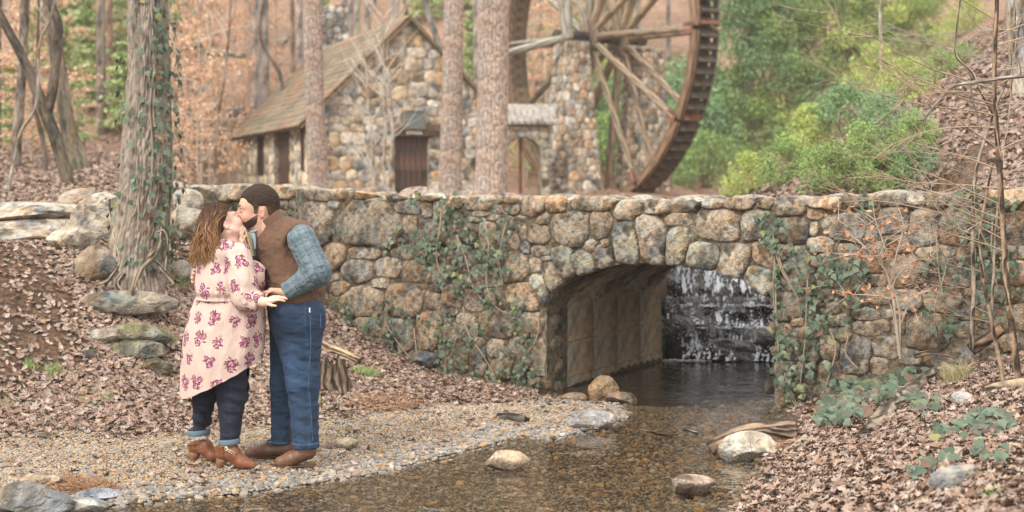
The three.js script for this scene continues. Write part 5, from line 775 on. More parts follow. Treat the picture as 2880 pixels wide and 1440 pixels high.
  const face = headSDF(), beard = inFrame(hf, (x, y, z) => { const f = face(x, y, z) - 0.0055 - 0.002 * noise(x * 90, y * 90, z * 90), line = y - (-0.006 - clamp((x + 0.002) / 0.07) * 0.052 + (x > 0.095 ? 0.004 : 0)), back = (-0.002 - 0.12 * (y + 0.03) - x) , low = (-0.066 - 0.68 * x - y) * 0.85, lips = 0.0135 - Math.hypot((x - 0.113) * 0.9, y + 0.0605); return Math.max(smax(smax(f, line, 0.004), smax(back, low, 0.01), 0.006), lips); });
  part('beard', colored(polygonise(beard, ...box3([hf.out(-0.02, -0.13, 0), hf.out(0.12, 0.01, 0.08), hf.out(0, 0, -0.08)], 0.03), 0.0042), (x, y, z) => { const k = 0.7 + 0.6 * Math.abs(noise(x * 150, y * 100, z * 150)); const up = sstep(-0.05, -0.005, hf.loc(x, y, z)[1]); return [lerp(0.036, 0.13, up) * k, lerp(0.021, 0.075, up) * k, lerp(0.016, 0.052, up) * k]; }), hairM, man);
  const fg = new Geo(); for (const s of [-1, 1]) { fg.col = [0.045, 0.028, 0.02]; fg.tube([hf.out(0.108, 0.034, 0.014 * s), hf.out(0.101, 0.042, 0.034 * s), hf.out(0.083, 0.037, 0.053 * s)], (t) => 0.0042 * (1 - 0.5 * t), 6); fg.tube([hf.out(0.099, 0.004, 0.021 * s), hf.out(0.099, -0.001, 0.032 * s), hf.out(0.09, 0.003, 0.045 * s)], 0.0017, 5); } part('eyebrow', fg.build(), hairM, man);
  // brown canvas vest
  const hemL = (x, y) => { const t = (x - W(748, 0, 0).x) / (W(921, 0, 0).x - W(748, 0, 0).x); return lerp(W(0, 893).y, W(0, 858).y, clamp(t, -0.3, 1.3)) - y; };
  const vest0 = uni(0.06, rc(W(793, 694), W(828, 800), 0.172, 0.186, 1.25), rc(W(828, 800), W(836, 888), 0.186, 0.188, 1.22), rc(W(842, 668, 0.13), W(800, 662, -0.17), 0.094, 0.09), rc(W(800, 656, 0.02), W(768, 634, 0.04), 0.105, 0.082), rc(W(848, 642, 0.13), W(880, 690, 0.1), 0.05, 0.03)), arm0 = uni(0.03, rc(W(842, 684, 0.24), E, 0.098, 0.095), rc(W(842, 684, 0.24), W(846, 676, 0.5), 0.1, 0.12)), ncut = rc(W(755, 612, 0.07), W(720, 600, 0.07), 0.07, 0.1), front = rc(W(706, 655, 0.14), W(712, 720, 0.15), 0.028, 0.004);
  const vest = (x, y, z) => { let d = vest0(x, y, z) + wr(x, y, z, 0.007, 7, 5) + 0.0025 * Math.sin((y + x * 0.3) * 52) * sstep(-0.05, 0.25, x - W(835, 0).x + 0.2); d = smax(d, -arm0(x, y, z), 0.018); d = smax(d, -ncut(x, y, z), 0.015); d = smax(d, -front(x, y, z), 0.01); return smax(d, hemL(x, y), 0.012); };
  const vb = box3([W(690, 600, 0.34), W(940, 905, -0.34)], 0.03);
  part('vest', limbUV(colored(polygonise(vest, vb[0], vb[1], 0.009), solid([0.122, 0.066, 0.042], 0.12)), [W(780, 600), W(836, 900)], 0.2), canvasM, man);
  { // stand collar and zip
    const ring = [], c0 = W(759, 620, 0.04), ax = W(742, 597, 0.05).sub(c0).normalize(), u = V(0, 0, 1).addScaledVector(ax, -ax.z).normalize(), v = V(0, 0, 0).crossVectors(ax, u), g = new Geo(); g.col = [0.165, 0.088, 0.054];
    g.grid(28, 4, (i, j) => { const a = lerp(-2.5, 2.5, i / 28), k = [[0.094, -0.04], [0.088, 0.026], [0.083, 0.032], [0.077, 0.024], [0.08, -0.03]][j], p = c0.clone().addScaledVector(u, Math.sin(a) * k[0]).addScaledVector(v, Math.cos(a) * k[0]).addScaledVector(ax, k[1]); return [p.x, p.y, p.z, i * 0.02, j * 0.03]; }); part('collar', g.build(), phy(0.125, 0.068, 0.043, 0.95, { side: THREE.DoubleSide }), man);
    const z = new Geo(); z.col = [0.42, 0.31, 0.13]; z.tube([W(691, 650, 0.135), W(697, 672, 0.15), W(704, 695, 0.165), W(711, 720, 0.175)], 0.006, 6); z.col = [0.20, 0.17, 0.14]; z.grid(4, 5, (i, j) => { const p = W(lerp(692, 711, j / 5) + i * (6 - j), 652 + j * 13, 0.128 + 0.008 * j - 0.004 * i); return [p.x, p.y, p.z, i * 0.02, j * 0.02]; }); part('zip', z.build(), phy(1, 1, 1, 0.5, { vertexColors: true, metalness: 0.2, side: THREE.DoubleSide }), man);
    const sh = new Geo(); sh.col = [0.24, 0.30, 0.33]; sh.tube([W(706, 652, 0.1), W(718, 650, 0.115), W(730, 644, 0.11), W(744, 640, 0.1)], 0.014, 8, { flat: 0.7 }); sh.tube([W(712, 658, 0.11), W(716, 676, 0.135), W(718, 700, 0.15)], (q) => 0.016 * (1 - 0.6 * q), 6); part('shirt_collar', sh.build(), phy(1, 1, 1, 0.9, { vertexColors: true }), man);
  }
  const sl = (s, e, w, k) => { const f = uni(0.035, rc(s, e, 0.094, 0.089), rc(e, w, 0.086, 0.056)); const cut = w.clone().sub(e).normalize(); return (x, y, z) => { const t = (x - w.x) * cut.x + (y - w.y) * cut.y + (z - w.z) * cut.z, m = Math.hypot(x - e.x, y - e.y, z - e.z); return smax(f(x, y, z) + wr(x, y, z, 0.008 + 0.006 * Math.exp(-m * m / 0.01), 11, 9) + 0.003 * Math.sin(t * 95) * sstep(-0.06, -0.02, t) - (t > -0.03 ? 0.004 : 0), t - 0.005, 0.006); }; };
  part('sleeve', limbUV(colored(polygonise(sl(S, E, Wr), ...box3([S, E, Wr], 0.13), 0.008), () => [1, 1, 1]), [S, E, Wr], 0.088), plaidM, man);
  part('sleeve', limbUV(colored(polygonise(sl(S2, E2, Wr2), ...box3([S2, E2, Wr2], 0.13), 0.012), () => [1, 1, 1]), [S2, E2, Wr2], 0.088), plaidM, man);
  // jeans
  const jh = W(0, 1250).y; const legs = uni(0.05, rc(W(835, 888, 0.07), W(833, 888, -0.07), 0.186, 0.186), rc(W(840, 930, 0.09), W(851, 1075, 0.11), 0.158, 0.1), rc(W(851, 1075, 0.11), W(860, 1262, 0.12), 0.1, 0.084)), legs2 = uni(0.05, rc(W(815, 930, -0.08), W(793, 1075, -0.09), 0.15, 0.096), rc(W(793, 1075, -0.09), W(787, 1258, -0.1), 0.096, 0.084));
  const kn = (x, y, z, K) => { const m = Math.hypot(x - K.x, (y - K.y) * 0.7, z - K.z); return 0.013 * Math.sin((y + 0.35 * x) * 75) * Math.exp(-m * m / 0.02) * noise(x * 9, y * 7, z * 9 + 3); };
  const K1 = W(851, 1080, 0.11), K2 = W(792, 1080, -0.09), A1 = W(860, 1225, 0.12), A2 = W(787, 1225, -0.1), jeans = (x, y, z) => smax(smin(legs(x, y, z) + kn(x, y, z, K1) + kn(x, y, z, A1), legs2(x, y, z) + kn(x, y, z, K2) + kn(x, y, z, A2), 0.015) + wr(x, y, z, 0.006, 9, 7), jh - y - (z < man.position.z - 0.02 ? 0.012 : 0), 0.006);
  part('jeans', limbUV(colored(polygonise(jeans, ...box3([W(740, 860, 0.3), W(930, 1265, -0.26)], 0.02), 0.009), (x, y, z) => { const kk = sstep(0.14, 0.0, Math.min(Math.hypot(x - K1.x + 0.06, (y - K1.y - 0.12) * 0.6), Math.hypot(x - K2.x + 0.05, (y - K2.y - 0.1) * 0.6))), n = 0.85 + 0.35 * fbm(x * 12, y * 3, z * 12, 3) + 0.12 * noise(x * 160, y * 8, z * 160) + 0.28 * kk; const seam = Math.abs(x - (W(870, 0).x + (W(0, 1000).y - y) * 0.02)) < 0.005 && z > man.position.z ? 1.5 : 1; return [0.024 * n * seam, 0.054 * n * seam, 0.112 * n * seam]; }), [W(835, 880), W(830, 1260)], 0.1), denimM, man);
  const hems = new Geo(); hems.col = [0.045, 0.085, 0.16]; for (const [c, dy] of [[W(860, 1250, 0.12), 0], [W(787, 1246, -0.1), 0]]) { const pts = Array.from({ length: 21 }, (_, i) => V(c.x + Math.cos((i / 20) * TAU) * 0.083, c.y + 0.012, c.z + Math.sin((i / 20) * TAU) * 0.083)); hems.tube(pts, 0.008, 6, { open: true }); } part('hem', hems.build(), denimM, man);
  const pk = new Geo(); pk.box(W(871, 872, 0.235), V(0.004, 0.015, 0.004)); part('pen_clip', pk.build(), std(0.75, 0.75, 0.75, 0.4), man);
  const pl = new Geo(); pl.col = [0.05, 0.095, 0.175]; pl.tube([W(902, 880, 0.2), W(901, 915, 0.215), W(907, 930, 0.2)], 0.0025, 5); pl.tube([W(872, 885, 0.24), W(874, 960, 0.25), W(868, 1075, 0.212), W(880, 1240, 0.2)], 0.003, 5); part('stitching', pl.build(), denimM, man);
  // boots
  for (const [hx, hy, tx, ty, dz, nm] of [[866, 1262, 780, 1282, 0.12, 0], [806, 1258, 697, 1274, -0.1, 1]]) {
    const H = W(hx, hy - 6, dz), B = W(lerp(hx, tx, 0.55), lerp(hy, ty, 0.75) - 2, dz + 0.01), To = W(tx + 6, ty - 2, dz + 0.015), gy = Math.max(ground(H.x, -H.z), ground(To.x, -To.z)) - 0.004, sole = gy + 0.016;
    H.y = Math.max(H.y, sole + 0.075); B.y = sole + 0.042; To.y = sole + 0.026;
    const up = uni(0.03, rc(V(H.x, H.y + 0.1, H.z), V(H.x, H.y - 0.01, H.z), 0.062, 0.052), rc(V(H.x, H.y - 0.03, H.z), B, 0.052, 0.048), rc(B, To, 0.048, 0.034));
    part('boot', limbUV(colored(polygonise((x, y, z) => smax(up(x, y, z) + wr(x, y, z, 0.004, 16, 16), sole - y, 0.004), ...box3([V(H.x, H.y + 0.11, H.z), B, To], 0.075), 0.007), (x, y, z) => { const k = 0.8 + 0.5 * fbm(x * 14, y * 14, z * 14, 4) + 0.25 * sstep(0.12, 0, Math.abs(x - To.x)); return [0.155 * k, 0.075 * k, 0.042 * k]; }), [H, To], 0.05), leatherM, man, nm);
    const sg = new Geo(); sg.col = [0.085, 0.05, 0.032]; const n = 18, d = V(To.x - H.x, 0, To.z - H.z), L = d.length(); d.normalize(); const s = V(-d.z, 0, d.x), rim = (y) => Array.from({ length: n }, (_, i) => { const a = (i / n) * TAU, t = Math.cos(a), w = Math.sin(a) * (0.046 + 0.008 * t) * (Math.abs(t) > 0.6 ? 0.95 : 1), q = V(H.x, y, H.z).addScaledVector(d, L / 2 + t * (L / 2 + 0.045)).addScaledVector(s, w); return sg.v(q.x, q.y, q.z, t, w); });
    const lo = rim(gy + 0.008), hi = rim(sole + 0.004); for (let i = 0; i < n; i++) { const b = (i + 1) % n; sg.quad(lo[b], lo[i], hi[i], hi[b]); if (i > 1) { sg.tri(hi[0], hi[i], hi[i - 1]); sg.tri(lo[0], lo[i - 1], lo[i]); } } sg.box(V(H.x, gy + 0.014, H.z).addScaledVector(d, -0.012), V(0.036, 0.022, 0.036), new THREE.Quaternion().setFromAxisAngle(V(0, 1, 0), Math.atan2(-d.z, d.x))); part('sole', sg.build(false), leatherM, man, nm);
  }
}
// ================================================================ the woman
{
  const D0 = 9.10, W = (x, y, dz = 0) => P(x, y, D0 - dz), base = W(630, 1300); base.y = 0.045;
  const woman = thing('person', 'woman in blush floral dress and dark cuffed jeans, face tilted up to kiss', 'person', base, 'couple kissing by the stream');
  const hf = frame3(W(634, 633, 0.0), V(0.74, 0.55, -0.30), V(-0.6, 0.8, 0.1), 1.0), face = headSDF({ ear: -0.012 }), hd = inFrame(hf, face);
  const S = W(668, 722, 0.15), E = W(690, 836, 0.24), Wr = W(744, 851, 0.29), S2 = W(655, 715, -0.16), E2 = W(672, 770, -0.1), W2 = W(692, 700, 0.03);
  const neck = rc(W(632, 660, -0.05), W(632, 712, -0.01), 0.058, 0.085);
  const hA = handSDF(Wr, V(0.86, 0.36, 0.05), V(0.25, -0.85, -0.45), 0.84, [0.3, 0.3, 0.32, 0.34], 1, 0.14), hB = handSDF(W(690, 704, 0.06), W(679, 668, 0.1).sub(W(690, 704, 0.06)), V(0.9, 0.1, -0.4), 0.92, [0.3, 0.25, 0.25, 0.3], -1, 0.2);
  const skin = uni(0.04, neck, rc(W(630, 720), W(645, 820), 0.12, 0.16), rc(W(645, 820), W(650, 950), 0.16, 0.15), rc(S, E, 0.06, 0.05), rc(E, Wr, 0.052, 0.03), rc(S2, E2, 0.06, 0.05), rc(E2, W2, 0.048, 0.028), rc(W(655, 980, 0.08), W(652, 1100, 0.09), 0.1, 0.07), rc(W(652, 1100, 0.09), W(641, 1258, 0.09), 0.07, 0.046), rc(W(600, 980, -0.08), W(573, 1100, -0.08), 0.1, 0.07), rc(W(573, 1100, -0.08), W(561, 1250, -0.08), 0.066, 0.052));
  const skinCol = (x, y, z) => { const q = hf.loc(x, y, z); let c = [0.66, 0.43, 0.345]; if (Math.hypot(...q) < 0.2) { const ck = Math.exp(-((q[0] - 0.07) ** 2 + (q[1] + 0.025) ** 2) / 0.0012), lip = Math.exp(-(((q[0] - 0.106) / 0.02) ** 2 + ((q[1] + 0.06) / 0.012) ** 2)) * (Math.abs(q[2]) < 0.022 ? 1 : 0); c = [c[0] * (1 + 0.04 * ck), c[1] * (1 - 0.14 * ck), c[2] * (1 - 0.1 * ck)].map((v, k) => lerp(v, [0.5, 0.16, 0.17][k], lip)); } const k = 1 + 0.04 * fbm(x * 40, y * 40, z * 40, 2); return c.map((v) => v * k); };
  const body = mergeGeometries([polygonise(skin, ...box3([W(560, 700, 0.3), W(700, 1262, -0.2), Wr], 0.06), 0.012), polygonise((x, y, z) => smin(hd(x, y, z), neck(x, y, z), 0.03), ...box3([hf.out(-0.13, 0.16, 0), hf.out(0.14, -0.12, 0), hf.out(0, 0, 0.1), hf.out(0, 0, -0.1), W(640, 690, 0.02)], 0.03), 0.0042), polygonise((x, y, z) => smin(hA.g(x, y, z), rc(E, Wr, 0.052, 0.029)(x, y, z), 0.012), hA.lo, hA.hi, 0.0038), polygonise((x, y, z) => smin(hB.g(x, y, z), rc(E2, W2, 0.048, 0.028)(x, y, z), 0.01), hB.lo, hB.hi, 0.0038)].map((g) => g.toNonIndexed()));
  part('body', colored(body, skinCol), skinM, woman);
  const lg = new Geo(); lg.col = [0.05, 0.03, 0.022]; for (const s of [-1, 1]) { lg.tube([hf.out(0.099, 0.003, 0.021 * s), hf.out(0.1, -0.002, 0.032 * s), hf.out(0.09, 0.002, 0.045 * s)], 0.0018, 5); lg.tube([hf.out(0.108, 0.034, 0.014 * s), hf.out(0.1, 0.041, 0.034 * s), hf.out(0.083, 0.036, 0.05 * s)], 0.003, 5); } part('eyelash', lg.build(), hairM, woman);
  const eg = new THREE.SphereGeometry(0.007, 10, 8); const ep = hf.out(0.0, -0.037, 0.088); eg.translate(ep.x, ep.y, ep.z); part('earring', eg, std(0.8, 0.76, 0.72, 0.2, { metalness: 0.6 }), woman);
  // hair: a dark cap under long loose waves, brown at the roots and honey at the ends
  const capE = ell(V(-0.022, 0.055, 0), V(0.118, 0.112, 0.095)), fall = uni(0.06, rc(W(590, 655, -0.03), W(575, 725, -0.01), 0.085, 0.075), rc(W(600, 640, -0.04), W(602, 730, 0.03), 0.08, 0.06)), capf = inFrame(hf, (x, y, z) => smax(capE(x, y, z), (y < 0.02 ? x + 0.012 - 0.6 * y : x - (y - 0.02) * 1.35) * 0.7, 0.012));
  const ombre = (t, k, w) => { const a = sstep(0.18, 0.98, t + w * 0.4), c = [lerp(0.066, 0.30, a), lerp(0.036, 0.158, a), lerp(0.025, 0.075, a)]; return c.map((v) => v * k); };
  part('hair', colored(polygonise((x, y, z) => smin(capf(x, y, z), fall(x, y, z), 0.04), ...box3([W(540, 565, 0.12), W(670, 770, -0.2)], 0.02), 0.008), (x, y, z) => ombre(clamp((hf.c.y + 0.02 - y) / 0.3) * 0.8, 0.8 + 0.3 * noise(x * 90, y * 10, z * 90), 0)), hairM, woman);
  { const r = rng(61), g = new Geo(), N = 1150;
    for (let i = 0; i < N; i++) {
      const th = lerp(-0.35, 2.9, r()), side = r() * 2 - 1, e = V(0.118 * Math.cos(th) * Math.sqrt(1 - side * side * 0.8) - 0.022, 0.115 * Math.sin(th) * Math.sqrt(1 - side * side * 0.8) + 0.055, 0.098 * side); if (e.x > (e.y < 0.02 ? -0.006 + 0.6 * e.y : 0.006 + (e.y - 0.02) * 1.35)) continue;
      const p0 = hf.out(e.x, e.y, e.z), endx = lerp(536, 634, Math.pow(r(), 0.9)), f = (endx - 536) / 98, endy = lerp(742, 764, r()) - 26 * Math.abs(f - 0.55) * (f > 0.55 ? 2.4 : 0.8) - 24 * r() * r(), dz = lerp(-0.10, 0.17, clamp(0.5 + 0.5 * side + (r() - 0.5) * 0.5)), p3 = W(endx, endy, dz), m1 = hf.out(e.x * 1.05 - 0.045, e.y * 0.55 + 0.03, e.z * 1.12), p1 = p0.clone().lerp(m1, 0.75), p2 = W(lerp(endx, 585, 0.25) - 4, lerp(672, 700, r()), dz * 0.95 + 0.01);
      const ph = r() * TAU, am = 0.007 + 0.010 * r(), fr = 2.2 + 1.2 * r(), pts = new THREE.CatmullRomCurve3([p0, p1, p2, p3]).getPoints(18).map((q, k) => { const t = k / 18, w = am * sstep(0.3, 0.7, t); return q.add(V(Math.sin(t * fr * TAU + ph) * w, Math.cos(t * fr * TAU + ph) * w * 0.3, Math.cos(t * fr * TAU + ph * 1.3) * w)); });
      const k = 0.7 + 0.6 * r(), hi = r() < 0.2 ? 0.7 : -0.1; g.tube(pts, (t) => 0.0031 * (0.7 + 0.6 * Math.sin(Math.PI * Math.min(1, t * 1.15 + 0.1))) * (t > 0.9 ? 1 - (t - 0.9) * 7 : 1), 5, { open: true, col: (a, l, t) => ombre(t, k, hi + 0.3 * noise(i, t * 3)) });
    }
    part('hair_waves', g.build(), hairM, woman); }
  // dress: bodice and sleeves
  const top0 = uni(0.06, rc(W(612, 722), W(645, 815), 0.145, 0.205, 1.08), rc(W(645, 812), W(646, 845), 0.205, 0.205, 1.05), rc(W(640, 712, 0.12), W(636, 712, -0.12), 0.082, 0.08)), bust = uni(0.03, ell(W(706, 776, 0.09), V(0.108, 0.1, 0.1)), ell(W(708, 776, -0.09), V(0.108, 0.1, 0.1))), nk = ell(W(642, 676, 0.0), V(0.09, 0.075, 0.085)), wl = W(0, 842).y, wz = W(0, 832).y;
  const sleeve = uni(0.03, rc(S, W(682, 796, 0.22), 0.088, 0.088), rc(W(682, 796, 0.22), E, 0.088, 0.082), rc(E, W(730, 852, 0.265), 0.08, 0.056)), cutd = W(730, 852, 0.265).sub(E).normalize(), cp = W(731, 853, 0.265), sleeve2 = uni(0.03, rc(S2, E2, 0.082, 0.075));
  const bod = (x, y, z) => { let d = smin(top0(x, y, z), bust(x, y, z), 0.045); d = smax(d, -nk(x, y, z), 0.01); d = smin(d, smin(sleeve(x, y, z), sleeve2(x, y, z), 0.03), 0.028); d += wr(x, y, z, 0.007, 9, 7) + 0.004 * Math.sin(x * 60 + 3 * noise(x * 6, y * 6, z * 6)) * sstep(0.12, 0.0, Math.abs(y - wz)); d += 0.012 * Math.exp(-((y - wz) ** 2) / 0.0004); const t = (x - cp.x) * cutd.x + (y - cp.y) * cutd.y + (z - cp.z) * cutd.z; if (y < E.y + 0.1 && x > E.x) d = smax(d, Math.min(t, 1), 0.006); const sl = sleeve(x, y, z); return smax(d, sl < 0.03 ? smax(wl - y, -9, 0.01) * (sl < 0.01 ? -1 : 1) : wl - y, 0.006); };
  const bodG = polygonise((x, y, z) => { let d = smin(smin(top0(x, y, z), bust(x, y, z), 0.045), sleeve2(x, y, z), 0.03); d = smax(d, -nk(x, y, z), 0.01); d += wr(x, y, z, 0.006, 9, 7) + 0.004 * Math.sin(Math.atan2(z - woman.position.z, x - W(646, 0).x) * 34 + 2 * noise(x * 6, y * 6, z * 6)) * sstep(0.10, 0.0, Math.abs(y - wz)) + 0.014 * Math.exp(-((y - wz) ** 2) / 0.0004); return smax(d, wl - y, 0.006); }, ...box3([W(525, 670, 0.28), W(765, 850, -0.28)], 0.02), 0.009);
  part('bodice', limbUV(bodG, [W(640, 660), W(646, 860)], 0.21), floralM, woman);
  const slG = polygonise((x, y, z) => { const t = (x - cp.x) * cutd.x + (y - cp.y) * cutd.y + (z - cp.z) * cutd.z; return smax(sleeve(x, y, z) + wr(x, y, z, 0.009, 11, 8) - (t > -0.035 ? 0.004 : 0), t, 0.006); }, ...box3([S, E, cp], 0.12), 0.008);
  part('sleeve', limbUV(slG, [S, W(682, 796, 0.22), E, cp], 0.085, 0.31), floralM, woman);
  { const g = new Geo(), tb = W(682, 846, 0.326); g.col = [0.78, 0.62, 0.54]; g.box(W(683, 838, 0.325), V(0.012, 0.036, 0.003), new THREE.Quaternion().setFromAxisAngle(V(0, 0, 1), 0.35)); part('sleeve_tab', g.build(), phy(0.66, 0.47, 0.39, 0.85), woman); const b = new THREE.CylinderGeometry(0.006, 0.006, 0.005, 10).rotateX(Math.PI / 2), p = W(680, 826, 0.332); b.translate(p.x, p.y, p.z); part('button', b, std(0.3, 0.2, 0.14, 0.4), woman); }
  // skirt with its long slanting hem
  const tbl = (a, y) => { for (let i = 1; i < a.length; i++) if (y <= a[i][0]) return lerp(a[i - 1][1], a[i][1], sstep(0, 1, (y - a[i - 1][0]) / (a[i][0] - a[i - 1][0])) * 0.4 + 0.6 * (y - a[i - 1][0]) / (a[i][0] - a[i - 1][0])); return a[a.length - 1][1]; };
  const xl = [[832, 552], [850, 545], [880, 532], [957, 514], [1040, 508], [1125, 507]], xr = [[832, 742], [850, 744], [880, 747], [950, 746], [1010, 742], [1125, 736]], hm = [[507, 1123], [526, 1121], [580, 1100], [629, 1076], [659, 1060], [700, 1036], [737, 1012], [748, 1000]], zb = [[832, 0.205], [900, 0.245], [1000, 0.27], [1125, 0.275]];
  { const g = new Geo(), n = 132, m = 46, sk = (inn) => g.grid(n, m, (i, j) => {
      const th = (i / n) * TAU, xe = lerp(507, 747, 0.5 + 0.5 * Math.cos(th)), hem = tbl(hm, xe) + (Math.sin(th) < 0 ? -8 : 0), f = j / m, y = lerp(832, hem, f), a = tbl(xl, y), b = tbl(xr, y), gather = 0.006 * Math.sin(th * 34 + 2 * noise(th * 3, 1)) * sstep(0.35, 0, f) , fold = sstep(0.1, 0.9, f) * (0.030 * Math.sin(th * 7 + 1.2 * noise(f * 2, th * 2)) + 0.018 * Math.sin(th * 12 + 2 + f)), k = 1 + (fold + gather) - inn, cx = (a + b) / 2, hw = (b - a) / 2;
      const p = W(cx + hw * Math.cos(th) * (1 + (k - 1) * 0.5), y, tbl(zb, y) * Math.sin(th) * k); return [p.x, p.y, p.z, th * 0.245, p.y]; });
    sk(0); part('skirt', g.build('weld'), floralM, woman); }
  // jeans with turned-up cuffs
  const dn = (x, y, z) => { const n = 0.85 + 0.3 * fbm(x * 12, y * 5, z * 12, 3) + 0.12 * noise(x * 160, y * 9, z * 160), seam = Math.abs(x - (W(651, 0).x + (y - W(0, 1150).y) * 0.03)) < 0.004 && z > woman.position.z + 0.1 ? 1.8 : 1; return [0.0115 * n * seam, 0.0175 * n * seam, 0.036 * n * seam]; };
  const l1 = uni(0.04, rc(W(655, 970, 0.08), W(653, 1095, 0.09), 0.13, 0.097), rc(W(653, 1095, 0.09), W(645, 1245, 0.09), 0.097, 0.059)), l2 = uni(0.04, rc(W(600, 970, -0.08), W(571, 1100, -0.08), 0.13, 0.095), rc(W(571, 1100, -0.08), W(559, 1220, -0.08), 0.095, 0.061)), c1 = W(645, 1243, 0.09), c2 = W(559, 1217, -0.08);
  const kn = (x, y, z, K) => { const m = Math.hypot(x - K.x, (y - K.y) * 0.8, z - K.z); return 0.009 * Math.sin((y + 0.3 * x) * 75) * Math.exp(-m * m / 0.018); };
  const k1 = W(660, 1090, 0.15), k2 = W(575, 1180, 0), ax1 = (x, y, z) => smax(l1(x, y, z) + wr(x, y, z, 0.006, 10, 8) + kn(x, y, z, k1), c1.y - y, 0.006), ax2 = (x, y, z) => smax(l2(x, y, z) + wr(x, y, z, 0.006, 10, 8) + kn(x, y, z, k2), c2.y - y, 0.006);
  part('jeans', limbUV(colored(polygonise((x, y, z) => smin(ax1(x, y, z), ax2(x, y, z), 0.008), ...box3([W(520, 950, 0.24), W(715, 1250, -0.22)], 0.02), 0.009), dn), [W(640, 960), W(600, 1250)], 0.09), denimM, woman);
  [[c1, 0.062], [c2, 0.066]].forEach(([c, R], q) => { const g = new Geo(); g.grid(28, 6, (i, j) => { const a = (i / 28) * TAU, k = [[0, -0.012], [0.006, -0.014], [0.009, 0], [0.009, 0.014], [0.006, 0.022], [0, 0.022], [-0.004, 0.0]][j], r = R + k[0] + 0.002 * noise(a * 3, j); return [c.x + Math.cos(a) * r, c.y + k[1] + 0.004 * Math.cos(a), c.z - Math.sin(a) * r, a * 0.07, j * 0.01, 0.115, 0.175, 0.23]; }); part('cuff', g.build('weld'), phy(1, 1, 1, 0.9, { vertexColors: true, side: THREE.DoubleSide, bumpMap: rep(T.cloth, 8), bumpScale: 0.001 }), woman, q); });
  // heeled ankle boots
  for (const [tx0, ty0, hx, hy, toex, toey, dz, nm] of [[634, 1250, 621, 1318, 712, 1313, 0.09, 0], [554, 1243, 546, 1302, 628, 1297, -0.08, 1]]) {
    const Tt = W(tx0, ty0, dz), Hb = W(hx, hy, dz - 0.005), To = W(toex, toey, dz + 0.03), gy = Math.max(ground(Hb.x, -Hb.z), ground(To.x, -To.z)) - 0.003; To.y = gy + 0.026; const He = W(hx + 4, hy - 38, dz); He.y = gy + 0.105; const Ba = To.clone().lerp(He, 0.36); Ba.y = gy + 0.04; const In = To.clone().lerp(He, 0.66); In.y = gy + 0.088;
    const up = uni(0.03, rc(Tt, He.clone().add(V(0.012, 0.0, 0)), 0.067, 0.048), rc(He.clone().add(V(0, -0.015, 0)), In, 0.042, 0.042), rc(In, Ba, 0.043, 0.04), rc(Ba, To, 0.04, 0.024), rc(Tt.clone().add(V(0.02, -0.03, 0)), In.clone().add(V(0, 0.02, 0)), 0.05, 0.042)), dir = To.clone().sub(He); dir.y = 0; const Lx = dir.length(); dir.normalize();
    const under = (x, y, z) => { const t = clamp(((x - He.x) * dir.x + (z - He.z) * dir.z) / Lx, -0.3, 1.2), s = t > 0.62 ? 0 : sstep(0.62, 0.1, t); return gy + 0.008 + 0.058 * s - y; };
    const bootG = polygonise((x, y, z) => smax(smax(up(x, y, z) + wr(x, y, z, 0.0025, 18, 18), under(x, y, z), 0.005), y - Tt.y - 0.004 - (x - Tt.x) * 0.22, 0.004), ...box3([Tt, He, To], 0.085), 0.0065);
    part('boot', limbUV(colored(bootG, (x, y, z) => { const seam = Math.abs((x - Tt.x) * dir.x - 0.0) < 0.0035 && y > gy + 0.07 ? 0.55 : 1, k = (0.9 + 0.35 * fbm(x * 10, y * 10, z * 10, 3)) * seam; return [0.205 * k, 0.072 * k, 0.030 * k]; }), [Tt, To], 0.05), leatherM, woman, nm);
    const g = new Geo(); g.col = [0.24, 0.115, 0.06]; g.tube([V(Hb.x, gy - 0.004, Hb.z), V(Hb.x, gy + 0.035, Hb.z), V(He.x + 0.004, gy + 0.075, He.z)], (t) => 0.027 + 0.013 * t, 14); part('heel', g.build(), leatherM, woman, nm);
    if (nm === 0) { const b = new Geo(); b.col = [0.75, 0.66, 0.46]; b.tube([W(634, 1256, dz + 0.075), W(638, 1262, dz + 0.078), W(646, 1266, dz + 0.08), W(661, 1274, dz + 0.062)], 0.0042, 6); b.tube([W(640, 1268, dz + 0.078), W(650, 1274, dz + 0.075), W(660, 1281, dz + 0.058)], 0.0036, 6); b.tube(Array.from({ length: 11 }, (_, i) => W(636 + Math.cos(i / 10 * TAU) * 4, 1262 + Math.sin(i / 10 * TAU) * 5, dz + 0.082)), 0.0025, 5); part('buckle', b.build(), std(0.75, 0.68, 0.52, 0.3, { metalness: 0.7 }), woman); }
  }
}

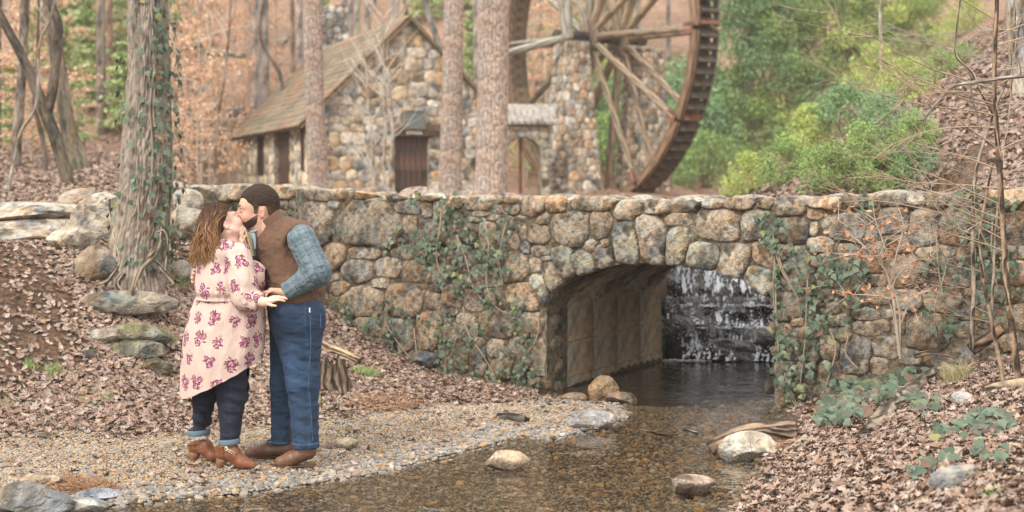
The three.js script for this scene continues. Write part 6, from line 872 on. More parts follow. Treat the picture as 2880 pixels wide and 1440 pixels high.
// ------------------------------------------------------------------ the big tree with ivy, rocks, waterfall, undergrowth
function hit(px, py, d0 = 5, d1 = 40) { for (let d = d0; d < d1; d += 0.02) { const p = P(px, py, d); if (p.y <= ground(p.x, d)) return p; } return P(px, py, d1); }
const gnorm = (x, d) => V(ground(x - 0.06, d) - ground(x + 0.06, d), 0.12, ground(x, d + 0.06) - ground(x, d - 0.06)).normalize();
{
  const D = 12.2, prof = [[860, 375, 215], [783, 374, 190], [735, 380, 162], [670, 390, 158], [540, 407, 146], [435, 412, 143], [278, 417, 120], [0, 417, 104], [-200, 417, 100]], W = prof.map(([y, x]) => P(x, y, D)), rad = prof.map(([, , w]) => (w / FOC) * D / 2), foot = W[0].clone();
  const t = thing('ivy_clad_tree', 'large rough-barked tree trunk with ivy up its right side, left of the couple', 'tree', foot), C = new THREE.CatmullRomCurve3([...W, W[8].clone().add(V(0.1, 3, 0)), W[8].clone().add(V(0, 7, 0.2))]), R_ = [...rad, rad[8] * 0.85, rad[8] * 0.6], g = new Geo(), ra = (q) => { const k = q * (R_.length - 1), i = Math.min(R_.length - 2, Math.floor(k)); return lerp(R_[i], R_[i + 1], k - i); };
  const nv = 300, nu = 150; g.grid(nu, nv, (i, j) => {
    const q = j / nv, c = C.getPoint(q), a = (i / nu) * TAU, ca = Math.cos(a), sa = Math.sin(a), y = c.y, w = 1.2 * noise(ca * 1.6, sa * 1.6, y * 2.2) + 0.5 * noise(ca * 3, sa * 3, y * 6), rid = Math.abs(((a * 50 / TAU + w * 1.0 + 0.5 * noise(ca * 14, sa * 14, y * 11)) % 1 + 1) % 1 - 0.5) * 2, low = sstep(1.9, 0.7, y), rt = 0.13 * low * low * Math.max(0, Math.sin(a * 5 + 0.8)), d = 0.017 * sstep(0.05, 0.7, rid) + 0.010 * noise(ca * 9, sa * 9, y * 22) + 0.018 * noise(ca * 2, sa * 2, y * 1.1), r = ra(q) * (1 + rt) + d - 0.012;
    const k = (0.62 + 0.5 * sstep(0.1, 0.7, rid)) * (1 + 0.25 * noise(ca * 4, sa * 4, y * 4)), ms = sstep(1.75, 0.9, y + 0.5 * noise(ca * 2, sa * 2, y)) * sstep(-0.2, -0.9, ca + 0.4 * noise(y * 3, a)) * 0.85;
    return [c.x + ca * r, y, c.z - sa * r, (i / nu) * 1.2, y, lerp(0.30 * k, 0.20, ms), lerp(0.25 * k, 0.20, ms), lerp(0.205 * k, 0.05, ms)]; });
  part('trunk', g.build('weld'), std(1, 1, 1, 0.96, { vertexColors: true, bumpMap: rep(T.barkB, 1, 1), bumpScale: 0.012 }), t);
  const b = new Geo(), r = rng(3); for (let k = 0; k < 9; k++) { const p = C.getPoint(0.86 + 0.13 * r()), a = r() * TAU; bare(b, p, V(Math.cos(a), 0.6, Math.sin(a)).normalize(), 3, 0.08, 2, r, [0.3, 0.25, 0.2]); } part('crown', b.build(), M.twig, t);
  const rg = new Geo(); rg.col = [0.34, 0.28, 0.22]; for (const pts of [[[455, 640], [445, 690], [420, 730], [395, 760], [380, 800], [372, 830]], [[430, 700], [400, 760], [390, 800], [402, 840]], [[330, 760], [300, 790], [260, 800]], [[440, 740], [470, 770], [490, 800]], [[350, 770], [330, 800], [345, 830], [330, 850]]]) { const w = pts.map(([x, y], i) => { const p = P(x, y, D - 0.33 - i * 0.05); return p; }); rg.tube(spline(w, 20), (q) => 0.024 - 0.013 * q, 8, { wob: (a, l) => 1 + 0.15 * noise(a, l * 9) }); } part('root', rg.build(), M.bark, t);
}
// ---- leaves for ivy and litter
function leafGeo(kind, seed) {
  const r = rng(seed + 700), g = new Geo(), out = kind === 'ivy' ? [[0, -0.55], [0.5, -0.6], [0.62, -0.28], [0.98, -0.12], [0.55, 0.18], [0.42, 0.42], [0, 1]] : kind === 'oak' ? [[0, -1], [0.12, -0.6], [0.42, -0.5], [0.25, -0.25], [0.62, -0.05], [0.32, 0.2], [0.6, 0.5], [0.3, 0.6], [0.22, 0.85], [0, 1]] : kind === 'maple' ? [[0, -0.9], [0.14, -0.5], [0.6, -0.6], [0.5, -0.25], [1.0, 0.05], [0.5, 0.1], [0.55, 0.55], [0.2, 0.45], [0, 1]] : [[0, -1], [0.3, -0.55], [0.45, -0.05], [0.32, 0.5], [0, 1]];
  const cu = kind === 'ivy' ? 0.14 : 0.25 + 0.6 * r(), cy = kind === 'ivy' ? -0.16 : (r() - 0.4) * 0.9, tw = kind === 'ivy' ? 0.05 : (r() - 0.5) * 0.7, z = (x, y) => cu * x * x + cy * y * y * 0.6 + tw * x * y + (kind === 'ivy' ? 0 : 0.12 * Math.sin(x * 5 + y * 4 + seed));
  const mid = out.filter((_, i) => true).map(([, y]) => y); for (const s of [-1, 1]) { const rim = out.map(([x, y]) => { const j = 1 + (kind === 'ivy' ? 0 : 0.15 * (r() - 0.5)); const X = x * s * j * 0.9; return g.v(X, z(X, y), y, X, y); }), c0 = g.v(0, z(0, -0.2), -0.2, 0, 0), c1 = g.v(0, z(0, 0.45), 0.45, 0, 0); const h = Math.floor(out.length / 2); for (let i = 0; i < out.length - 1; i++) { const c = i < h ? c0 : c1; s > 0 ? g.tri(c, rim[i + 1], rim[i]) : g.tri(c, rim[i], rim[i + 1]); } s > 0 ? g.tri(c0, c1, rim[h]) : g.tri(c0, rim[h], c1); }
  return g.build();
}
const LEAVES = [leafGeo('oak', 1), leafGeo('maple', 2), leafGeo('beech', 3), leafGeo('oak', 4), leafGeo('beech', 5), leafGeo('maple', 6)];
const LT = [[0.285, 0.205, 0.16], [0.38, 0.275, 0.215], [0.23, 0.15, 0.115], [0.39, 0.305, 0.25], [0.20, 0.12, 0.085], [0.295, 0.215, 0.17], [0.30, 0.245, 0.215], [0.30, 0.185, 0.125], [0.16, 0.105, 0.08]];
function litter(name, label, spots, seed) {                            // spots: [x, d, size]
  const o = thing(name, label, 'leaf litter'); o.userData.kind = 'stuff'; const r = rng(seed), q = new THREE.Quaternion(), q2 = new THREE.Quaternion(), m = new THREE.Matrix4(), c = new THREE.Color(), per = LEAVES.map(() => []); spots.forEach((s) => per[Math.floor(r() * 6)].push(s));
  per.forEach((list, k) => {
    const im = new THREE.InstancedMesh(LEAVES[k], M.litter, list.length); im.name = 'leaves'; im.castShadow = im.receiveShadow = true;
    list.forEach(([x, d, s, lift = 0], i) => { const n = gnorm(x, d); n.add(V((r() - 0.5) * 0.95, 0, (r() - 0.5) * 0.95)).normalize(); q.setFromUnitVectors(V(0, 1, 0), n); q2.setFromAxisAngle(V(0, 1, 0), r() * TAU); q.multiply(q2); const sz = s * (0.65 + 0.7 * r()); m.compose(V(x, ground(x, d) + lift + 0.006 + 0.022 * r(), -d), q, V(sz * (0.8 + 0.4 * r()), sz, sz)); im.setMatrixAt(i, m); const t = LT[Math.floor(r() * LT.length)], b = 0.78 + 0.40 * r(); c.setRGB(t[0] * b, t[1] * b, t[2] * b); im.setColorAt(i, c); });
    o.add(im);
  });
  return o;
}
{
  const r = rng(21), A = [], B = [], F = [];
  for (let k = 0; k < 200000 && A.length < 26000; k++) { const x = lerp(-5.6, 1.0, r()), d = lerp(8.0, 14.3, r()), e = d - leafStart(x), [u, n] = wallUN(x, d); if (n > -0.05 && u > -4.8) continue; const s = sdWater(x, d); if (s < 0.12) continue; const dens = (sstep(-0.5, 0.45, e + 0.7 * fbm(x * 0.9, d * 0.9, 4, 3)) + 0.02) * (0.15 + 0.85 * sstep(-0.22, 0.14, fbm(x * 0.7 + 9, d * 0.9, 8, 3) + 0.16 * (x + 3.4))); if (r() < dens && !(x < -2 && d > 13.2 && r() < 0.8)) A.push([x, d, 0.032]); }
  for (let k = 0; k < 200000 && B.length < 27000; k++) { const d = lerp(4.6, 11.8, r()), x = lerp(0.6, 5.0, r()), [u, n] = wallUN(x, d); if (n > -0.05) continue; const s = sdWater(x, d); if (s < 0.03 || x < 0.3 || (d > 10 && x < 1.8)) continue; if (r() < 0.3 + 0.7 * sstep(0.0, 0.35, s)) B.push([x, d, 0.032]); }
  for (let k = 0; k < 400000 && F.length < 60000; k++) { const d = 14 + 30 * r() * r(), a = lerp(-0.39, 0.4, r()), x = a * d, [u, n] = wallUN(x, d); if (u > -4.9 && n < 0.5) continue; if (u > -0.7 && u < 2.9 && n < 5.4) continue; const left = a < -0.12, right = x - 0.128 * d > 0.2; if (!left && !right && r() < 0.8) continue; F.push([x, d, 0.030 + 0.0009 * d]); }
  litter('leaf_litter', 'fallen brown leaves covering the slope of the left bank', A, 31); litter('leaf_litter', 'fallen brown leaves covering the right bank beside the water', B, 32); litter('leaf_litter', 'russet fallen leaves on the forest floor beyond the bridge', F, 33);
  // a few leaves that came down on the gravel and the coping
  const S = []; for (let k = 0; k < 90; k++) { const x = lerp(-3.5, 0.6, r()), d = lerp(8.4, 11.5, r()); if (sdWater(x, d) > 0.05) S.push([x, d, 0.04]); } litter('leaf_litter', 'single fallen leaves scattered over the gravel bar', S, 34);
}
{ // gravel: tan, ochre, grey and slate pebbles
  const peb = [0, 1, 2].map((k) => { const g = new THREE.IcosahedronGeometry(1, 0), p = g.attributes.position, o = k * 7.1; for (let i = 0; i < p.count; i++) { const x = p.getX(i), y = p.getY(i), z = p.getZ(i), f = 1 + 0.3 * noise(x * 1.7 + o, y * 1.7, z * 1.7); p.setXYZ(i, x * f, y * f * 0.6, z * f * 0.8); } g.computeVertexNormals(); return g; });
  const PC = [[0.44, 0.40, 0.36], [0.52, 0.50, 0.48], [0.50, 0.33, 0.17], [0.30, 0.30, 0.31], [0.20, 0.22, 0.25], [0.56, 0.43, 0.29], [0.42, 0.33, 0.24], [0.46, 0.28, 0.13], [0.36, 0.32, 0.28]], r = rng(41), dry = [], wet = [];
  for (let k = 0; k < 600000 && dry.length < 62000; k++) { const x = lerp(-4.2, 1.1, r()), d = lerp(7.6, 12.3, r()), e = d - leafStart(x), s = sdWater(x, d); if (s < -0.02) continue; const [u, n] = wallUN(x, d); if (n > -0.02 && u > -5) continue; if (r() > sstep(0.75, -0.2, e + 0.7 * fbm(x * 0.9, d * 0.9, 4, 3))) continue; dry.push([x, d, s]); }
  for (let k = 0; k < 300000 && wet.length < 26000; k++) { const x = lerp(-4.5, 2.3, r()), d = lerp(7.2, 12.6, r()), s = sdWater(x, d); if (s > 0.02) { if (x > 1 && s < 0.25 && r() < 0.5) wet.push([x, d, s]); continue; } wet.push([x, d, s]); }
  for (const [list, name, label, sc] of [[dry, 'gravel', 'fine tan and grey gravel of the bar under the couple', 1], [wet, 'streambed_pebbles', 'brown pebbles on the shallow bed of the stream', 0.9]]) {
    const o = thing(name, label, 'gravel'); o.userData.kind = 'stuff'; const m = new THREE.Matrix4(), q = new THREE.Quaternion(), c = new THREE.Color();
    peb.forEach((g, k) => { const L = list.filter((_, i) => i % 3 === k), im = new THREE.InstancedMesh(g, name === 'gravel' ? M.pebble : M.pebble, L.length); im.name = 'pebbles'; im.castShadow = im.receiveShadow = true;
      L.forEach(([x, d, s], i) => { const big = r(), edge = sstep(0.6, 0.05, s), sz = sc * (0.0055 + 0.006 * r() + (big > 0.93 ? 0.013 * r() * (0.5 + edge) : 0) + (big > 0.6 ? 0.005 * edge : 0)); q.setFromEuler(new THREE.Euler((r() - 0.5) * 0.8, r() * TAU, (r() - 0.5) * 0.8)); m.compose(V(x, ground(x, d) + sz * 0.25, -d), q, V(sz * (0.8 + 0.6 * r()), sz, sz * (0.8 + 0.6 * r()))); im.setMatrixAt(i, m); let t = PC[Math.floor(r() * PC.length)]; if (edge > 0.5 && r() < 0.5) t = PC[[0, 3, 3, 4][Math.floor(r() * 4)]]; const b = (0.75 + 0.5 * r()) * (name === 'gravel' ? 0.70 : 0.40); c.setRGB(t[0] * b, t[1] * b * (name === 'gravel' ? 0.95 : 0.86), t[2] * b * (name === 'gravel' ? 0.87 : 0.66)); im.setColorAt(i, c); });
      o.add(im); });
  }
}
// ---- rocks
function rock(label, px, py, w, h, col, o = {}) {                      // px, py: centre in the photograph; w, h: size there
  const D = o.D ?? -hit(px, py + h / 2 - 2, 5, 30).z, c = P(px, py, D), k = D / FOC, hx = (w * k) / 2 * 1.26, hy = (h * k) / 2 * 1.34, hz = hx * (o.deep ?? 0.7), base = V(c.x, c.y - hy, c.z - hz * 0.5), t = thing(o.name ?? 'rock', label, o.cat ?? 'rock', base, o.group), seed = Math.round(px * 3 + py);
  const g = rockGeo(seed, hx, hy, hz, o.detail ?? 5, o.cuts ?? 8, o.rough ?? 0.09, o.crease ?? 0.5); g.rotateY(o.yaw ?? 0); if (o.tilt) g.rotateZ(o.tilt); g.translate(c.x, c.y + (o.dy ?? 0), c.z - hz * 0.5);
  const moss = o.moss ?? 0; colored(g, (x, y, z, ny) => { const n = 1 + 0.22 * fbm(x * 5, y * 5, z * 5, 4), m = moss * sstep(-0.1, 0.35, fbm(x * 4 + seed, y * 4, z * 4, 3)) * sstep(-0.2, 0.5, ny), wet = o.wet ? sstep(0.075, 0.03, y + 0.015 * noise(x * 30, z * 30)) * 0.6 : 0; return [0, 1, 2].map((q) => lerp(col[q] * n, [0.16, 0.18, 0.05][q], m) * (1 - wet)); });
  part('stone', g, o.mat ?? M.rock, t); return t;
}
rock('upper slab of the pale layered rock ledge at the left edge', 80, 598, 380, 52, [0.56, 0.49, 0.40], { D: 13.6, deep: 0.8, cuts: 16, rough: 0.05 });
rock('middle slab of the pale layered rock ledge at the left edge', 110, 640, 340, 52, [0.54, 0.46, 0.37], { D: 13.35, deep: 0.7, cuts: 16, rough: 0.05 });
rock('lower slab of the pale layered rock ledge at the left edge', 60, 672, 250, 38, [0.48, 0.41, 0.32], { D: 13.0, deep: 0.6, cuts: 14, rough: 0.05 });
rock('pale angular boulder leaning between the ledge and the ivy tree', 275, 620, 130, 125, [0.54, 0.47, 0.38], { moss: 0.25 });
rock('rounded grey boulder lying on top of the pale ledge', 232, 560, 118, 46, [0.50, 0.43, 0.36], { D: 13.9 });
rock('low tan rock at the foot of the pale ledge', 205, 675, 130, 60, [0.52, 0.43, 0.33], {});
rock('mossy rock against the left foot of the ivy tree', 272, 752, 110, 90, [0.36, 0.29, 0.22], { moss: 0.5 });
rock('squarish pale stone on the block right of the ivy tree', 524, 568, 74, 58, [0.48, 0.42, 0.34], { D: 13.6, cuts: 5 });
rock('large square stone block right of the ivy tree', 540, 632, 130, 96, [0.40, 0.34, 0.25], { D: 13.2, cuts: 5, rough: 0.05 });
rock('small grey rock beside the root at the back of the dress', 510, 770, 70, 56, [0.40, 0.35, 0.28], {});
rock('long grey slab lying below the ivy tree', 345, 862, 246, 66, [0.36, 0.32, 0.28], { moss: 0.35, deep: 0.35, cuts: 12, rough: 0.06 });
rock('layered mossy rock with pale lichen, low left of the dress', 385, 945, 150, 56, [0.36, 0.34, 0.28], { moss: 0.75, deep: 0.5 });
rock('lower ridge of mossy rock in the leaves left of the dress', 370, 985, 145, 46, [0.30, 0.27, 0.2], { moss: 0.8, deep: 0.45 });
rock('flat grey rock left of the layered mossy rock', 290, 945, 90, 36, [0.36, 0.33, 0.28], { moss: 0.3 });
rock('small dark rock under the layered mossy rock', 252, 1002, 40, 30, [0.28, 0.25, 0.2], {});
rock('brown mossy stone half buried beside the dress hem', 436, 1036, 76, 44, [0.30, 0.24, 0.15], { moss: 0.5 });
rock('big grey angular rock in the bottom left corner', 78, 1418, 190, 86, [0.34, 0.31, 0.275], { cuts: 12 });
rock('flat tan slab above the corner rock', 110, 1356, 110, 32, [0.48, 0.39, 0.28], { rough: 0.05 });
rock('blue-grey slate piece right of the corner rock', 272, 1398, 110, 30, [0.30, 0.32, 0.35], { cuts: 14 });
rock('pale flat stone at the bottom edge by the water', 222, 1428, 120, 34, [0.56, 0.53, 0.48], {});
rock('small white pebble on the gravel above the slate', 254, 1341, 26, 15, [0.62, 0.60, 0.57], { detail: 3 });
rock('tiny pale pebble left of the white pebble', 168, 1344, 18, 11, [0.58, 0.55, 0.5], { detail: 3 });
rock('brown buried stone in the leaves at lower left', 130, 1228, 50, 18, [0.36, 0.24, 0.15], { detail: 4 });
rock('mossy cream stone on the gravel right of the boots', 974, 1250, 66, 28, [0.52, 0.45, 0.34], { moss: 0.45, detail: 4 });
rock('pale flat rock at the tip of the gravel bar', 1662, 1186, 124, 44, [0.46, 0.395, 0.34], { cuts: 12 });
rock('tan blocky rock standing in the middle of the stream', 1424, 1304, 108, 50, [0.50, 0.38, 0.27], { D: 9.2, cuts: 9, wet: 1 });
rock('reddish rounded rock in the stream near the bottom', 1952, 1370, 108, 54, [0.50, 0.37, 0.27], { D: 8.5, wet: 1 });
rock('large whitish rock by the driftwood at the right shore', 2112, 1272, 140, 84, [0.60, 0.53, 0.44], { D: 9.5, cuts: 6, wet: 1 });
rock('mossy pale rock at the foot of the right bank', 2268, 1282, 118, 92, [0.46, 0.41, 0.29], { moss: 0.4, tilt: 0.45, D: 9.4 });
rock('pointed tan driftwood-like rock before the arch', 1697, 1104, 72, 70, [0.44, 0.30, 0.18], { D: 12.2, cuts: 12, deep: 0.5, tilt: -0.25 });
rock('flat brown rock at the right foot of the pointed rock', 1752, 1122, 84, 28, [0.38, 0.27, 0.18], { D: 12.1, tilt: -0.15 });
rock('low dark plank-like stone left of the pointed rock', 1620, 1120, 66, 22, [0.34, 0.24, 0.16], { D: 12.3, cuts: 5 });
rock('grey tilted slab lying in the right bank leaves', 2688, 1346, 118, 66, [0.34, 0.305, 0.27], { cuts: 5, tilt: 0.35, deep: 0.45 });
rock('pale stone in the leaves beside the grass tuft', 2706, 1125, 56, 34, [0.46, 0.41, 0.36], { detail: 4 });
rock('dark rock in the water beside the right arch jamb', 2172, 1092, 40, 40, [0.10, 0.085, 0.07], { D: 12.0 });
rock('bluish stone in the wall foot behind the leaves', 1200, 1012, 76, 40, [0.28, 0.26, 0.235], { D: 13.0 });
// ---- logs, stump, sticks
function stick(label, pts, D, r0, col, o = {}) {                       // pts in the photograph
  const w = pts.map(([x, y, dz = 0]) => { const p = o.on ? hit(x, y, 5, 16) : P(x, y, D - dz); if (o.on) p.y += r0 * 0.4; return p; }), t = thing(o.name ?? 'stick', label, o.cat ?? 'stick', w[0].clone(), o.group), g = new Geo(), s = pts[0][0]; g.col = col;
  g.tube(spline(w, o.n ?? 18), (q) => r0 * (o.taper === undefined ? 1 - 0.55 * q : 1 - o.taper * q), o.seg ?? 8, { wob: (a, l) => 1 + (o.wob ?? 0.15) * noise(Math.cos(a) * 2 + s, Math.sin(a) * 2, l * 7) + (o.wob ?? 0.15) * 0.6 * noise(Math.cos(a) * 7, Math.sin(a) * 7 + s, l * 3), col: (a, l) => { const k = 0.8 + 0.4 * noise(a * 2, l * 9) + 0.25 * noise(Math.cos(a) * 8, Math.sin(a) * 8, l * 4); return col.map((c) => c * k); }, ur: TAU * r0 });
  part(o.piece ?? 'wood', g.build('weld'), M.bark, t); return t;
}
stick('weathered driftwood log behind the whitish rock', [[2004, 1278], [2060, 1245], [2110, 1226], [2170, 1220], [2236, 1228]], 9.8, 0.082, [0.30, 0.22, 0.16], { name: 'driftwood_log', cat: 'log', wob: 0.3, n: 40, seg: 16, taper: -0.2 });
stick('rotten grey log slanting up the right bank', [[2430, 1236], [2500, 1170], [2556, 1118], [2610, 1078], [2658, 1052]], 0, 0.052, [0.34, 0.28, 0.23], { on: 1, name: 'rotten_log', cat: 'log', wob: 0.3, n: 40, seg: 14, taper: -0.35 });
stick('reddish broken log end high on the right bank', [[2732, 985], [2775, 955], [2818, 926]], 9.9, 0.042, [0.27, 0.17, 0.12], { name: 'broken_log', cat: 'log', wob: 0.25, n: 24, seg: 12, taper: 0.2 });
stick('thick bare branch across the ivy on the right bank', [[2572, 1000], [2620, 992], [2690, 1006]], 10.2, 0.024, [0.32, 0.25, 0.19], { cat: 'branch', name: 'fallen_branch' });
stick('smooth pale log lying at the right edge', [[2770, 1116], [2820, 1102], [2900, 1092]], 0, 0.05, [0.44, 0.36, 0.26], { on: 1, name: 'pale_log', cat: 'log', taper: 0 });
stick('pale flat log on the bank right of the man', [[880, 978], [940, 1000], [1012, 1030]], 0, 0.062, [0.52, 0.40, 0.27], { on: 1, name: 'pale_log', cat: 'log', n: 24, seg: 12, taper: 0.1, wob: 0.1 });
stick('bare root trailing down from the stump', [[1010, 1040], [1070, 1062], [1120, 1090], [1150, 1116]], 0, 0.022, [0.38, 0.29, 0.22], { on: 1, name: 'root', cat: 'root' });
stick('second root curving through the green grass', [[990, 1035], [1030, 1060], [1060, 1095]], 0, 0.016, [0.36, 0.27, 0.2], { on: 1, name: 'root', cat: 'root' });
stick('dark driftwood chunk on the gravel bar', [[1398, 1178], [1425, 1180], [1450, 1186], [1478, 1192]], 0, 0.03, [0.11, 0.095, 0.085], { on: 1, name: 'driftwood_chunk', cat: 'driftwood', wob: 0.4, n: 30, seg: 12, taper: -0.4 });
stick('flat pale board end beside the driftwood chunk', [[1352, 1180], [1420, 1178]], 0, 0.014, [0.48, 0.36, 0.25], { on: 1 });
stick('white forked stick standing on the gravel bar', [[1342, 1208], [1352, 1190], [1362, 1172]], 10.9, 0.008, [0.62, 0.58, 0.52], {});
stick('white stick lying below the forked stick', [[1340, 1206], [1370, 1214]], 10.8, 0.008, [0.6, 0.56, 0.5], {});
stick('bleached stick lying in front of the arch', [[1594, 1128], [1640, 1132], [1694, 1131]], 12.0, 0.011, [0.62, 0.55, 0.46], { taper: 0.2 });
stick('pale twig standing out of the water by the floating branch', [[1918, 1214], [1900, 1195], [1882, 1172]], 10.4, 0.008, [0.60, 0.53, 0.44], {});
stick('reddish branch floating in the stream', [[1796, 1206], [1830, 1214], [1868, 1224], [1900, 1222], [1920, 1212]], 10.65, 0.012, [0.30, 0.20, 0.15], { name: 'floating_branch', cat: 'branch', wob: 0.3 });
stick('lichen-spotted stick end at the floating branch tip', [[1922, 1206], [1940, 1214], [1962, 1222]], 10.3, 0.018, [0.42, 0.40, 0.35], { wob: 0.4, taper: 0 });
stick('pale twig leaning left of the driftwood log', [[2034, 1242], [2015, 1222], [1992, 1202]], 10.2, 0.009, [0.58, 0.50, 0.42], {});
stick('bent pale twig at the water edge, bottom right', [[2140, 1420], [2115, 1408], [2104, 1392], [2098, 1376]], 8.35, 0.009, [0.60, 0.56, 0.5], {});
stick('long thin twig lying across the left bank', [[140, 1015], [175, 1062], [215, 1090], [262, 1118]], 0, 0.012, [0.36, 0.27, 0.2], { on: 1 });
stick('curved pale root in the moss at the left edge', [[72, 1105], [60, 1075], [72, 1064], [110, 1074]], 0, 0.02, [0.44, 0.36, 0.28], { on: 1, name: 'root', cat: 'root' });
stick('dark root line under the pale ledge', [[80, 680], [130, 668], [160, 690], [280, 690]], 0, 0.024, [0.22, 0.16, 0.12], { on: 1, name: 'root', cat: 'root' });
stick('grey twig on the leaves left of the tree root', [[180, 790], [240, 790], [300, 800]], 0, 0.012, [0.34, 0.27, 0.22], { on: 1 });
stick('white curved twig by the big tree trunk', [[440, 652], [462, 648], [470, 690], [464, 760]], 11.7, 0.011, [0.56, 0.5, 0.42], {});
stick('pale vine stem hanging left on the ivy tree', [[308, 560], [312, 640], [328, 690], [338, 740]], 11.85, 0.010, [0.58, 0.5, 0.4], { name: 'vine_stem', cat: 'vine' });
stick('pale fallen log high on the russet slope', [[488, 135, 0], [600, 118, 0]], 48, 0.14, [0.62, 0.53, 0.44], { name: 'fallen_log', cat: 'log', taper: 0.2 });
stick('grey fallen log lying just below the pale one', [[576, 146], [690, 156]], 46, 0.12, [0.56, 0.48, 0.40], { name: 'fallen_log', cat: 'log', taper: 0.2 });
stick('dark log pile line low on the slope left of the eaves', [[530, 318], [600, 326], [690, 314]], 42, 0.16, [0.20, 0.17, 0.16], { name: 'fallen_log', cat: 'log', taper: 0.1, wob: 0.3 });
stick('short grey log leaning on the slope above the eaves', [[792, 130], [812, 100]], 52, 0.1, [0.6, 0.55, 0.5], { name: 'fallen_log', cat: 'log', taper: 0.1 });
{ // stump
  const c = hit(930, 1105), t = thing('tree_stump', 'weathered split tree stump on the bank right of the man', 'stump', c.clone()), g = new Geo(); g.grid(60, 18, (i, j) => { const a = (i / 60) * TAU, q = j / 18, s = 0.5 + 0.5 * Math.sin(a * 6 + 1) , r = lerp(0.21, 0.115, Math.pow(q, 0.6)) * (1 + 0.14 * s * (1 - q) + 0.1 * noise(Math.cos(a) * 4, Math.sin(a) * 4, q * 2)), top = 0.28 + 0.06 * noise(Math.cos(a) * 2, Math.sin(a) * 2) + 0.05 * noise(Math.cos(a) * 6, Math.sin(a) * 6), k = 0.6 + 0.5 * s + 0.3 * noise(a * 9, q * 2); return [c.x + Math.cos(a) * r, c.y - 0.05 + q * top, c.z - 0.12 - Math.sin(a) * r, a * 0.2, q * 0.3, 0.22 * k, 0.165 * k, 0.125 * k]; }); const cc = g.v(c.x, c.y + 0.12, c.z - 0.12, 0, 0), w = g.p.length / 3 - 1 - 61; for (let i = 0; i < 60; i++) g.tri(cc, w + i, w + i + 1); part('stump_wood', g.build('weld'), M.bark, t);
}
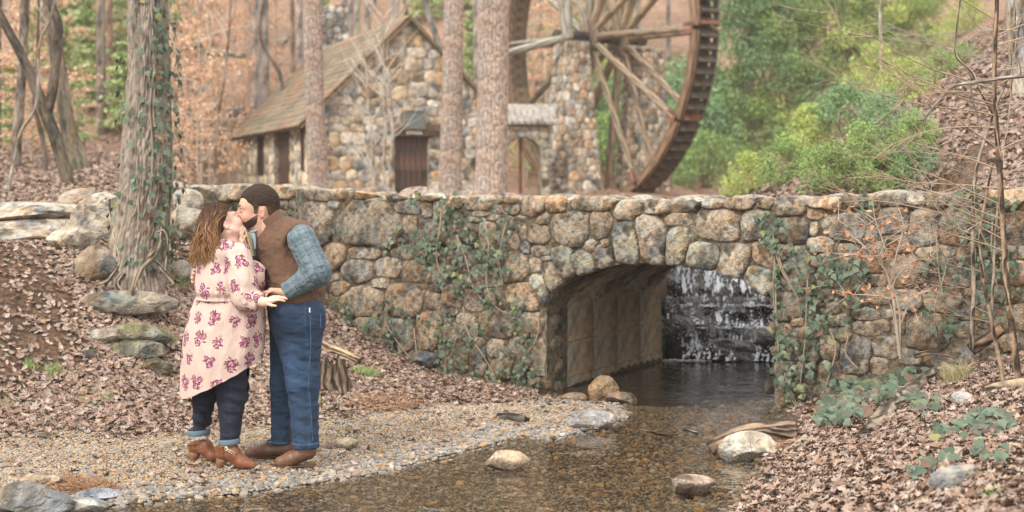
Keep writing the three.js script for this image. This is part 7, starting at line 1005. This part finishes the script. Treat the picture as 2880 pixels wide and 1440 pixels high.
// ---- the cascade seen through the arch
{
  const r = rng(51), t = thing('cascade_ledge', 'dark wet rock ledges that the cascade falls over, behind the arch', 'rock ledge', V(2.6, 0, -15.4)), g = new Geo(), prof = (h) => 15.15 + (h < 0.35 ? h * 0.5 : h < 0.62 ? 0.45 + (h - 0.35) * 0.5 : h < 1.0 ? 0.9 + (h - 0.62) * 0.7 : 1.5 + (h - 1) * 1.2);
  g.grid(60, 50, (i, j) => { const x = lerp(0.9, 4.6, i / 60), h = lerp(-0.3, 1.5, j / 50), st = 0.12 * fbm(x * 2, h * 2, 3, 4) + 0.10 * noise(x * 5, h * 5); const k = 0.6 + 0.5 * r(); return [x, h + 0.05 * noise(x * 3, h * 4), -(prof(h) + st + Math.max(0, 1.5 - x) * -0.5), x, h, 0.035 * k, 0.032 * k, 0.03 * k]; }); part('cliff', g.build(), M.wetRock, t);
  const rk = (label, x, y, w, h, D, c = [0.05, 0.046, 0.043]) => rock(label, x, y, w, h, c, { D, mat: M.wetRock, detail: 4, cuts: 7, name: 'cascade_rock' });
  rk('black block at the left foot of the cascade', 1905, 965, 105, 120, 15.15); rk('dark rounded rock above the black block', 1965, 925, 95, 60, 15.5); rk('wet flat rock in the middle of the cascade foot', 2060, 985, 150, 46, 15.0, [0.075, 0.068, 0.06]); rk('shiny dark rock at the right foot of the cascade', 2150, 965, 120, 60, 15.1); rk('black rounded boulder end in front of the cascade', 2090, 1020, 74, 46, 14.85, [0.03, 0.026, 0.024]); rk('dark rock under the left arch edge of the cascade', 1885, 880, 60, 70, 15.6); rk('wet rock left of the falling water, upper row', 1900, 810, 80, 80, 16.0); rk('dark rock in the centre of the upper cascade', 2010, 830, 90, 56, 16.1); rk('small black rock right in the upper cascade', 2110, 830, 60, 50, 16.0); rk('dark ledge rock between the two falls', 2060, 880, 120, 44, 15.75); rk('wet stone at the upper right of the cascade', 2150, 860, 70, 50, 15.8); rk('mossy dark rock at the left tunnel end', 1850, 985, 40, 90, 15.05, [0.05, 0.06, 0.03]);
  const wf = tag(thing('waterfall', 'white cascade falling in steps behind the bridge arch', 'waterfall', V(2.6, 0.8, -15.6)), null, null, null, 'structure'), sg = new Geo(), foamG = new Geo();
  [[742, 862, 16.05, 1900, 2196], [856, 924, 15.6, 1872, 2196], [918, 1014, 15.2, 1915, 2196]].forEach(([y0, y1, D, x0, x1], row) => sg.grid(90, 26, (i, j) => { const f = j / 26, x = lerp(x0, x1, i / 90), b = 0.05 * fbm(x * 0.03, f * 1.5, row * 3, 3), p = P(x, lerp(y0, y1, f) + 5 * noise(x * 0.05, row), D - 0.10 - 0.30 * f * f + b + 0.02 * noise(x * 0.2, f * 3, row)); return [p.x, p.y, p.z, (x - x0) / 165 + row * 0.37, f * 0.55 + row * 0.31]; }));
  for (let i = 0; i < 60; i++) { const row = i % 3, y = [860, 921, 1015][row], x0 = lerp(row === 2 ? 1870 : 1890, row === 2 ? 1990 : 2180, r()), D = [15.7, 15.25, 14.9][row], w = 14 + 30 * r(), pts = [0, 1, 2, 3].map((k) => P(x0 + (k / 3 - 0.5) * w, y + (r() - 0.5) * 7, D + (r() - 0.5) * 0.1)), fg = foamG; fg.tube(spline(pts, 8), () => 0.003 + 0.006 * r(), 5, { open: true }); }
  part('foam_line', foamG.build(), M.foam, wf);
  part('falling_water', sg.build(), M.fall, wf);
  const bg = new THREE.IcosahedronGeometry(1, 0), n = 900, im = new THREE.InstancedMesh(bg, M.foam, n), m = new THREE.Matrix4(); im.name = 'spray'; for (let i = 0; i < n; i++) { const x = lerp(1885, 2190, r()), y = lerp(750, 1010, r()), D = 15.98 - 0.9 * sstep(750, 1010, y) - 0.2 * r(); if (fbm(x * 0.02, y * 0.012, 5, 3) < -0.02) { m.makeScale(0, 0, 0); } const s = 0.002 + 0.0045 * r() * r(), p = P(x, y, D).sub(wf.position); if (fbm(x * 0.02, y * 0.012, 5, 3) >= -0.02) m.compose(p, new THREE.Quaternion(), V(s, s * 1.8, s)); im.setMatrixAt(i, m); } wf.add(im);
}

// ------------------------------------------------------------------ ivy, saplings, grass
const IVY = [0, 1, 2].map((k) => leafGeo('ivy', 20 + k)), ivyM = [[0.048, 0.086, 0.05], [0.072, 0.12, 0.075], [0.11, 0.165, 0.11], [0.085, 0.095, 0.062], [0.14, 0.18, 0.12], [0.16, 0.085, 0.055], [0.22, 0.22, 0.07]].map(([r, g, b]) => phy(r, g, b, 0.55, { transmission: 0.12, thickness: 0, side: THREE.DoubleSide }));
function ivyLeaf(r, p, n, up, size, parent, stuff) {                   // one ivy leaf at p, facing n, its tip hanging along -up
  const y = n.clone().add(V((r() - 0.5) * 0.9, (r() - 0.3) * 0.6, (r() - 0.5) * 0.9)).normalize(), z = up.clone().negate().add(V((r() - 0.5) * 1.5, 0, (r() - 0.5) * 1.5)).normalize(), x = V(0, 0, 0).crossVectors(y, z).normalize(); z.crossVectors(x, y);
  const s = size * (0.55 + 0.7 * r()), m = new THREE.Matrix4().makeBasis(x, y, z).scale(V(s, s, s)).setPosition(p.clone().sub(parent.position)), k = r(), mi = k < 0.9 ? Math.floor(r() * 5) : k < 0.96 ? 5 : 6, gi = Math.floor(r() * 3);
  if (parent.children.length > 300) { stuff.push([m, gi, mi]); return; }
  const o = new THREE.Mesh(IVY[gi], ivyM[mi]); o.name = 'leaf'; o.castShadow = o.receiveShadow = true; o.applyMatrix4(m); parent.add(o);
}
function ivyRest(parent, stuff) { if (!stuff.length) return; const g = mergeGeometries(stuff.map(([m, gi, mi]) => { const c = IVY[gi].clone().applyMatrix4(m), q = ivyM[mi].color; return colored(c, () => [q.r, q.g, q.b]); })), o = new THREE.Mesh(g, M.ivyRest); o.name = 'small_leaves'; o.userData.kind = 'stuff'; o.castShadow = o.receiveShadow = true; parent.add(o); }
M.ivyRest = phy(1, 1, 1, 0.42, { vertexColors: true, transmission: 0.12, thickness: 0, side: THREE.DoubleSide });
function vine(parent, paths, col, r0) { const g = new Geo(); g.col = col; for (const p of paths) g.tube(spline(p, 18), (q) => r0 * (1 - 0.6 * q), 5, { open: true }); part('stem', g.build(), M.twig, parent); }
function wallIvy(label, clusters, stems, size, seed, cat = 'ivy') {
  const c0 = clusters[0], q0 = wallAt(...wallPix(c0[0], c0[1]), 0.05), t = thing('wall_ivy', label, cat, q0), r = rng(seed), stuff = [], wp = ([x, y], n = 0.1) => wallAt(...wallPix(x, y), n + 0.02 * r());
  vine(t, stems.map((s) => s.map((p) => wp(p))), [0.34, 0.26, 0.19], 0.008);
  for (const [x, y, rx, ry, n] of clusters) for (let k = 0; k < n; k++) { const a = r() * TAU, q = Math.sqrt(r()) * (0.7 + 0.6 * r()), [u, v] = wallPix(x + Math.cos(a) * q * rx, y + Math.sin(a) * q * ry); if (inArch(u, v, -0.02) || v > wallTop(u) + 0.06 || v < 0.0) continue; ivyLeaf(r, wallAt(u, v, 0.085 + 0.06 * r()), WN, V(0, 1, 0), size, t, stuff); }
  ivyRest(t, stuff); return t;
}
wallIvy('large mat of ivy trailing over the wall left of the arch', [[1180, 680, 95, 34, 60], [1235, 720, 60, 60, 70], [1290, 770, 60, 50, 44], [1330, 700, 60, 60, 40], [1395, 690, 46, 60, 40], [1415, 740, 60, 50, 36], [1300, 630, 60, 40, 30], [1262, 590, 24, 40, 14], [1300, 565, 22, 24, 12], [1440, 630, 26, 34, 18], [1420, 590, 10, 10, 4], [1370, 790, 70, 40, 36], [1420, 850, 70, 30, 26], [1350, 640, 40, 40, 20], [1190, 560, 16, 34, 10]], [[[1260, 560], [1255, 640], [1245, 720], [1262, 800], [1250, 880]], [[1380, 620], [1392, 700], [1384, 790], [1410, 860], [1470, 886]], [[1300, 660], [1330, 730], [1345, 800], [1380, 850]], [[1440, 620], [1420, 720], [1430, 800]]], 0.032, 61);
wallIvy('thin ivy strands at the wall foot left of the arch', [[1110, 890, 50, 50, 34], [1170, 910, 40, 40, 16], [1270, 920, 60, 50, 50], [1310, 990, 60, 60, 44], [1250, 980, 40, 60, 20], [1360, 950, 30, 60, 14], [1470, 920, 30, 60, 30], [1500, 960, 24, 50, 30], [1450, 1020, 50, 40, 34], [1500, 1060, 36, 40, 36], [970, 870, 40, 40, 26], [1020, 900, 60, 40, 30], [1080, 940, 60, 30, 24], [1400, 1060, 60, 24, 26], [1120, 980, 30, 40, 8]], [[[1120, 850], [1100, 900], [1150, 980], [1180, 1010]], [[1320, 860], [1330, 930], [1370, 990], [1400, 1040]], [[1470, 880], [1500, 890], [1530, 900], [1525, 950], [1490, 1000]], [[1350, 880], [1300, 950], [1280, 1010]], [[1180, 920], [1190, 990]]], 0.03, 62);
wallIvy('small ivy sprigs on the wall behind the man', [[856, 560, 10, 26, 12], [850, 600, 10, 24, 10], [892, 650, 8, 30, 8], [868, 545, 8, 12, 5], [830, 610, 6, 16, 4], [965, 660, 30, 20, 9]], [[[856, 535], [852, 580], [848, 630]]], 0.024, 63);
wallIvy('dense ivy spray at the right shoulder of the arch', [[2165, 620, 34, 22, 28], [2210, 630, 30, 24, 18], [2180, 680, 40, 30, 26], [2195, 700, 20, 20, 10]], [[[2184, 640], [2190, 720], [2186, 800], [2190, 870]], [[2190, 700], [2210, 760], [2240, 810], [2258, 840]]], 0.034, 64);
wallIvy('hanging ivy strands on the wall right of the arch', [[2190, 760, 14, 80, 26], [2250, 720, 40, 40, 18], [2270, 800, 30, 70, 26], [2300, 740, 26, 40, 12], [2350, 770, 60, 40, 50], [2390, 740, 50, 40, 30], [2300, 870, 50, 60, 34], [2340, 930, 60, 50, 28], [2200, 900, 26, 60, 26], [2210, 1010, 30, 70, 40], [2230, 1100, 40, 70, 44], [2270, 1040, 40, 60, 18], [2350, 1060, 30, 60, 14], [2280, 960, 50, 40, 14], [2420, 840, 50, 40, 14], [2160, 1060, 8, 14, 3]], [[[2188, 690], [2192, 800], [2195, 900], [2205, 1000], [2230, 1080], [2260, 1150]], [[2285, 730], [2280, 850], [2275, 950], [2262, 1080]], [[2195, 700], [2215, 760], [2250, 815]], [[2270, 810], [2340, 800]], [[2345, 920], [2360, 980], [2340, 1060], [2320, 1110]], [[2396, 940], [2388, 990], [2420, 1030]], [[2210, 1010], [2230, 1100], [2270, 1170]]], 0.034, 65);
wallIvy('ivy hanging over the wall top at the right edge', [[2700, 600, 34, 40, 26], [2750, 620, 60, 60, 46], [2790, 740, 60, 60, 40], [2840, 790, 50, 60, 34], [2700, 760, 50, 50, 20], [2640, 750, 40, 30, 16], [2720, 540, 40, 12, 12], [2800, 860, 60, 40, 22], [2830, 600, 40, 60, 20], [2650, 900, 60, 40, 24]], [[[2750, 540], [2740, 620], [2750, 720], [2735, 820]], [[2800, 600], [2796, 700], [2810, 800]], [[2640, 640], [2646, 740], [2660, 830]]], 0.032, 66);
wallIvy('little leafy tuft on the wall behind the dead sapling', [[2455, 590, 22, 26, 22], [2440, 560, 14, 12, 8], [2600, 760, 24, 20, 12], [2650, 815, 16, 12, 8]], [[[2455, 560], [2455, 620]]], 0.026, 67);
{ // ivy over the right bank
  const t = thing('ground_ivy', 'patch of ivy spreading over leaves at the foot of the right wall', 'ivy', hit(2450, 1120)), r = rng(71), stuff = [];
  for (const [x, y, rx, ry, n] of [[2500, 1050, 76, 46, 170], [2440, 1110, 84, 44, 150], [2370, 1180, 74, 36, 120], [2320, 1200, 40, 24, 26], [2560, 1060, 50, 40, 30], [2600, 1000, 60, 26, 18]]) for (let k = 0; k < n; k++) { const a = r() * TAU, q = Math.sqrt(r()), p = hit(x + Math.cos(a) * q * rx, y + Math.sin(a) * q * ry, 7, 12.2); const [u, nn] = wallUN(p.x, -p.z); if (nn > -0.05) continue; p.y += 0.05 + 0.06 * r(); ivyLeaf(r, p, V(0, 0.75, 0.65), V(0, 0.6, -0.6), 0.048, t, stuff); } ivyRest(t, stuff);
  const t2 = thing('ground_ivy', 'ivy sprays lying in the leaves low on the right bank', 'ivy', hit(2760, 1200)), s2 = [];
  for (const [x, y, rx, ry, n] of [[2790, 1205, 70, 30, 50], [2720, 1230, 40, 20, 16], [2600, 1150, 40, 30, 22], [2560, 1130, 30, 30, 12], [2650, 1240, 30, 20, 12], [2760, 1300, 26, 16, 8], [2820, 1300, 26, 16, 8], [2670, 1320, 20, 12, 5], [2600, 1330, 26, 16, 8], [2580, 1360, 20, 12, 6], [2640, 1060, 50, 20, 14]]) for (let k = 0; k < n; k++) { const a = r() * TAU, q = Math.sqrt(r()), p = hit(x + Math.cos(a) * q * rx, y + Math.sin(a) * q * ry, 5, 12); p.y += 0.03 + 0.05 * r(); ivyLeaf(r, p, V(0, 0.8, 0.6), V(0, 0.5, -0.6), 0.042, t2, s2); } ivyRest(t2, s2);
}
{ // ivy on the big tree
  const D = 12.2, t = thing('tree_ivy', 'ivy climbing the right side of the large rough trunk', 'ivy', P(440, 700, D - 0.3)), r = rng(81), stuff = [], xr = (y) => y > 540 ? 478 - (y - 540) * 0.07 : y > 435 ? 486 : lerp(468, 484, clamp(y / 435)), xc = (y) => y > 540 ? 400 : 416, hw = (y) => xr(y) - xc(y);
  const put = (x, y, out) => { const k = clamp((x - xc(y)) / hw(y), -1.1, 1.3), R = (hw(y) / FOC) * D, th = Math.asin(clamp(k, -1, 1)), p = P(x, y, D); const over = Math.max(0, k - 1) * R; p.z = -D + Math.cos(th) * R + 0.02 + out * 0.06; p.x = P(xc(y), y, D).x + Math.sin(th) * (R + 0.02 + out * 0.05) + over; ivyLeaf(r, p, V(Math.sin(th), 0.15, Math.cos(th)), V(0, 1, 0), 0.041, t, stuff); };
  for (let k = 0; k < 430; k++) { const y = lerp(-20, 760, r()), side = r(); const x = side < 0.74 ? xr(y) + lerp(-26, 24, Math.pow(r(), 1.1)) + 8 * noise(y * 0.02, 2) : side < 0.9 ? lerp(xc(y), xr(y), r()) : xc(y) - hw(y) * r(); put(x, y, r()); }
  for (let k = 0; k < 60; k++) put(lerp(320, 450, r()), lerp(720, 790, r()), r());
  for (let k = 0; k < 26; k++) { const y = [265, 180, 620, 455, 330][k % 5]; put(xc(y) - hw(y) * 1.05 + 14 * (r() - 0.5), y + 40 * (r() - 0.5), r()); }
  ivyRest(t, stuff);
  const st = [[[470, 760], [478, 600], [484, 420], [478, 250], [470, 60], [468, -20]], [[430, 740], [440, 560], [446, 420], [438, 300], [450, 160], [440, 60]], [[400, 760], [410, 600], [404, 480], [416, 360]], [[455, 760], [462, 640], [470, 520], [466, 380]]].map((s) => s.map(([x, y]) => { const k = clamp((x - xc(y)) / hw(y), -1, 1), R = (hw(y) / FOC) * D, th = Math.asin(k), p = P(x, y, D); p.z = -D + Math.cos(th) * R + 0.012; return p; })); vine(t, st, [0.30, 0.24, 0.18], 0.011);
}
// ---- bare saplings at the right edge, close to the camera's focus
function sapling(label, pts, D, r0, col, nb, seed, len = 1, o = {}) {
  const w = pts.map(([x, y]) => P(x, y, D)), t = thing(o.name ?? 'bare_sapling', label, 'sapling', w[0].clone()), r = rng(seed), C = new THREE.CatmullRomCurve3(w), g = new Geo(); g.col = col;
  g.tube(C.getPoints(50), (q) => r0 * (1 - 0.55 * q), 8, { ur: TAU * r0, wob: (a, l) => 1 + 0.08 * noise(a, l * 14), col: (a, l) => col.map((c) => c * (0.85 + 0.3 * noise(a, l * 8))) }); part('trunk', g.build('weld'), M.bark, t);
  const tw = new Geo(); for (let k = 0; k < nb; k++) { const f = lerp(o.from ?? 0.3, 0.98, (k + r()) / nb), p = C.getPoint(f), s = r() < (o.left ?? 0.7) ? -1 : 1; branch(tw, p, V(s * (0.8 + 0.4 * r()), 0.1 + 0.5 * r(), (r() - 0.5) * 0.9).normalize(), len * (0.5 + 0.8 * r()), r0 * 0.22, 2, r, col.map((c) => c * 0.8)); } part('branch', tw.build(), M.twig, t); return t;
}
function branch(g, from, dir, len, rad, depth, r, col) {               // long whippy twig with short side spurs
  const n = 9, pts = [from.clone()], d = dir.clone(); for (let i = 0; i < n; i++) { d.add(V((r() - 0.5) * 0.22, (r() - 0.52) * 0.22, (r() - 0.5) * 0.22)).normalize(); pts.push(pts[i].clone().addScaledVector(d, len / n)); }
  g.col = col; g.tube(pts, (t) => Math.max(0.0011, rad * (1 - 0.8 * t)), 5, { open: true });
  if (depth > 0) for (let k = 0; k < (depth === 2 ? 6 : 3); k++) { const i = 1 + Math.floor(r() * (n - 1)), dd = pts[i].clone().sub(pts[i - 1]).normalize().add(V((r() - 0.5) * 1.3, (r() - 0.4) * 1.3, (r() - 0.5) * 1.3)).normalize(); branch(g, pts[i], dd, len * (0.14 + 0.3 * r()), rad * 0.55, depth - 1, r, col); }
}
const TC = [0.40, 0.31, 0.235];
sapling('tallest brown sapling stem at the right edge', [[2884, 1300], [2873, 1176], [2858, 1010], [2838, 853], [2824, 690], [2814, 520], [2801, 330], [2796, 230], [2804, 0], [2806, -120]], 8.9, 0.026, [0.42, 0.31, 0.22], 26, 1, 1.2, { from: 0.42 });
sapling('second brown sapling stem left of the tallest one', [[2838, 1205], [2815, 1040], [2794, 930], [2766, 780], [2757, 650], [2776, 540], [2790, 460]], 9.2, 0.016, [0.42, 0.32, 0.24], 10, 2, 0.5);
sapling('grey sapling stem rising before the ivy at right', [[2732, 985], [2738, 820], [2736, 640], [2746, 480], [2790, 330], [2840, 200], [2870, 60]], 9.8, 0.017, [0.44, 0.38, 0.32], 12, 3, 0.7);
sapling('thin grey stem crossing behind the tallest sapling', [[2788, 920], [2796, 720], [2812, 520], [2840, 300], [2852, 120], [2860, -60]], 9.5, 0.009, [0.46, 0.40, 0.34], 10, 4, 0.7);
sapling('pale arching stem leaning left high at the right edge', [[2800, 330], [2760, 260], [2735, 205], [2690, 158], [2690, 100], [2702, 0], [2710, -60]], 9.1, 0.010, [0.50, 0.43, 0.36], 8, 5, 0.6, { left: 0.85 });
sapling('low tangle of thin twigs at the wall, right side', [[2640, 960], [2630, 860], [2660, 740], [2620, 640], [2640, 560]], 10.4, 0.006, [0.44, 0.37, 0.31], 12, 6, 0.45, { left: 0.5 });
sapling('slim upright twig near the right corner of the picture', [[2840, 1260], [2850, 1190], [2862, 1130]], 8.6, 0.010, [0.46, 0.40, 0.34], 2, 7, 0.2);
{ // the lichen-crusted dead branch reaching in from the right
  const D = 8.8, t = thing('dead_branch', 'dark dead branch crusted with lichen reaching in from the right edge', 'branch', P(2890, 214, D)), g = new Geo(), r = rng(9), c = (a, l) => { const k = noise(Math.cos(a) * 3, Math.sin(a) * 3, l * 16) > 0.35 ? 2.6 : 1; return [0.15 * k, 0.125 * k, 0.105 * k]; };
  for (const [pts, r0] of [[[[2960, 210], [2880, 214], [2800, 222], [2750, 230], [2706, 236], [2672, 248], [2642, 282], [2616, 312], [2601, 334], [2600, 356]], 0.0125], [[[2603, 334], [2592, 337], [2578, 336]], 0.008], [[[2730, 232], [2732, 262], [2742, 300], [2752, 340], [2756, 362]], 0.006], [[[2702, 238], [2696, 224], [2688, 232]], 0.012], [[[2620, 304], [2610, 290]], 0.008], [[[2872, 214], [2868, 180], [2862, 160]], 0.006]]) g.tube(spline(pts.map(([x, y]) => P(x, y, D)), 30), (q) => r0 * (1 - 0.4 * q), 8, { wob: (a, l) => 1 + 0.3 * noise(a * 2, l * 30), col: c }); part('branch_wood', g.build('weld'), M.twig, t);
}
{ // sapling with dead curled leaves in front of the wall
  const D = 10.2, base = P(2530, 1000, D), t = thing('dead_leaf_sapling', 'spindly sapling with curled orange dead leaves before the right wall', 'sapling', base), r = rng(91), g = new Geo(), tips = [];
  for (const pts of [[[2532, 1010], [2520, 900], [2505, 780], [2490, 700], [2462, 620], [2455, 570]], [[2528, 1000], [2515, 860], [2500, 780], [2440, 700], [2380, 650], [2350, 610]], [[2530, 990], [2530, 880], [2512, 800], [2560, 740], [2610, 730], [2640, 760]], [[2525, 960], [2500, 850], [2440, 830], [2370, 830]], [[2520, 900], [2490, 760], [2420, 720], [2340, 712], [2305, 706]], [[2530, 920], [2560, 850], [2600, 820], [2640, 820]], [[2505, 800], [2520, 720], [2540, 640], [2530, 590]], [[2515, 840], [2480, 740], [2440, 640], [2400, 600]]]) { const w = spline(pts.map(([x, y], i) => P(x, y, D + 0.12 * noise(x * 0.02, i))), 20); g.col = [0.44, 0.36, 0.29]; g.tube(w, (q) => 0.0075 * (1 - 0.75 * q), 5, { open: true }); for (let k = 0; k < 12; k++) { const i = 7 + Math.floor(r() * 13); branch(g, w[i], V((r() - 0.5) * 1.6, (r() - 0.3), (r() - 0.5)).normalize(), 0.14 + 0.1 * r(), 0.003, 0, r, [0.44, 0.36, 0.29]); tips.push(w[i].clone().add(V((r() - 0.5) * 0.22, (r() - 0.5) * 0.16, (r() - 0.5) * 0.2))); } }
  part('stem', g.build(), M.twig, t); const curl = [0, 1, 2].map((k) => { const q = new Geo(); q.grid(4, 8, (i, j) => { const u = i / 4 - 0.5, v = j / 8, a = v * (2 + k * 0.7); return [u * 0.55 * Math.sin(Math.PI * (0.08 + 0.9 * v)), Math.sin(a) * 0.6 + u * u * 1.0, Math.cos(a) * -0.6 - v * 0.5, u, v]; }); return q.build(); }), mt = [[0.50, 0.235, 0.115], [0.58, 0.30, 0.16], [0.42, 0.18, 0.09], [0.62, 0.38, 0.22]].map(([a, b, c]) => phy(a, b, c, 0.7, { transmission: 0.2, thickness: 0, side: THREE.DoubleSide }));
  tips.forEach((p) => { const o = new THREE.Mesh(curl[Math.floor(r() * 3)], mt[Math.floor(r() * 4)]); o.name = 'leaf'; o.position.copy(p.sub(base)); o.rotation.set(r() * 6, r() * 6, r() * 6); o.scale.setScalar(0.058 * (0.6 + 0.7 * r())); o.castShadow = true; t.add(o); });
}
{ // grass tufts
  const blade = (g, p, h, r, col, lean) => { const a = r() * TAU, dx = Math.cos(a) * lean, dz = Math.sin(a) * lean, w = 0.0035; g.col = col; const id = []; for (let k = 0; k <= 3; k++) { const q = k / 3; id.push(g.v(p.x + dx * q * q * h - w * (1 - q), p.y + h * q * (1 - 0.3 * q * lean), p.z + dz * q * q * h, 0, 0), g.v(p.x + dx * q * q * h + w * (1 - q), p.y + h * q * (1 - 0.3 * q * lean), p.z + dz * q * q * h, 0, 0)); } for (let k = 0; k < 3; k++) g.quad(id[2 * k], id[2 * k + 1], id[2 * k + 3], id[2 * k + 2]); };
  const tuft = (label, x, y, rx, n, h, cols, seed) => { const c = hit(x, y), t = thing('grass_tuft', label, 'grass', c), r = rng(seed), g = new Geo(), R = (rx * -c.z) / FOC; for (let k = 0; k < n; k++) { const a = r() * TAU, q = Math.sqrt(r()) * R, X = c.x + Math.cos(a) * q, Z = c.z + Math.sin(a) * q * 0.8, cc = cols[Math.floor(r() * cols.length)]; blade(g, V(X, ground(X, -Z), Z), h * (0.6 + 0.7 * r()), r, cc.map((v) => v * (0.8 + 0.4 * r())), 0.3 + 0.8 * r()); } part('blades', g.build(false), M.leaf, t); };
  const GR = [[0.16, 0.28, 0.07], [0.22, 0.34, 0.09], [0.30, 0.36, 0.13]], DRY = [[0.50, 0.42, 0.27], [0.42, 0.36, 0.2], [0.34, 0.36, 0.16]];
  tuft('bright green grass tuft by the twig on the left bank', 152, 1050, 26, 120, 0.07, GR, 1); tuft('bright green grass tuft in the leaves near lower left', 298, 1128, 22, 100, 0.06, GR, 2); tuft('thin green grass left of the twig', 88, 1030, 26, 60, 0.05, GR, 3); tuft('yellowish moss grass above the gravel at left', 215, 1120, 34, 110, 0.045, DRY.concat(GR), 4); tuft('small green grass blades low on the left bank', 250, 1150, 22, 60, 0.04, GR, 5); tuft('green grass beside the stump roots', 1030, 1062, 34, 170, 0.10, GR, 6); tuft('yellow-green moss grass right of the stump', 1090, 1085, 26, 100, 0.06, DRY.concat(GR), 7); tuft('dry straw-coloured grass tuft on the right bank', 2690, 1080, 34, 240, 0.17, DRY, 8); tuft('green grass by the trouser hem', 902, 1138, 10, 40, 0.06, GR, 9); tuft('low green grass in the shade of the tree', 502, 805, 18, 80, 0.09, GR, 10); tuft('mossy grass strip at the left edge', 24, 1145, 40, 120, 0.04, DRY.concat(GR), 11); tuft('fresh green leaves at the bottom right corner', 2790, 1400, 30, 60, 0.05, [[0.30, 0.44, 0.14], [0.36, 0.5, 0.2]], 12); tuft('dry leafy plant behind the dress', 470, 960, 24, 120, 0.11, [[0.38, 0.32, 0.18], [0.3, 0.3, 0.15]], 13);
  const needles = (label, cx, cy, rx, ry, n, seed) => { const t = thing('pine_needles', label, 'pine needles', hit(cx, cy)), r = rng(seed), g = new Geo(); t.userData.kind = 'stuff'; for (let k = 0; k < n; k++) { const a = r() * TAU, q = Math.sqrt(r()), p = hit(cx + Math.cos(a) * q * rx, cy + Math.sin(a) * q * ry, 6, 14), d = V(r() - 0.5, (r() - 0.5) * 0.3, r() - 0.5).normalize().multiplyScalar(0.06); p.y += 0.008 + 0.03 * r(); g.col = [[0.34, 0.18, 0.10], [0.25, 0.14, 0.08], [0.40, 0.26, 0.16]][k % 3]; g.tube([p.clone().sub(d), p.clone().add(d)], 0.0016, 3, { open: true }); } part('needles', g.build(false), M.twig, t); };
  needles('rusty pine needles on the gravel below the stump', 1080, 1140, 110, 22, 700, 5); needles('pine needle wrack behind the slate at lower left', 210, 1375, 110, 24, 700, 6); needles('pine needles caught behind the whitish rock', 2195, 1250, 40, 22, 300, 7);
}

renderer.render(scene, camera);
